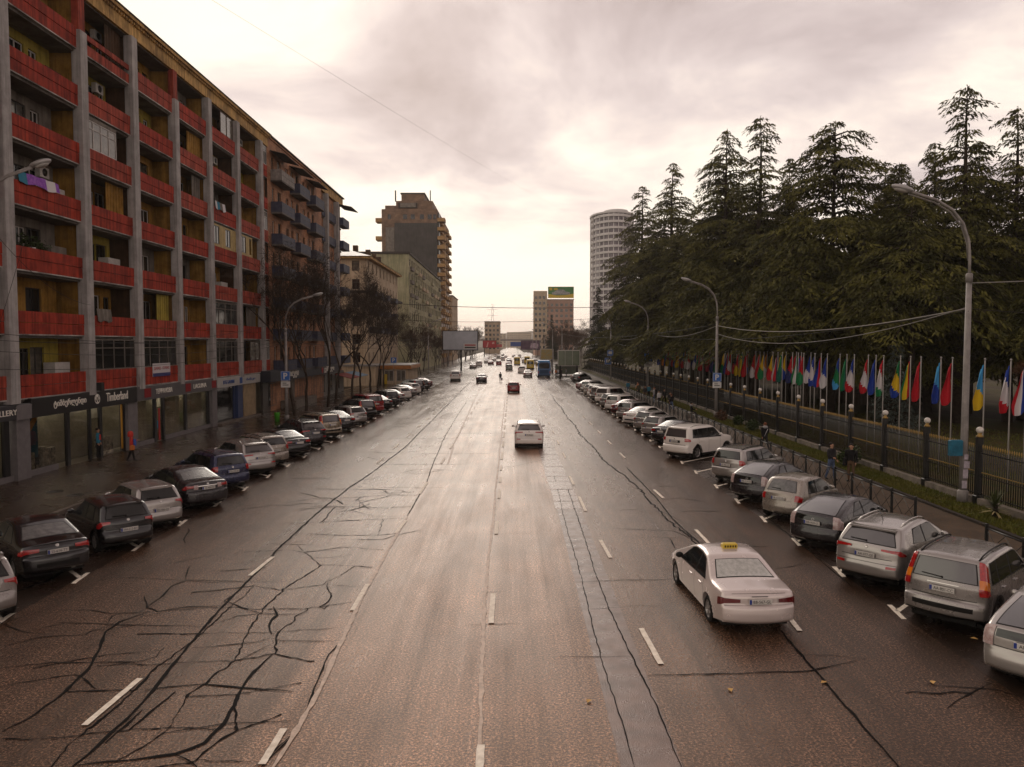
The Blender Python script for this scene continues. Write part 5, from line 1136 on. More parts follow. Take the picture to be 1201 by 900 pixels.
# left row, near to far
car('hatchback', 'dsilver', -12.2, 17.3, -46, 'grey hatchback of which only the red tail lamp shows at the left edge', GL, 'VV-311-VA')
car('sedan', 'black', -12.45, 20.8, -46, 'black saloon with a pale wet rear window, nearest whole car on the left', GL, 'SS-616-TT')
car('hatchback', 'black', -12.05, 23.9, -46, 'black hatchback with a red brake strip between a black saloon and a silver hatchback', GL, 'HH-212-BH')
car('hatchback', 'silver', -12.3, 26.7, -46, 'silver hatchback with a dark rear window between two black cars', GL, 'EE-180-CE')
car('sedan_wide_lamps', 'graphite', -11.95, 30.0, -47, 'dark saloon with clear and red tail lamps beside the silver hatchback', GL, 'ZZ-404-ZA')
car('estate', 'blue', -12.35, 33.8, -47, 'navy blue boxy estate with roof rails in the left row', GL, 'GD-730-AD')
car('crossover', 'silver', -12.35, 37.6, -46, 'silver crossover with roof rails next to the navy blue estate', GL, 'DD-119-QW')
car('estate', 'greybeige', -12.5, 40.5, -47, 'warm grey estate just beyond the silver crossover on the left', GL, 'NN-565-OO')
fl = [('sedan','black'),('crossover','graphite'),('boxy_suv','beige'),('sedan','graphite'),('hatchback','silver'),('boxy_suv','black'),('large_suv','red'),('sedan','black'),('estate','graphite'),('sedan','silver'),('hatchback','white'),('sedan','silver'),('hatchback','white'),('boxy_suv','graphite'),('hatchback','black'),('sedan','maroon')]
Y = 43.9
for i, (k, c_) in enumerate(fl):
    car(k, c_, -12.25+rb.uniform(-.2, .1), Y, -46+rb.uniform(-3, 3), '%s %s, %s car beyond the warm grey estate in the left row' % (CN[c_], TN[k], ORD[i]), GL); Y += 4.3+.05*i
car('large_suv', 'white', -9.9, 134, -4, 'white off-roader standing at the left kerb beyond the kiosk', GL, name='parked_car')
# distant traffic and parked cars
dist = [('sedan','silver',-10.5,205,0),('hatchback','silver',-11,214,0),('estate','white',-9.6,222,0),('sedan','white',-10.2,236,0),('sedan','maroon',-6.6,238,0),('sedan','white',-8.7,262,0),('hatchback','red',-4.0,232,0),('sedan','maroon',-1.0,222,0),('crossover','graphite',-.9,245,0),('sedan','white',-6.8,290,0),('estate','white',-3.6,300,0),('sedan','silver',-1.2,285,0),('sedan','white',1.6,320,0),('hatchback','silver',4.2,262,0),('sedan','maroon',-9.8,300,0),('estate','silver',-6,340,0),('sedan','white',-3,360,0),('sedan','silver',.8,380,0),('estate','white',3.6,370,0),('sedan','white',6.4,310,0),('estate','silver',7.6,250,0),('sedan','white',8.2,275,0),('hatchback','white',-8.6,400,0),('sedan','silver',-5,420,0)]
for i, (k, c_, x, y, a) in enumerate(dist):
    car(k, c_, x, y, a, '%s %s far up the road, %d lanes %s of the centre line, %s car out beyond the yellow minibuses' % (CN[c_], TN[k], max(1, round(abs(x)/3.3)), 'left' if x < 0 else 'right', ORD[i % 20]) if False else '%s %s far up the road, %s of the distant jam from its near end' % (CN[c_], TN[k], (ORD+['twenty-first','twenty-second','twenty-third','twenty-fourth'])[i]), GM, name='distant_car', simple=True)
for i, (x, y) in enumerate(((1.6, 238), (5.0, 252), (4.7, 196))): car('minibus', 'yellow', x, y, 0, ('yellow minibus far off by the centre of the road', 'yellow minibus far off, right of its twin', 'yellow minibus just left of and beyond the blue bus')[i], 'yellow minibuses', cat='minibus', name='minibus')
# blue city bus from behind
bt = thing('city_bus', 'blue city bus with a wide dark rear window in the right lane', 'bus', (6.3, 150, 0))
b = MB(); b.bbox(-1.27, 0, .32, 1.27, 11.5, 3.02, .12); b.build('body', PAINT['busblue'], bt); b = MB(); b.bbox(-1.15, .3, 3.02, 1.15, 6, 3.3, .1); b.build('roof_pod', mat('bus_roof_blue', (.05, .20, .42), .4), bt)
b = MB(); b.bbox(-1.02, -.03, 1.75, 1.02, .01, 2.72, .02); b.build('rear_window', M_cgl, bt); b = MB(); b.box(-.8, -.025, 2.76, .8, -.002, 2.95); b.build('route_display', M_trim, bt)
b = MB(); b.box(-.85, -.02, .75, .85, -.002, 1.5); b.build('engine_cover', mat('bus_grille', (.02, .05, .11), .5), bt); b = MB(); b.bbox(-1.28, -.08, .3, 1.28, 0, .62, .03); b.build('bumper', mat('bus_bumper', (.03, .05, .09), .5), bt)
for sx_ in (-1, 1):
    MB().box(sx_*1.12-.09, -.03, .8, sx_*1.12+.09, -.002, 1.25).build('tail_lamp', M_tl, bt)
    for yy in (2.6, 9): 
        tw, rm = wheel_meshes(.48, .3, 8); w_ = ob('wheel', tw, bt, (sx_*1.08, yy, .48)); w_.rotation_euler.z = math.pi/2*0; ob('rim', rm, w_)
        w_.rotation_euler.z = -math.pi/2*sx_
    for j in range(6): MB().box(sx_*1.272-.004, .6+j*1.75, 1.4, sx_*1.272+.004, 2.2+j*1.75, 2.7).build('side_window', M_cgl, bt)
# ------------------------------------------------------------ cedars and other trees
M_bark = mat('cedar_bark', (.035, .025, .018), .9, var=.4, vscale=3, bump=.6, bscale=14)
def needles(name, a, b, rough=.7, oi=True):
    m = bpy.data.materials.new(name); m.use_nodes = True; nt = m.node_tree; L = nt.links.new; p = nt.nodes['Principled BSDF']; p.inputs['Roughness'].default_value = rough
    tc = N(nt, 'ShaderNodeTexCoord'); n = N(nt, 'ShaderNodeTexNoise', i_Scale=.55, i_Detail=5.0, i_Roughness=.6); L(tc.outputs['Object'], n.inputs['Vector'])
    r = ramp(nt, [(.36, a), (.64, b)]); L(n.outputs[0], r.inputs[0]); L(r.outputs[0], p.inputs['Base Color']); p.inputs['Specular IOR Level'].default_value = .15
    MATS[name] = m; return m
M_ced = needles('cedar_needles', (.022, .024, .005), (.105, .095, .018)); M_ced2 = needles('dark_conifer_needles', (.010, .014, .005), (.028, .032, .010)); M_spr = needles('blue_spruce_needles', (.035, .045, .038), (.08, .095, .08))
M_rust = needles('rusty_twigs', (.035, .018, .008), (.11, .045, .018))
def conifer(seed, H, Rb, layers, z0=.08, droop=.25, lean=0, dens=1.0, shape=None, blade=.34, top=0.0, mats=None, irregular=.35):
    "returns (crown mesh, trunk mesh): whorled drooping boughs with flat sprays of needle blades"
    r = np.random.default_rng(seed); shape = shape or (lambda f: (1-f)**.8)
    tb = MB(); pts = []; k = 10
    for i in range(k+1): f = i/k; pts.append((lean*H*f*f+.12*math.sin(f*7+seed), .12*math.cos(f*6+seed), H*f))
    tb.tube(pts, [max(.02, H*.017*(1-f/k)**.8) for f in range(k+1)], 8)
    C = []; D = []; NN = []; sizes = []
    for li in range(layers):
        f = z0+(1-z0)*(li+.5*r.random())/layers; zz = H*f; Rr = Rb*shape(f)
        nb = max(3, int(4+3*(1-f)))
        for b in range(nb):
            az = r.random()*2*math.pi; ln = max(.35, Rr*(1-irregular*r.random()**1.3)); up = .22+.5*f-.15*r.random()
            base = np.array([lean*H*f*f+.12*math.sin(f*7+seed), .12*math.cos(f*6+seed), zz]); dirh = np.array([math.cos(az), math.sin(az), 0])
            side = np.array([-dirh[1], dirh[0], 0]); ns = max(4, int(ln/.30)); curl = r.normal()*.12
            bp = []
            for s_ in range(ns+1):
                q = s_/ns; bp.append(base+dirh*ln*q+side*ln*curl*q*q+np.array([0, 0, ln*(up*q-(up+droop)*q*q)]))
            if ln > 1.0: tb.tube([tuple(p) for p in bp[::max(1, ns//3)]], [max(.012, .035*ln**.7*(1-j*.3)) for j in range(len(bp[::max(1, ns//3)]))], 4, caps=False)
            for s_ in range(1, ns+1):
                q = s_/ns; p0 = bp[s_]; tl = ln*(.34*math.sin(math.pi*min(1, q*.85+.12)))+.16
                for sg in (-1, 1):
                    if r.random() < .08: continue
                    d = dirh*.75+side*sg*(1.0+.3*r.normal()); d /= np.linalg.norm(d); nt_ = max(2, int(tl/.135*dens))
                    for t in range(nt_):
                        g = (t+r.random())/nt_*tl; c = p0+d*g+np.array([0, 0, -.10*g-.22*g*g/max(tl, .4)-.05*r.random()])+r.normal(size=3)*.05
                        dd = d*.8+dirh*.3+np.array([0, 0, -.35-.5*r.random()])+r.normal(size=3)*.35; C.append(c); D.append(dd)
                        nn = np.array([0, 0, 1.])+r.normal(size=3)*.55; NN.append(nn); sizes.append(blade*(.6+.8*r.random()))
        # sparse inner needles near trunk
    # leader
    for t in range(int(14*dens)):
        f = 1-.035*r.random(); C.append(np.array([lean*H*f*f, 0, H*f])+r.normal(size=3)*.06); D.append(np.array([r.normal()*.6, r.normal()*.6, .4])); NN.append(r.normal(size=3)); sizes.append(blade*.7)
    C = np.array(C); D = np.array(D); D /= np.linalg.norm(D, axis=1)[:, None]; NN = np.array(NN); S_ = np.cross(D, NN); S_ /= (np.linalg.norm(S_, axis=1)[:, None]+1e-6); z = np.array(sizes)[:, None]
    w = z*.17; V = np.stack([C-D*z*.4, C+S_*w, C+D*z*.7, C-S_*w], 1).reshape(-1, 3)
    # droop tips a little
    V[2::4, 2] -= z[:, 0]*.12
    F = np.arange(len(C)*4, dtype=np.int32).reshape(-1, 4)
    return npmesh('crown', V, F, mats or M_ced), tb.mesh('trunk', M_bark)
def put_tree(nm, meshes, x, y, s, rz, label, cat='tree', group=None, z=0, sz=None):
    t = thing(nm, label, cat, (x, y, z), rz, group); t.scale = (s, s, sz or s); ob('trunk', meshes[1], t); ob('crown', meshes[0], t); return t
def shp(base, e, mn, wob, ph): return lambda f: (max(mn, base*(1-f)**e)*(1+wob*math.sin(f*31+ph)+.5*wob*math.sin(f*67+ph)))*min(1, (1-f)/.05+.12)
cA = conifer(1, 28, 12.5, 52, .22, .24, shape=shp(1, .78, .13, .2, 0), irregular=.5)
cB = conifer(2, 28, 12.0, 54, .20, .22, shape=shp(1, .82, .13, .18, 2), irregular=.5)
cC = conifer(3, 25, 13.0, 42, .26, .26, shape=shp(1, .58, .28, .20, 1), irregular=.6)     # flat-topped spreading
cD = conifer(4, 16, 9.4, 26, .44, .30, shape=lambda f: (1-f**2.2), irregular=.25)                    # low domed drooping mass
cE = conifer(5, 26, 8.5, 48, .24, .22, shape=shp(.95, .75, .20, .22, 3), irregular=.6, dens=.9)    # thin open spire
cF = conifer(6, 19, 4.3, 60, .04, .05, shape=lambda f: (1-f)**.95, irregular=.3, mats=M_ced2)        # dense dark fir
TREES = [
 ('cedar_tree', cB, 22.0, 131, 1.15, .3, 'tall dark cedar farthest left, its boughs hanging over the fence end'),
 ('cedar_tree', cB, 22.4, 108, 1.10, 1.9, 'cedar with a thin bent spire between the white tower and the twin-topped cedars'),
 ('cedar_tree', cA, 24.6, 89, 1.10, .8, 'left one of the twin-topped tall cedars'),
 ('cedar_tree', cE, 25.6, 80.5, 1.15, 2.2, 'right and highest one of the twin-topped tall cedars'),
 ('cedar_tree', cC, 29.0, 70, 1.06, .5, 'broad layered cedar in the middle of the park'),
 ('cedar_tree', cD, 23.6, 62, 1.02, 2.9, 'low domed olive cedar hanging over the middle of the flag row'),
 ('cedar_tree', cE, 36.2, 62, 1.04, .0, 'slender open cedar spire behind the tall lamp post'),
 ('cedar_tree', cE, 40.5, 62.5, .98, 1.2, 'slender open cedar spire nearest the right edge of the sky'),
 ('cedar_tree', cD, 31.6, 61, 1.15, 4.2, 'low domed cedar just left of the tall lamp post'),
 ('cedar_tree', cA, 44, 56, .88, 2.6, 'dense cedar at the right edge behind the ukraine-coloured flag' if False else 'dense cedar filling the right edge behind the last flags'),
 ('cedar_tree', cE, 35.5, 74, .92, 3.3, 'short thin cedar top beside the broad flat cedar'),
 ('cedar_tree', cA, 39, 80, .86, 4.0, 'cedar behind the slender spires, left of the tall lamp head'),
 ('cedar_tree', cA, 27.5, 99, .98, 5.1, 'full cedar behind the twin-topped pair'),
 ('cedar_tree', cA, 26, 118, .92, 2.0, 'full cedar behind the bent-spired one'),
 ('cedar_tree', cB, 34, 95, .93, .2, 'cedar deep in the park behind the broad flat one'),
 ('cedar_tree', cA, 52, 70, .95, .9, 'cedar deep in the park past the slender spires'),
 ('cedar_tree', cD, 40.5, 52.5, 1.0, 1.0, 'low drooping cedar behind the yellow and blue flag'),
 ('cedar_tree', cD, 24.5, 79, .95, 5.5, 'low drooping cedar over the far flags'),
 ('cedar_tree', cA, 27, 138, .92, 1.5, 'full cedar behind the farthest tall one'), ('cedar_tree', cA, 30, 124, .95, 3.5, 'cedar deep behind the bent-spired one'), ('cedar_tree', cA, 33, 108, .95, 5.5, 'cedar deep behind the full one beyond the twins'),
 ('cedar_tree', cA, 46, 92, 1.0, 4.4, 'cedar deepest in the park behind the slender spires'), ('cedar_tree', cA, 34, 68, .80, 2.2, 'mid-height full cedar between the broad one and the slender spires'), ('cedar_tree', cA, 44, 66, .78, 2.9, 'mid-height full cedar under the right-edge spire'),
 ('cedar_tree', cB, 30, 84, .95, 1.0, 'cedar filling the gap behind the twin-topped pair'), ('cedar_tree', cB, 38, 70, .88, 5.0, 'cedar filling the gap left of the slender spires'), ('cedar_tree', cB, 43, 72, .9, 3.0, 'cedar filling the gap between the slender spires'),
 ('cedar_tree', cD, 24.2, 97, 1.0, .5, 'low drooping cedar over the farthest flags'),
 ('cedar_tree', cD, 22.8, 118, 1.0, 2.5, 'low drooping cedar beside the far fence end'),
 ('fir_tree', cF, 20.6, 184, 1.06, 0, 'dark pointed fir standing alone below the white oval tower'),
 ('fir_tree', cF, 15.5, 300, .95, 1, 'small dark fir in front of the pink block with the rooftop billboard'),
 ('fir_tree', cF, 21.5, 160, .82, 2, 'dark fir between the lone pointed fir and the farthest cedar'),
]
for i in range(20): TREES.append(('fir_tree', cF, (34 if i > 12 else 40)+(i%4)*5+i*.3, 52+i*7.5, .75+.12*(i%3), i*1.1, '%s dark fir of the back row deep in the park' % ORD[i]))
for (n_, ms_, x, y, s_, rz, lb) in TREES:
    if n_ == 'cedar_tree' and x < 26: k_ = 26/x; x *= k_; y *= k_; s_ *= k_
    put_tree(n_, ms_, x, y, s_, rz, lb, 'tree', 'conifers in the park')
sp = conifer(8, 6.5, 2.4, 26, .05, -.05, shape=lambda f: (1-f)**.9, mats=M_spr, blade=.2, dens=1.3)
put_tree('spruce_tree', sp, 28.2, 56.5, 1.0, 0, 'young blue-grey spruce behind the middle of the flag row')
# bare deciduous trees -----------------------------------------
M_bbark = mat('wet_bare_bark', (.042, .028, .019), .7, var=.4, vscale=4, bump=.5, bscale=18)
def bare(seed, H, spread=.5, depth=6, rad=.16, fork=.28, twig_mat=None, twigs=3.0, col=None):
    r = random.Random(seed); tb = MB(); tw = []
    def grow(p, d, ln, ra, dep):
        n = 4; pts = [p]; q = Vector(p); dd = Vector(d)
        for i in range(n):
            dd = (dd+Vector((r.gauss(0, .13), r.gauss(0, .13), r.gauss(.05, .08)))).normalized(); q = q+dd*ln/n; pts.append(q.copy())
        tb.tube(pts, [ra*(1-.38*i/n) for i in range(n+1)], 7 if dep > depth-2 else (5 if dep > 2 else 3), caps=False)
        if dep <= 0:
            for i in range(int(twigs)): tw.append((pts[r.randint(1, n)], (dd+Vector((r.gauss(0, .6), r.gauss(0, .6), r.gauss(0, .5)))).normalized()*r.uniform(.25, .7)))
            return
        k = 2 if r.random() < .55 else 3
        for i in range(k):
            a = Vector((r.gauss(0, spread), r.gauss(0, spread), r.uniform(-.1, .35))); nd = (dd+a).normalized()
            grow(pts[-1] if i < 2 else pts[-2], nd, ln*r.uniform(.62, .86), ra*.62*r.uniform(.85, 1.1), dep-1)
    grow(Vector((0, 0, -.1)), Vector((0, 0, 1)), H*fork, rad, depth)
    V = []; F = []
    for p, d in tw:
        s_ = d.cross(Vector((r.uniform(-1, 1), r.uniform(-1, 1), .3))).normalized()*.014; b = len(V); e = p+d
        V += [tuple(p-s_), tuple(p+s_), tuple(e)]; F.append((b, b+1, b+2))
        m_ = p+d*.5; d2 = (d+Vector((r.gauss(0, .3), r.gauss(0, .3), r.gauss(0, .2))))*.5; b = len(V); V += [tuple(m_-s_), tuple(m_+s_), tuple(m_+d2)]; F.append((b, b+1, b+2))
    return npmesh('twigs', np.array(V), np.array(F), twig_mat or M_bbark), tb.mesh('trunk', M_bbark)
b1 = bare(11, 13, .5, 7, .17, .24); b2 = bare(12, 13, .42, 7, .15, .26); b3 = bare(15, 13, .55, 7, .15, .22)
M_btw = mat('brown_twigs', (.07, .04, .025), .8, var=.3)
f1_ = bare(21, 10, .5, 6, .12, .25, M_btw, 6)
ORDX = ORD+['twenty-'+q for q in ORD[:9]]
LT = [(-19.3,68,b1,1.0),(-19.6,73,b3,.95),(-19.0,79,b2,1.0),(-19.6,85,b1,.9),(-19.0,91,b2,1.0),(-19.4,98,b3,.95),(-19.2,104,b1,.85),(-19.5,111,b2,.9),(-19.6,117,b3,.9)]
for i, (x, y, m_, s_) in enumerate(LT):
    t = thing('bare_tree', '%s bare street tree on the left pavement counted from the parking sign' % ORD[i], 'tree', (x, y, .15), i*1.3, 'bare street trees on the left pavement'); t.scale = (s_*1.1, s_*1.1, s_*1.38)
    ob('trunk', m_[1], t); ob('branches', m_[0], t)
k = 0
for y in range(142, 400, 10):
    s_ = rnd.uniform(.9, 1.25)*(1+max(0, y-240)*.003); x = -20.2+rnd.uniform(-1, 1.0)+(0.0 if y < 260 else 1.5)
    t = thing('bare_tree', '%s brown leafless tree beyond the kiosk, counting away up the left side' % ORDX[k], 'tree', (x, y, 0), k*1.1, 'brown trees lining the left side far up'); k += 1; t.scale = (s_, s_, s_*1.0); ob('trunk', f1_[1], t); ob('branches', f1_[0], t)
k = 0
for y in range(196, 420, 9):
    s_ = rnd.uniform(.9, 1.35); x = 17+rnd.uniform(-2, 4)+(y-196)*.012
    t = thing('bare_tree', '%s brown leafless tree beyond the iron fence end, counting away up the right side' % ORDX[k], 'tree', (x, y, 0), k*1.7, 'brown trees lining the right side far up'); k += 1; t.scale = (s_, s_, s_*1.05); ob('trunk', f1_[1], t); ob('branches', f1_[0], t)
# rust coloured tree at the right edge
rt = bare(31, 9, .6, 6, .13, .22, M_rust, 12)
for (x, y, s_, lb) in ((30.5, 44, 1.0, 'rusty-twigged tree behind the last flags at the right edge'), (26.5, 33.5, .8, 'small bare tree with rusty twigs right of the tall lamp post')):
    t = thing('rusty_tree', lb, 'tree', (x, y, 0), s_); t.scale = (s_,)*3; ob('trunk', rt[1], t); ob('branches', rt[0], t)
# fence-side shrubs, yucca
def shrub(nm, x, y, r_, n, m, lb, z=.2):
    b = MB(); rr = random.Random(int(x*7+y)); 
    for i in range(6): b.tube([(0, 0, 0), (rr.uniform(-.5, .5)*r_, rr.uniform(-.5, .5)*r_, r_*.9)], [.02, .008], 4, 1)
    for i in range(5): leafball(b, (rr.uniform(-.4, .4)*r_, rr.uniform(-.4, .4)*r_, r_*rr.uniform(.5, 1.0)), r_*.62, n//5, 0, rr, .09)
    o = b.build(nm, (m, M_bark), None, (x, y, z)); tag(o, lb, 'shrub', 'shrubs along the fence'); return o
for (x, y, r_, lb) in ((17.35, 39.3, .75, 'round dark shrub behind the two men by the fence'), (17.4, 55.5, .7, 'dark shrub on the verge past the big white off-roader'), (17.5, 59.5, .6, 'shrub next to the dark one, farther along the verge'), (17.3, 63, .6, 'brownish shrub at the foot of the second lamp post')):
    shrub('shrub', x, y, r_, 900, M_leaf if 'brown' not in lb else M_rust, lb)
yu = thing('yucca_plant', 'spiky yucca plant with pale lower leaves at the foot of the iron fence', 'plant', (17.55, 27.6, .2))
M_yu = mat('yucca_leaf', (.055, .065, .022), .5, var=.3); M_yd = mat('yucca_dead_leaf', (.30, .24, .11), .6)
ym = MB(); ym.grid([[(-.018, 0, 0), (.018, 0, 0)], [(-.03, .2, .0), (.03, .2, .0)], [(-.02, .42, -.02), (.02, .42, -.02)], [(-.001, .6, -.06), (.001, .6, -.06)]], sm=False); yl = ym.mesh('leaf', M_yu); yl2 = ym.mesh('leaf', M_yd)
for i in range(70):
    el = rnd.uniform(-.25, 1.45); o = ob('leaf', yl if el > .12 else yl2, yu, (0, 0, .25+.25*max(0, el)/1.4)); o.rotation_euler = (el, 0, rnd.uniform(0, 6.28))
MB().tube([(0, 0, 0), (0, 0, .5)], [.12, .08], 8).build('stem', M_bark, yu)
# verge grass and litter: small blades and leaves, uncountable
def scatter(nm, n, area, m, size, lab=None, up=.7, z=.2, seed=3, up_w=.18):
    r = np.random.default_rng(seed); x = r.uniform(area[0], area[2], n); y = area[1]+(area[3]-area[1])*r.random(n)**1.6
    C = np.stack([x, y, np.full(n, z)], 1); a = r.uniform(0, 6.28, n); s_ = size*(.5+r.random(n))
    d = np.stack([np.cos(a), np.sin(a), np.full(n, 0)], 1); U = np.stack([r.normal(0, .3, n), r.normal(0, .3, n), np.full(n, up)], 1)
    V = np.stack([C-d*s_[:, None]*up_w, C+d*s_[:, None]*up_w, C+U*s_[:, None]], 1).reshape(-1, 3); F = np.arange(n*3).reshape(-1, 3)
    o = ob(nm, npmesh(nm, V, F, m)); tag(o, lab, None, None, 'stuff'); return o
M_gr = mat('verge_grass', (.075, .085, .012), .8, col2=(.11, .095, .02), vscale=.9, obj=False); M_lf = mat('fallen_leaves', (.16, .075, .025), .8, col2=(.24, .13, .05), vscale=4, obj=False)
tag(scatter('grass', 60000, (16.7, 14, 18.2, 110), M_gr, .12), 'short yellow-green grass on the verge before the iron fence', 'grass')
tag(scatter('grass', 40000, (18.7, 14, 36, 110), M_gr, .12, z=.1, seed=5), 'thin grass on the park lawn behind the iron fence', 'grass')
tag(scatter('fallen_leaves', 5000, (14.3, 14, 18.2, 80), M_lf, .07, up=.05, z=.215, seed=4, up_w=.5), 'brown fallen leaves strewn over the verge and path', 'leaves')
r_ = random.Random(5); lm = MB(); lm.q([(-.05, 0, .01), (0, -.03, .02), (.06, 0, .012), (0, .045, .025)]); lmm = lm.mesh('fallen_leaf', mat('yellow_leaf', (.50, .30, .10), .7))
for (a, b_) in ((966,801),(1093,801),(856,810),(1142,750),(690,823)):
    o = ob('fallen_leaf', lmm, None, G(a, b_, .006), r_.uniform(0, 6)); o.scale = (1.5,)*3; tag(o, 'fallen leaf lying on wet asphalt at the right, ' + {966:'nearest the black seam fork',1093:'nearest the silver liftback',856:'smallest one by the lane line',1142:'between two silver cars',690:'nearest the repair strip'}[a], 'leaf', 'fallen leaves on the road')
# ------------------------------------------------------------ the iron fence
M_iron2 = mat('black_iron', (.010, .009, .008), .4, metal=.3, var=.3); M_gold = mat('gold_paint', (.26, .16, .04), .45, metal=.5); M_ball = mat('pale_ball', (.55, .50, .45), .45, var=.2, vscale=9, bump=.4, bscale=14)
M_fbase = mat('fence_stone', (.22, .185, .15), .8, col2=(.10, .085, .07), vscale=1.8, bump=.4, bscale=12, obj=False)
FXX = 18.4; FN = thing('iron_fence', 'tall black iron fence with gold tips and pale balls on its posts', 'fence', (FXX, 0, .1))
bar = MB(); bar.tube([(0, 0, .42), (0, 0, 2.35)], .018, 5); bar.lathe([(.001, 2.50), (.028, 2.42), (.014, 2.34), (.022, 2.32), (.012, 2.30)][::-1], n=5, m=1); bar.ball((0, 0, 1.38), .034, 6, 1); barm = bar.mesh('bar', (M_iron2, M_gold))
barf = MB(); barf.box(-.012, -.012, .42, .012, .012, 2.5); barf.box(-.018, -.018, 1.36, .018, .018, 1.40, 1); barf.box(-.013, -.013, 2.42, .013, .013, 2.5, 1)
pm = MB(); pm.bbox(-.15, -.15, -.2, .15, .15, .45, .02, 0); pm.bbox(-.105, -.105, .45, .105, .105, 2.75, .01, 0)
for zz in (.6, 1.5, 2.4): pm.box(-.108, -.108, zz, .108, .108, zz+.03, 0)
pm.lathe([(.12, 2.75), (.13, 2.80), (.06, 2.86), (.08, 2.92)], n=10, m=1); pm = pm.mesh('post', (M_iron2, M_gold)); bm_ = MB(); bm_.ball((0, 0, 3.03), .135, 12); bm_ = bm_.mesh('ball', M_ball)
PY = 22.4; SPC = 3.82; nb = 0
far = MB()
for i in range(43):
    y = PY+i*SPC; po = ob('post', pm, FN, (0, y, 0)); ob('ball', bm_, po)
    MB().box(-.13, y+.16, -.2, .13, y+SPC-.16, .36).build('base_stone', M_fbase, FN)
    rl = MB(); rl.box(-.02, y+.1, .50, .02, y+SPC-.1, .54); rl.box(-.02, y+.1, 2.12, .02, y+SPC-.1, 2.16); rl.box(-.018, y+.1, 1.22, .018, y+SPC-.1, 1.25); rl.build('rail', M_iron2, FN)
    n = 26
    for j in range(n):
        yy = y+.17+(SPC-.34)*(j+.5)/n
        if nb < 300: ob('bar', barm, FN, (0, yy, 0)); nb += 1
        else:
            b0 = len(far.v); far.v += [(p[0], p[1]+yy, p[2]) for p in barf.v]; far.f += [tuple(b0+q for q in f) for f in barf.f]; far.m += barf.m; far.sm += barf.sm
tag(far.build('bars', (M_iron2, M_gold), FN), kind='stuff')
# low crossed railing at the kerb
LR = thing('low_railing', 'low black railing with crossed bars between parked cars and path', 'railing', (14.2, 0, .15))
def lowpanel(y0, y1, parent):
    for y in (y0,): MB().bbox(-.04, y-.04, 0, .04, y+.04, 1.0, .01).build('post', M_iron2, parent)
    b = MB(); b.tube([(0, y0, .86), (0, y1, .86)], .025, 6); b.build('top_rail', M_iron2, parent)
    b = MB(); n = 2
    for i in range(n):
        a, c_ = y0+(y1-y0)*i/n, y0+(y1-y0)*(i+1)/n; b.tube([(0, a, .12), (0, c_, .82)], .012, 4); b.tube([(.02, c_, .12), (.02, a, .82)], .012, 4)
    b.build('cross_bars', M_iron2, parent)
y = 26.75
while y < 96: lowpanel(y, y+1.68, LR); y += 1.68
LR2 = thing('low_railing', 'near stretch of low crossed railing beside the yucca at the right edge', 'railing', (14.2, 0, .15))
y = 22.7
while y > 12: lowpanel(y-1.68, y, LR2); y -= 1.68
MB().bbox(-.04, 22.66, 0, .04, 22.74, 1.0, .01).build('post', M_iron2, LR2)
# ------------------------------------------------------------ lamp posts
M_lpole = mat('lamp_pole_grey', (.26, .235, .22), .55, var=.25, vscale=2, metal=.2, streak=.2); M_lhead = mat('lamp_head', (.34, .32, .31), .4, metal=.3); M_lglass = mat('lamp_glass', (.35, .33, .30), .2)
def lamp_meshes(H=11.9, reach=2.4):
    p = MB(); p.tube([(0, 0, 0), (0, 0, 3.0), (0, 0, H-3.2)], [.15, .13, .10], 12); p.lathe([(.20, 0), (.20, .5), (.15, .55)], n=12); p.lathe([(.125, H-3.5), (.125, H-3.2), (.08, H-3.15)], n=12)
    a = MB(); pts = [(0, 0, H-3.3)]+[(-reach*(1-math.cos(t))*.75, 0, H-3.3+2.5*math.sin(t)) for t in [i*math.pi/2/8 for i in range(1, 8)]]+[(-reach, 0, H-.15)]
    pts = [(0, 0, H-3.3), (0, 0, H-2.6), (-.06, 0, H-1.95), (-.3, 0, H-1.3), (-.75, 0, H-.78), (-1.4, 0, H-.42), (-reach, 0, H-.12)]
    a.tube(pts, .055, 8); a.tube([(q[0]-.02, .09, q[2]-.08) for q in pts[1:]], .03, 6)
    h = MB(); M_ = Matrix.Translation((-reach-.3, 0, H)) @ Matrix.Rotation(R(14), 4, 'Y'); h.ball((0, 0, 0), 1, 12); h.v = [tuple(M_ @ Vector((v[0]*.46, v[1]*.19, v[2]*.12))) for v in h.v]
    g_ = MB(); g_.ball((0, 0, 0), 1, 10); M2 = Matrix.Translation((-reach-.36, 0, H-.07)) @ Matrix.Rotation(R(14), 4, 'Y'); g_.v = [tuple(M2 @ Vector((v[0]*.30, v[1]*.14, v[2]*.09))) for v in g_.v]
    return (('pole', p.mesh('pole', M_lpole)), ('arm', a.mesh('arm', M_lpole)), ('lamp_head', h.mesh('lamp_head', M_lhead)), ('lamp_glass', g_.mesh('lamp_glass', M_lglass)))
LMM = lamp_meshes()
def lamp(x, y, rz, label, s=1.0, z=.15):
    t = thing('street_lamp', label, 'street lamp', (x, y, z), rz, 'street lamps along the avenue'); t.scale = (1, 1, s)
    for n_, m_ in LMM: ob(n_, m_, t)
    return t
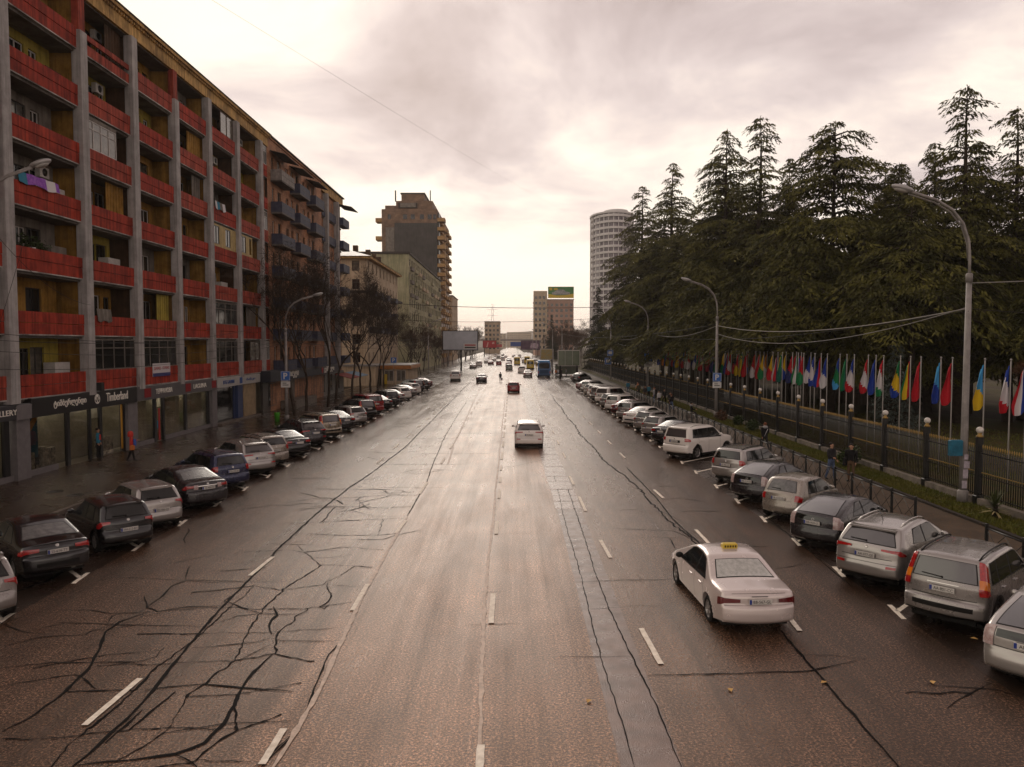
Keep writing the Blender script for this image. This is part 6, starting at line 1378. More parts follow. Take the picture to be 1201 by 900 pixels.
for (x, y, lb, s_) in ((17.95,30.3,'tall grey lamp post nearest the camera on the right with a blue box',1.045),(17.6,66.0,'second lamp post on the right, carrying a blue parking sign',1.0),(17.6,99.5,'third lamp post on the right, carrying a blue triangle sign',1.0),(17.6,137,'fourth lamp post on the right, carrying two blue signs',1.0),(11.9,183,'fifth lamp post on the right, just left of the glass board',1.0),(11.3,214,'sixth lamp post on the right, beside the picture panel',1.03),(11.0,262,'seventh lamp post on the right, past the picture panel',1.0),(10.6,290,'eighth lamp post on the right, in front of the dark billboard',1.0),(10.4,330,'ninth lamp post on the right, at the dark billboard',1.0),(10.2,375,'tenth and farthest lamp post on the right',1.0)):
    lamp(x, y, 0, lb, s_)
for (x, y, lb, s_) in ((-18.7,63.5,'left lamp post carrying the blue parking sign among the bare trees',.88),(-18.5,170,'left lamp post with a curved arm just beyond the kiosk',1.0),(-18.8,226,'left lamp post whose arm rises over the grey billboard',1.0),(-21.5,31.0,'lamp whose arm and head enter at the left edge over the red block',1.14)):
    lamp(x, y, math.pi, lb, s_)
bx = MB(); bx.bbox(-.25, -.12, 0, .25, .12, .62, .03, 0); bx = tag(bx.build('letter_box', mat('blue_box', (.02, .11, .17), .5, var=.3, vscale=4), None, (17.55, 30.2, 2.1)), 'small blue metal box fixed to the nearest right lamp post', 'box')
ps = MB()
for (z_, a_, h_, w_) in ((1.0, 0, .35, .2), (1.4, .4, .28, .22), (.6, -.3, .3, .2), (1.75, .1, .2, .16)): ps.bbox(-w_/2+a_*.1, -.155, z_, w_/2+a_*.1, -.145, z_+h_, .002)
tag(ps.build('paper_notices', mat('notice_paper', (.42, .36, .40), .7, var=.3, vscale=6), None, (17.95, 30.3, .2)), 'torn paper notices pasted round the nearest right lamp post', 'notices')
M_sblue = mat('sign_blue', (.015, .10, .36), .4); M_swhite = mat('sign_white', (.55, .53, .50), .4); M_sback = mat('sign_back', (.2, .2, .2), .5)
def psign(x, y, z, s, lb, kind='P', plate=True):
    t = thing('parking_sign' if kind == 'P' else 'road_sign', lb, 'road sign', (x, y, z))
    if kind == 'tri':
        b = MB(); b.bbox(-s/2, -.02, 0, s/2, 0, s, .01); b.build('panel', M_sblue, t); b = MB(); b.q([(-s*.36, -.024, s*.16), (s*.36, -.024, s*.16), (0, -.024, s*.84)]); b.build('white_triangle', M_swhite, t)
        b = MB(); b.tube([(0, -.03, s*.3), (0, -.03, s*.62)], .04*s, 5); b.tube([(0, -.03, s*.4), (-s*.1, -.03, s*.24)], .03*s, 5); b.build('walking_figure', M_trim, t)
    else:
        b = MB(); b.bbox(-s/2, -.02, 0, s/2, 0, s, .01); b.build('panel', M_sblue, t)
        b = MB(); e = s*.03
        for (a0, c0, a1, c1) in ((-s/2+e, e, s/2-e, 2*e), (-s/2+e, s-2*e, s/2-e, s-e), (-s/2+e, 2*e, -s/2+2*e, s-2*e), (s/2-2*e, 2*e, s/2-e, s-2*e)): b.box(a0, -.024, c0, a1, -.0205, c1)
        b.build('border', M_swhite, t)
        if kind == 'P': ob('lettering', text_mesh('P', M_swhite, None, s*.66, .004, bold=.03), t, (0, -.024, s*.5))
        else: b = MB(); b.box(-s*.28, -.024, s*.3, s*.28, -.0205, s*.75); b.build('pictogram', M_swhite, t)
    if plate:
        b = MB(); b.bbox(-s/2, -.02, -s*.72, s/2, 0, -.06, .01); b.build('plate', M_swhite, t); b = MB(); b.box(-s*.32, -.024, -s*.5, s*.32, -.0205, -s*.42); b.box(-s*.32, -.024, -s*.3, s*.1, -.0205, -s*.22); b.build('pictogram', M_trim, t)
psign(-18.7, 63.3, 3.5, .78, 'blue parking sign with a white plate on the left lamp post')
psign(17.6, 65.8, 3.3, .75, 'blue parking sign on the second right lamp post')
psign(17.6, 99.3, 4.3, 1.0, 'blue sign with a white triangle on the third right lamp post', 'tri')
psign(17.5, 136.8, 4.4, 1.1, 'upper blue sign on the fourth right lamp post', 'x', False); psign(17.1, 136.7, 2.9, 1.2, 'lower blue bus sign on the fourth right lamp post', 'x', False)
psign(-18.2, 118, 3.6, .9, 'blue parking sign near the kiosk on the left', 'P', False); MB().tube([(-18.2, 118.1, 0), (-18.2, 118.1, 4.4)], .04, 6).build('sign_pole', M_lpole).update_tag()
tag(bpy.data.objects['sign_pole'], 'thin pole of the parking sign near the kiosk', 'pole')
# green litter bin
lb_ = thing('litter_bin', 'small bright green bin at the foot of the left parking pole', 'bin', (-19.35, 63, .15)); b = MB(); b.lathe([(.2, 0), (.24, .7), (.24, .74), (.2, .74)], n=12); b.build('drum', mat('bin_green', (.06, .26, .02), .5), lb_); MB().box(-.03, .2, 0, .03, .26, .9).build('stand', M_trim, lb_)
# ------------------------------------------------------------ billboards, kiosk, stop
def billboard(lb, x0, x1, y, z0, z1, face_m, posts, fr=.18, d=.5, frm=None, nm='billboard'):
    t = thing(nm, lb, 'billboard', (0, y, 0)); b = MB(); b.bbox(x0, 0, z0, x1, d, z1, .03); b.build('panel_box', frm or M_trim, t)
    b = MB(); b.box(x0+fr, -.03, z0+fr, x1-fr, -.001, z1-fr); b.build('poster', face_m, t)
    for px in posts: b = MB(); b.tube([(px, d/2, 0), (px, d/2, z0+.1)], .22, 8); b.build('post', M_trim, t)
    return t
M_bgrey = mat('grey_poster', (.50, .52, .56), .5, col2=(.36, .37, .40), vscale=.3)
t = billboard('grey billboard with a small white caption by the left lamp posts', -17.2, -8.4, 190, 5.0, 9.9, M_bgrey, (-12.6,)); b = MB(); b.box(-12.0, -.05, 5.3, -8.7, -.031, 6.7); b.build('white_caption', M_swhite, t)
for (z_, m_) in ((6.3, M_redtxt), (5.7, M_trim)): MB().box(-11.7, -.07, z_-.16, -9.0, -.051, z_+.16).build('caption_line', m_, t)
t = billboard('red billboard far up the left side', -15.4, -8.2, 405, 4.6, 8.6, mat('red_poster', (.30, .012, .02), .5), (-14.6,)); b = MB(); b.q([(-13.6,-.05,5.0),(-12.9,-.05,5.0),(-12.3,-.05,7.4),(-12.8,-.05,7.8)]); b.q([(-10.6,-.05,6.6),(-9.2,-.05,6.8),(-9.5,-.05,7.8),(-10.4,-.05,7.6)]); b.build('pale_figure', mat('poster_pink', (.45, .25, .22), .5), t)
t = billboard('dark purple billboard over the far right lanes', 4.6, 14.6, 402, 3.6, 8.6, mat('dark_poster', (.035, .012, .035), .5, col2=(.10, .05, .09), vscale=.4), (13.6,)); b = MB(); b.q([(9.6,-.05,4.4),(13.6,-.05,4.4),(13.9,-.05,6.2),(12.9,-.05,7.2),(9.8,-.05,7)]); b.build('pale_patch', mat('poster_mauve', (.34, .25, .30), .5, var=.5, vscale=1), t)
M_gb = mat('green_glass_board', (.13, .16, .09), .25, col2=(.09, .11, .07), vscale=.5, spec=.7)
t = billboard('empty white-framed glass board behind the bus stop', 8.7, 12.95, 146, 2.35, 5.4, M_gb, (9.2, 12.4), .14, .3, M_whitef, 'glass_board')
for x in (10.1, 11.5): MB().box(x-.03, -.045, 2.5, x+.03, -.031, 5.25).build('divider', M_whitef, t)
t = billboard('pale green picture panel beyond the bus stop', 8.0, 11.6, 215, 2.2, 5.2, mat('picture_poster', (.24, .25, .15), .5, col2=(.35, .22, .06), vscale=1.2), (8.4, 11.2), .12, .3, M_whitef, 'picture_panel')
for (x, y, z, sx_, sz_, c_, lb) in ((-12.2, 412, 7.2, 1.2, 2.2, (.03, .12, .25), 'small blue panel beside the far red billboard'), (3.5, 520, 6.6, 9, 3, (.02, .05, .22), 'dark blue hoarding at the far end of the road'), (-12, 540, 5.5, 10, 2.0, (.30, .03, .04), 'red hoarding at the far end of the road')):
    m_ = mat('hoarding_%s' % ('blue', 'navy', 'red')[int(abs(x)) % 3 if False else {-12.2: 0, 3.5: 1, -12: 2}[x]], c_, .5); t = thing('hoarding', lb, 'hoarding', (x, y, z)); MB().bbox(-sx_/2, 0, -sz_/2, sx_/2, .3, sz_/2, .02).build('panel', m_, t); MB().box(-.1, .1, -z, .1, .3, -sz_/2).build('post', M_trim, t)
kk = thing('kiosk', 'low kiosk with an orange fascia and lit shop windows on the left', 'kiosk', (-20.6, 121, 0)); b = MB(); b.box(0, 0, .1, 4.2, 12, 2.6); b.build('wall', M_cream, kk); b = MB(); b.bbox(-.3, -.3, 2.6, 4.7, 12.3, 3.15, .03); b.build('fascia', mat('kiosk_orange', (.34, .14, .04), .5, var=.3), kk)
b = MB(); b.box(-.2, -.2, 3.151, 4.6, 12.2, 3.3); b.build('roof', M_tin, kk)
for i, y in enumerate((.8, 3.6, 6.4, 9.2)): window(kk, (4.16, y, .7), 1.9, 1.7, 'E', 'two', M_whitef, M_glassc if i % 2 else M_glass)
for x in (.5, 2.4): window(kk, (x, -.04, .7), 1.4, 1.7, 'S', 'two', M_whitef, M_glassc)
MB().box(.4, -.06, .2, .9, -.04, 1.8).build('yellow_poster', mat('kiosk_yellow', (.55, .38, .03), .5), kk)
k2 = thing('shed', 'pale blank shed left of the orange-fascia kiosk', 'shed', (-26, 118, 0)); MB().box(0, 0, 0, 5.0, 8, 3.1).build('wall', M_cream, k2); MB().box(-.2, -.2, 3.1, 5.2, 8.2, 3.35).build('roof', M_tin, k2)
# ------------------------------------------------------------ wires
M_wire = mat('wire', (.02, .017, .016), .6); M_wirel = mat('pale_wire', (.22, .20, .18), .6)
def wire(a, b, sag, lb, r_=.018, m=None, n=24):
    a, b = Vector(a), Vector(b); pts = [a.lerp(b, i/n)-Vector((0, 0, sag*4*(i/n)*(1-i/n))) for i in range(n+1)]; w_ = MB(); w_.tube(pts, r_, 5); tag(w_.build('overhead_wire', m or M_wire), lb, 'wire', 'overhead wires')
wire((17.9,30.3,7.9),(17.6,66,8.1),.7,'pale cable from the near right lamp post to the second one',.028,M_wirel); wire((17.9,30.3,7.95),(17.6,66,7.4),1.1,'lower pale cable from the near right lamp post',.022,M_wirel); wire((17.9,30.2,7.8),(17.6,99.5,8.0),1.0,'thin dark cable running from the near lamp post up the right side',.016)
wire((17.6,66,8.1),(17.6,99.5,8.1),.8,'pale cable between the second and third right lamp posts',.028,M_wirel); wire((17.6,99.5,8.1),(17.6,137,8.1),.9,'pale cable between the third and fourth right lamp posts',.03,M_wirel); wire((17.6,99.5,7.6),(17.6,137,7.6),1.3,'lower cable between the third and fourth right lamp posts',.03,M_wirel)
wire((17.6,66,8.2),(11.9,183,9),1.0,'cable running from the second lamp post to the glass board lamp',.025); wire((17.9,30.3,8.9),(26,15,9.3),.3,'short cable leaving the near lamp post past the right edge',.02,M_wirel)
wire((17.9,30.3,7.9),(40,36,8.6),.5,'cable going from the near lamp post into the park',.015)
wire((-6.2,14.5,13.25),(14.6,150,30.6),.6,'long thin wire rising across the open sky',.003,M_wirel); wire((-23,140,14.0),(17.6,138,13.2),.5,'wire crossing the avenue high above the red car',.05,M_wire); wire((-23,150,11.3),(17.6,150,11.6),.6,'second lower wire crossing the far avenue',.03)
for i, z in enumerate((7.6, 7.15, 6.7, 8.2)): wire((-21.4,31,z-.6-.3*i),(-18.7,63.5,z-.6+.3*i),.5+.1*i,'%s of four cables strung before the red block from the left edge' % ORD[i],.012)
for i in range(3): wire((-18.7,63.5,7.8-i*.5),(-18.5,170,8.6-i*.5),1.2,'%s of three cables strung along the left bare trees' % ORD[i],.02)
wire((-21.4,30.5,4.5),(-22.4,35.4,11.0),.25,'thin wire slanting up across the first concrete pillar',.010); wire((-21.5,31,12.0),(-22.6,41.3,8.6),.8,'thin wire sagging from the left lamp to the second pillar',.010)
# ------------------------------------------------------------ flags
FC = {'r': (.38, .012, .02), 'g': (.012, .15, .05), 'b': (.015, .04, .24), 'w': (.50, .46, .46), 'y': (.55, .36, .015), 'k': (.012, .012, .012), 's': (.05, .26, .50), 'o': (.50, .17, .02), 'm': (.17, .015, .03), 'n': (.02, .025, .09), 'd': (.01, .09, .06)}
FM = {k: mat('flag_'+{'r':'red','g':'green','b':'blue','w':'white','y':'yellow','k':'black','s':'sky_blue','o':'orange','m':'maroon','n':'navy','d':'dark_green'}[k], c, .8) for k, c in FC.items()}
FNAME = {'r':'red','g':'green','b':'blue','w':'white','y':'yellow','k':'black','s':'sky blue','o':'orange','m':'maroon','n':'navy','d':'dark green'}
M_fpole = mat('flagpole_white', (.26, .24, .22), .5)
fp = MB(); fp.tube([(0, 0, 0), (0, 0, 5.7)], [.038, .024], 8); fp.ball((0, 0, 5.74), .05, 8); fpm = fp.mesh('pole', M_fpole)
_fm = {}
def flagmesh(cols, seed, vert=False, extra=None):
    k = (cols, seed % 4, vert)
    if k in _fm: return _fm[k]
    r = random.Random(seed % 4*13+len(cols)); nu, nv = 12, 14; P = []
    for j in range(nv+1):
        v = j/nv; row = []
        for i in range(nu+1):
            u = i/nu; fold = .10*math.sin(u*9.5+r.random()*.25+v*1.3)*(.35+.65*u); fw = .12+.44*v**.8*(1 if v < .8 else 1-.25*(v-.8)/.2)
            row.append((-.03-u*fw-.03*math.sin(v*5+u*4), fold+.02, 5.5-v*(1.85+.22*math.sin(u*2.6))-u*.28*(1-v)))
        P.append(row)
    m = MB(); m.grid(P)
    n = len(cols)
    for idx in range(len(m.f)):
        j, i = divmod(idx, nu); q_ = (i/nu) if vert else (j/nv*.75+i/nu*.25); m.m[idx] = min(n-1, int(q_*n))
    m2 = MB(); m2.v = list(m.v); m2.f = list(m.f); m2.m = list(m.m); m2.sm = [True]*len(m.f)
    _fm[k] = m2.mesh('flag', [FM[c] for c in cols]); return _fm[k]
FL = [(39.0,'bwr'),(40.5,'bwr'),(42.2,'sy'),(45.6,'r'),(47.1,'sb'),(48.8,'r'),(50.4,'ryg'),(52.0,'gyb'),(53.7,'rwg'),(55.2,'b'),(56.7,'rwr'),(58.3,'bwr'),(60.0,'dg'),(61.6,'bgs'),(63.3,'bw'),(65.0,'rb'),(66.7,'bwb'),(68.4,'rg'),(70.2,'gwg'),(72,'rn'),(73.8,'gd'),(75.6,'nrw'),(77.4,'yr'),(79.2,'yg'),(81,'rr'),(83,'rw'),(85,'r'),(87,'gy'),(89,'ry'),(91,'rwr'),(93,'rb'),(95,'yg'),(97,'gd'),(99.5,'n'),(102,'rm'),(104.5,'wr'),(107,'rg'),(109.5,'bw'),(112,'rw'),(114.5,'gw'),(117,'br'),(119.5,'oy'),(122,'rwb'),(124.5,'gr'),(127,'ry'),(129.5,'wb'),(132,'go'),(134.5,'yb')]
extra = []
for j in range(len(FL)-1, 12, -1): pass
used_lab = {}
def putflag(x, y, cols, idx, back=False):
    nm = ' '.join(dict.fromkeys(FNAME[c] for c in cols)); base = '%s limp flag' % ' '.join(dict.fromkeys(FNAME[c].replace(' ', '-') for c in cols))
    used_lab[base+str(back)] = used_lab.get(base+str(back), 0)+1; n = used_lab[base+str(back)]
    lab = '%s, %s of these colours from the right in the %s row' % (base, ORD[n-1], 'back' if back else 'front')
    t = thing('flagpole', lab, 'flag', (x, y, .1), (idx*.37) % .5-.25, 'flags in the long row behind the iron fence'); ob('pole', fpm, t); ob('flag', flagmesh(cols, idx, idx % 3 == 0 and len(cols) > 1), t)
for i, (y, c_) in enumerate(FL): putflag(21.2+.15*math.sin(i*2.1), y*.81, c_, i)
rf = random.Random(9)
for i in range(30): putflag(22.6+rf.uniform(-.2, .2), 58+i*1.7, rf.choice(['rw','gy','rb','ryg','wr','bw','gr','yb','rwr','kr','sw','ow']), i+50, True)
# tall pole in the park
# ------------------------------------------------------------ far end: bridge, pylons, hills
M_fog = mat('far_hill', (.14, .12, .10), 1, var=.2, vscale=.004, obj=False); M_far = mat('far_structure', (.20, .17, .16), .9)
def ridge(y, x0, x1, h, seed, nm):
    m = MB(); P = [[], [], []]; r = random.Random(seed); n = 60; ph = r.random()*9
    for i in range(n+1):
        x = x0+(x1-x0)*i/n; hh = h*(.55+.25*math.sin(i*.17+ph)+.12*math.sin(i*.55+ph)+.05*math.sin(i*1.7))
        P[0].append((x, y-300, -2)); P[1].append((x, y, hh)); P[2].append((x, y+500, hh*.6))
    m.grid(P, flip=False); o = m.build(nm, M_fog); tag(o, kind='structure')
ridge(2300, -1700, 1700, 36, 3, 'hills'); ridge(3200, -2600, 2600, 75, 8, 'hills')
br_ = thing('road_bridge', 'flat road bridge crossing the far end of the avenue', 'bridge', (0, 640, 0)); MB().box(-60, 0, 9.3, 40, 8, 10.8).build('deck', M_far, br_)
for x in (-48, -16, 14, 34): MB().box(x-1, 2, 0, x+1, 6, 9.3).build('pier', M_far, br_)
for x in range(-60, 40, 6): MB().box(x, .1, 10.8, x+.3, .4, 12.0).build('railing_post', M_far, br_)
def pylon(x, y, h, lb):
    t = thing('pylon', lb, 'pylon', (x, y, 0)); b = MB()
    for sx_ in (-1, 1):
        for sy_ in (-1, 1): b.tube([(sx_*3, sy_*3, 0), (sx_*.6, sy_*.6, h)], .14, 4)
    for i in range(6): z = h*i/6; w_ = 3-2.4*i/6; b.tube([(-w_, -w_, z), (w_, -w_, z+h/6)], .08, 4); b.tube([(w_, -w_, z), (-w_, -w_, z+h/6)], .08, 4)
    b.build('lattice', M_far, t); b = MB()
    for z in (.75, .88): b.tube([(-7, 0, h*z), (7, 0, h*z)], .14, 4)
    b.build('crossarm', M_far, t)
pylon(-24, 950, 56, 'left lattice pylon in the haze at the end of the road'); pylon(32, 1000, 52, 'right lattice pylon in the haze at the end of the road')
for i, (x, y, w_, h, lb) in enumerate(((-150, 900, 40, 38, 'hazy pale slab block left of the left pylon'), (-40, 1250, 30, 40, 'hazy low block between the two pylons'), (10, 1350, 24, 46, 'hazy narrow tower block right of the road end'), (-10, 1500, 26, 50, 'hazy pale tower block above the bridge'), (60, 1200, 30, 42, 'hazy block behind the right pylon'), (110, 980, 36, 30, 'hazy block right of the right pylon'))):
    h *= .6; block(lb, x, x+w_, y, y+20, h, M_cream, 8, 3, h/9, south=6, wsize=(2.6, 1.3), east=0, name='distant_block')
# ------------------------------------------------------------ people
M_skin = mat('skin', (.36, .20, .13), .6); M_hair = mat('dark_hair', (.015, .011, .009), .7); M_hairr = mat('reddish_hair', (.13, .045, .02), .7)
CL = {'black': mat('black_cloth', (.010, .009, .010), .85, var=.3, bump=.3, bscale=20), 'jeans': mat('denim', (.075, .10, .17), .85, var=.3, vscale=6), 'red': mat('red_cloth', (.50, .045, .035), .8, var=.2), 'blue': mat('blue_cloth', (.045, .10, .36), .8), 'grey': mat('grey_cloth', (.26, .25, .25), .85, var=.2), 'brown': mat('brown_cloth', (.10, .06, .035), .85), 'teal': M_teal, 'white': M_wht, 'dark': mat('charcoal_cloth', (.022, .02, .022), .85), 'olive': mat('olive_cloth', (.06, .055, .03), .85), 'orange': mat('orange_cloth', (.45, .13, .03), .8)}
def person_mesh(pose, top, trou, bulk=1.0):
    J = {'pelvis': (0, 0, .93), 'waist': (0, 0, 1.08), 'chest': (0, 0, 1.30), 'neckb': (0, 0, 1.45), 'neck': (0, .01, 1.51), 'jaw': (0, .025, 1.57), 'head': (0, .01, 1.65), 'crown': (0, 0, 1.735)}
    Rr = {'pelvis': .145, 'waist': .125*bulk, 'chest': .155*bulk, 'neckb': .085, 'neck': .055, 'jaw': .072, 'head': .093, 'crown': .06}
    E = [('pelvis','waist'),('waist','chest'),('chest','neckb'),('neckb','neck'),('neck','jaw'),('jaw','head'),('head','crown')]
    for s_, n_ in ((-1, 'L'), (1, 'R')):
        la, ra = pose.get('leg'+n_, (0, 0)); hx = .095*s_
        hip = Vector((hx, 0, .88)); kn = hip+Vector((.01*s_, math.sin(la)*.43, -math.cos(la)*.43)); an = kn+Vector((0, math.sin(la-ra)*.40, -math.cos(la-ra)*.40)); toe = an+Vector((.02*s_, .17, -.035))
        J.update({'hip'+n_: tuple(hip), 'knee'+n_: tuple(kn), 'ankle'+n_: tuple(an), 'toe'+n_: tuple(toe)}); Rr.update({'hip'+n_: .098, 'knee'+n_: .066, 'ankle'+n_: .046, 'toe'+n_: .040})
        E += [('pelvis', 'hip'+n_), ('hip'+n_, 'knee'+n_), ('knee'+n_, 'ankle'+n_), ('ankle'+n_, 'toe'+n_)]
        aa, ea, ao = pose.get('arm'+n_, (0, .2, .12)); sh = Vector((.185*s_*bulk, 0, 1.41)); el = sh+Vector((math.sin(ao)*.28*s_, math.sin(aa)*.28, -math.cos(aa)*math.cos(ao)*.28)); wr = el+Vector((math.sin(ao)*.05*s_-.06*s_*math.sin(ea), math.sin(aa+ea)*.25, -math.cos(aa+ea)*.25)); hd = wr+(wr-el).normalized()*.075
        J.update({'sh'+n_: tuple(sh), 'el'+n_: tuple(el), 'wr'+n_: tuple(wr), 'hand'+n_: tuple(hd)}); Rr.update({'sh'+n_: .072*bulk, 'el'+n_: .052, 'wr'+n_: .036, 'hand'+n_: .032})
        E += [('chest', 'sh'+n_), ('sh'+n_, 'el'+n_), ('el'+n_, 'wr'+n_), ('wr'+n_, 'hand'+n_)]
    names = list(J); me = bpy.data.meshes.new('person'); me.from_pydata([J[n] for n in names], [(names.index(a), names.index(b)) for a, b in E], [])
    o = bpy.data.objects.new('tmp', me); COL.objects.link(o); md = o.modifiers.new('s', 'SKIN'); sv = me.skin_vertices[0].data
    for i, n in enumerate(names): sv[i].radius = (Rr[n]*(1.15 if n in ('chest', 'waist', 'pelvis') else 1), Rr[n]*(.85 if n in ('chest', 'waist', 'pelvis') else 1))
    sv[0].use_root = True; md.use_smooth_shade = True; o.modifiers.new('b', 'SUBSURF').levels = 1
    dg = bpy.context.evaluated_depsgraph_get(); out = bpy.data.meshes.new_from_object(o.evaluated_get(dg)); bpy.data.objects.remove(o)
    out.name = 'body'; out.materials.clear()
    for m_ in (M_skin, top, trou, M_trim): out.materials.append(m_)
    seg = [(Vector(J[a]), Vector(J[b]), a, b) for a, b in E]
    for p in out.polygons:
        c = p.center; best = min(seg, key=lambda s: (c-(s[0]+(s[1]-s[0])*max(0, min(1, (c-s[0]).dot(s[1]-s[0])/max(1e-6, (s[1]-s[0]).length_squared))))).length); b_ = best[3]
        p.material_index = 0 if (b_ in ('neck', 'jaw', 'head', 'crown') and c.z > 1.505) or b_.startswith('hand') else 3 if b_.startswith('toe') else 2 if b_[:3] in ('hip', 'kne', 'ank') or (c.z < .95 and b_ == 'waist') else 1
        p.use_smooth = True
    return out, J
def fingers(J):
    m = MB()
    for s_, n_ in ((-1, 'L'), (1, 'R')):
        h = Vector(J['hand'+n_]); d = (h-Vector(J['wr'+n_])).normalized(); sd_ = Vector((0, 1, 0)) if abs(d.y) < .8 else Vector((0, 0, 1)); sd_ = (sd_-d*sd_.dot(d)).normalized(); c = d.cross(sd_)
        for i, ln in enumerate((.062, .072, .068, .054)):
            a = h+sd_*(.027-.018*i); m.tube([a-d*.015, a+d*ln*.5+c*.004*s_, a+d*ln*.85+c*.022*s_], [.010, .009, .007], 5)
        a = Vector(J['wr'+n_]).lerp(h, .35)+sd_*.02; m.tube([a, a+sd_*.03+d*.03, a+sd_*.038+d*.055], [.012, .010, .008], 5)
    return m
WALK = dict(legL=(.35, .1), legR=(-.30, .35), armL=(-.35, .25, .12), armR=(.3, .35, .12)); STAND = dict(legL=(.03, .05), legR=(-.03, .05), armL=(.05, .3, .1), armR=(-.02, .3, .1)); POCKET = dict(legL=(.18, .1), legR=(-.2, .15), armL=(-.15, .8, .25), armR=(.1, 1.3, .15)); SIT = dict(legL=(1.45, 1.5), legR=(1.4, 1.5), armL=(.4, 1.0, .15), armR=(.4, 1.1, .15))
HAIR = MB(); HAIR.ball((0, 0, 0), 1, 12)
def person(x, y, rz, label, pose, top, trou, hair=M_hair, h=1.75, z=.15, group=None, bulk=1.0, long=False, extras=()):
    t = thing('person', label, 'person', (x, y, z), rz, group); s_ = h/1.79; t.scale = (s_,)*3; me, J = person_mesh(pose, CL[top], CL[trou], bulk)
    ob('body', me, t); fg = fingers(J); fg.build('fingers', M_skin, t)
    hm = MB(); hm.ball((0, 0, 0), 1, 12); hm.v = [(v[0]*.100, v[1]*.100-.030, v[2]*.082+1.705) for v in hm.v]; 
    if long: hm.tube([(0, -.06, 1.68), (0, -.09, 1.55), (0, -.08, 1.40)], [.085, .085, .05], 8)
    hm.build('hair', hair, t)
    fc = MB(); fc.tube([(0, .095, 1.65), (0, .122, 1.615), (0, .10, 1.607)], [.010, .016, .008], 5)
    for sx_ in (-1, 1): fc.ball((sx_*.093, .005, 1.63), .022, 6, 0, 1.4)
    fc.build('nose_and_ears', M_skin, t); e = MB()
    for sx_ in (-1, 1): e.ball((sx_*.034, .088, 1.655), .012, 6)
    e.box(-.026, .092, 1.572, .026, .1, 1.58); e.build('eyes_and_mouth', M_hair, t)
    for (nm, mb, mt) in extras: mb.build(nm, mt, t)
    return t
def hood(): m = MB(); m.lathe([(.10, 1.44), (.14, 1.47), (.135, 1.53), (.10, 1.56), (.085, 1.53)], (0, -.03, 0), n=12); return m
def coat(z0=.62, w=.2): m = MB(); m.lathe([(w, z0), (w*.92, .95), (w*.8, 1.12)], n=12); return m
person(14.95, 35.7, R(-150), 'man in a dark jacket and blue jeans talking on the right path', POCKET, 'dark', 'jeans', h=1.78, bulk=1.15)
person(15.7, 35.3, R(140), 'man in black jacket with a bag, right one of two talking on the path', STAND, 'black', 'brown', h=1.78, bulk=1.2, extras=(('shoulder_bag', MB().bbox(.16, -.12, .75, .34, .14, 1.1, .03), CL['black']),))
hd = MB(); hd.lathe([(.10, 1.42), (.15, 1.46), (.14, 1.55), (.09, 1.58)], (0, -.04, 0), n=12)
person(15.0, 45.3, R(10), 'person in black jacket with pale grey hood walking away on the path', WALK, 'black', 'dark', M_hairr, 1.74, bulk=1.15, extras=(('hood', hd, CL['grey']), ('bag_strap', MB().tube([(.1, -.17, 1.4), (-.12, -.17, .95)], .012, 5), CL['white'])))
um = MB(); um.bbox(-.24, -.10, .78, -.10, .16, 1.0, .05)
hj = MB(); hj.lathe([(.10, 1.44), (.16, 1.50), (.155, 1.66), (.12, 1.76), (.04, 1.80)], (0, -.035, 0), n=14)
person(-20.6, 41.3, R(-60), 'woman in a red hood and jacket with a blue bag walking on the wet pavement', dict(legL=(.22, .1), legR=(-.2, .25), armL=(.3, 1.5, .3), armR=(-.2, .4, .25)), 'red', 'black', M_hair, 1.66, extras=(('red_hood', hj, CL['red']), ('blue_bag', MB().bbox(-.13, .10, .95, .15, .26, 1.32, .04), CL['blue']), ('orange_bag', MB().bbox(.16, -.12, .72, .36, .16, 1.02, .07), CL['orange'])))
person(-23.9, 38.1, R(-90), 'dark figure standing inside behind the black-signed shop glass', STAND, 'black', 'black', h=1.75, bulk=1.2, z=.16, extras=(('long_coat', coat(.35, .24), CL['black']),))
person(-23.05, 42.5, R(-70), 'person with teal and red top standing at the shop door', STAND, 'teal', 'black', h=1.72, z=.15, extras=(('red_scarf', MB().bbox(.05, .09, 1.1, .16, .17, 1.4, .02), CL['red']),))
person(-2.0, 132, R(0), 'pedestrian in black crossing the open road by the centre line', WALK, 'black', 'black', h=1.75, z=.0, extras=(('white_bag', MB().bbox(.15, -.1, .35, .42, .1, .75, .05), CL['white']),))
crowd = [(15.2,73,'black','jeans'),(15.6,75.5,'dark','black'),(15.0,78,'white','black'),(15.9,80,'black','black'),(15.3,82.5,'grey','jeans'),(15.8,84.5,'black','dark'),(15.1,87,'dark','brown'),(15.9,89,'teal','black'),(15.2,92,'olive','black'),(15.6,95,'orange','dark'),(15.0,99,'teal','jeans')]
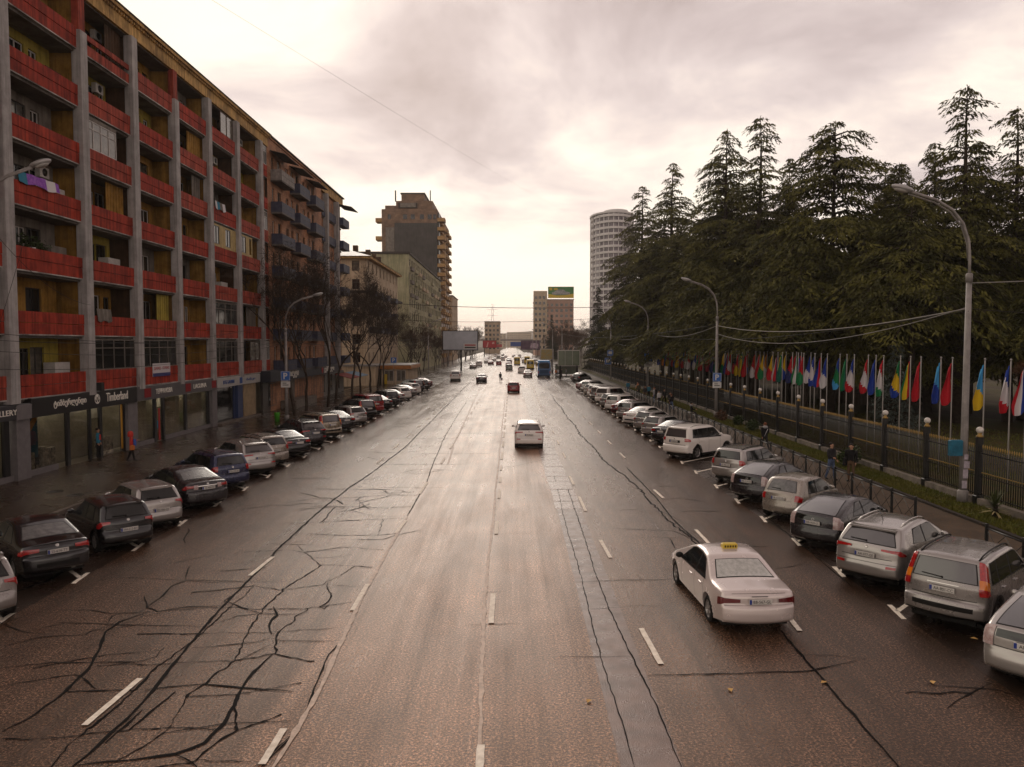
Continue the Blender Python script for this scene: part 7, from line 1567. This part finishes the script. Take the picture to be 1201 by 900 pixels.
for i, (x, y, a, b_) in enumerate(crowd):
    person(x, y, R([10, 170, 30, -160, 90][i % 5]), 'person in %s top, %s of the crowd waiting on the right path' % ({'dark':'charcoal'}.get(a, a), ORD[i]), WALK if i % 3 == 0 else STAND, a, b_, M_hair if i % 4 else M_hairr, 1.64+.03*(i % 5), group='people waiting along the right path', bulk=1.1)
person(15.6, 66.5, R(-100), 'person in black with pale hood sitting low on the wall by the verge', SIT, 'black', 'dark', M_hair, 1.7, z=-.22, bulk=1.15, extras=(('hood', hd, CL['grey']),))
MB_ = MB().box(15.1, 66.1, .15, 15.75, 66.9, .62); tag(MB_.build('concrete_block', M_kerb), 'low concrete block the seated person rests on', 'block')
for i, (x, y, a, b_) in enumerate(((8.6,150,'orange','black'),(9.1,152,'white','jeans'),(9.8,151,'black','black'),(10.8,153,'grey','dark'),(8.2,156,'dark','black'))):
    person(x, y, R([20, 160, -90, 80, 0][i]), 'person in %s top waiting at the bus stop, %s from the bus' % ({'dark':'charcoal'}.get(a, a), ORD[i]), STAND, a, b_, h=1.72, z=0, group='people waiting at the bus stop')
bs = thing('bus_shelter', 'grey bus shelter behind the waiting people and the glass board', 'bus shelter', (9, 158, .0)); MB().bbox(0, 0, 2.3, 4.6, 1.8, 2.45, .02).build('roof', M_greyw, bs); MB().box(0, 1.7, .3, 4.6, 1.74, 2.3).build('back_panel', M_gb, bs)
for x in (.05, 4.5): MB().box(x, 1.6, 0, x+.06, 1.68, 2.3).build('post', M_trim, bs)

# ------------------------------------------------------------ haze over the far end of the avenue
hz_ = MB().box(-1900, -60, -8, 1900, 4600, 120); hzm = bpy.data.materials.new('haze_air'); hzm.use_nodes = True; nt = hzm.node_tree; nt.nodes.clear()
vo = N(nt, 'ShaderNodeVolumePrincipled'); vo.inputs['Density'].default_value = .0002; vo.inputs['Color'].default_value = (1, .93, .86, 1); vo.inputs['Anisotropy'].default_value = .3
o_ = N(nt, 'ShaderNodeOutputMaterial'); nt.links.new(vo.outputs[0], o_.inputs['Volume']); tag(hz_.build('haze', hzm), 'pale haze over the far end of the avenue', 'haze', None, 'stuff')
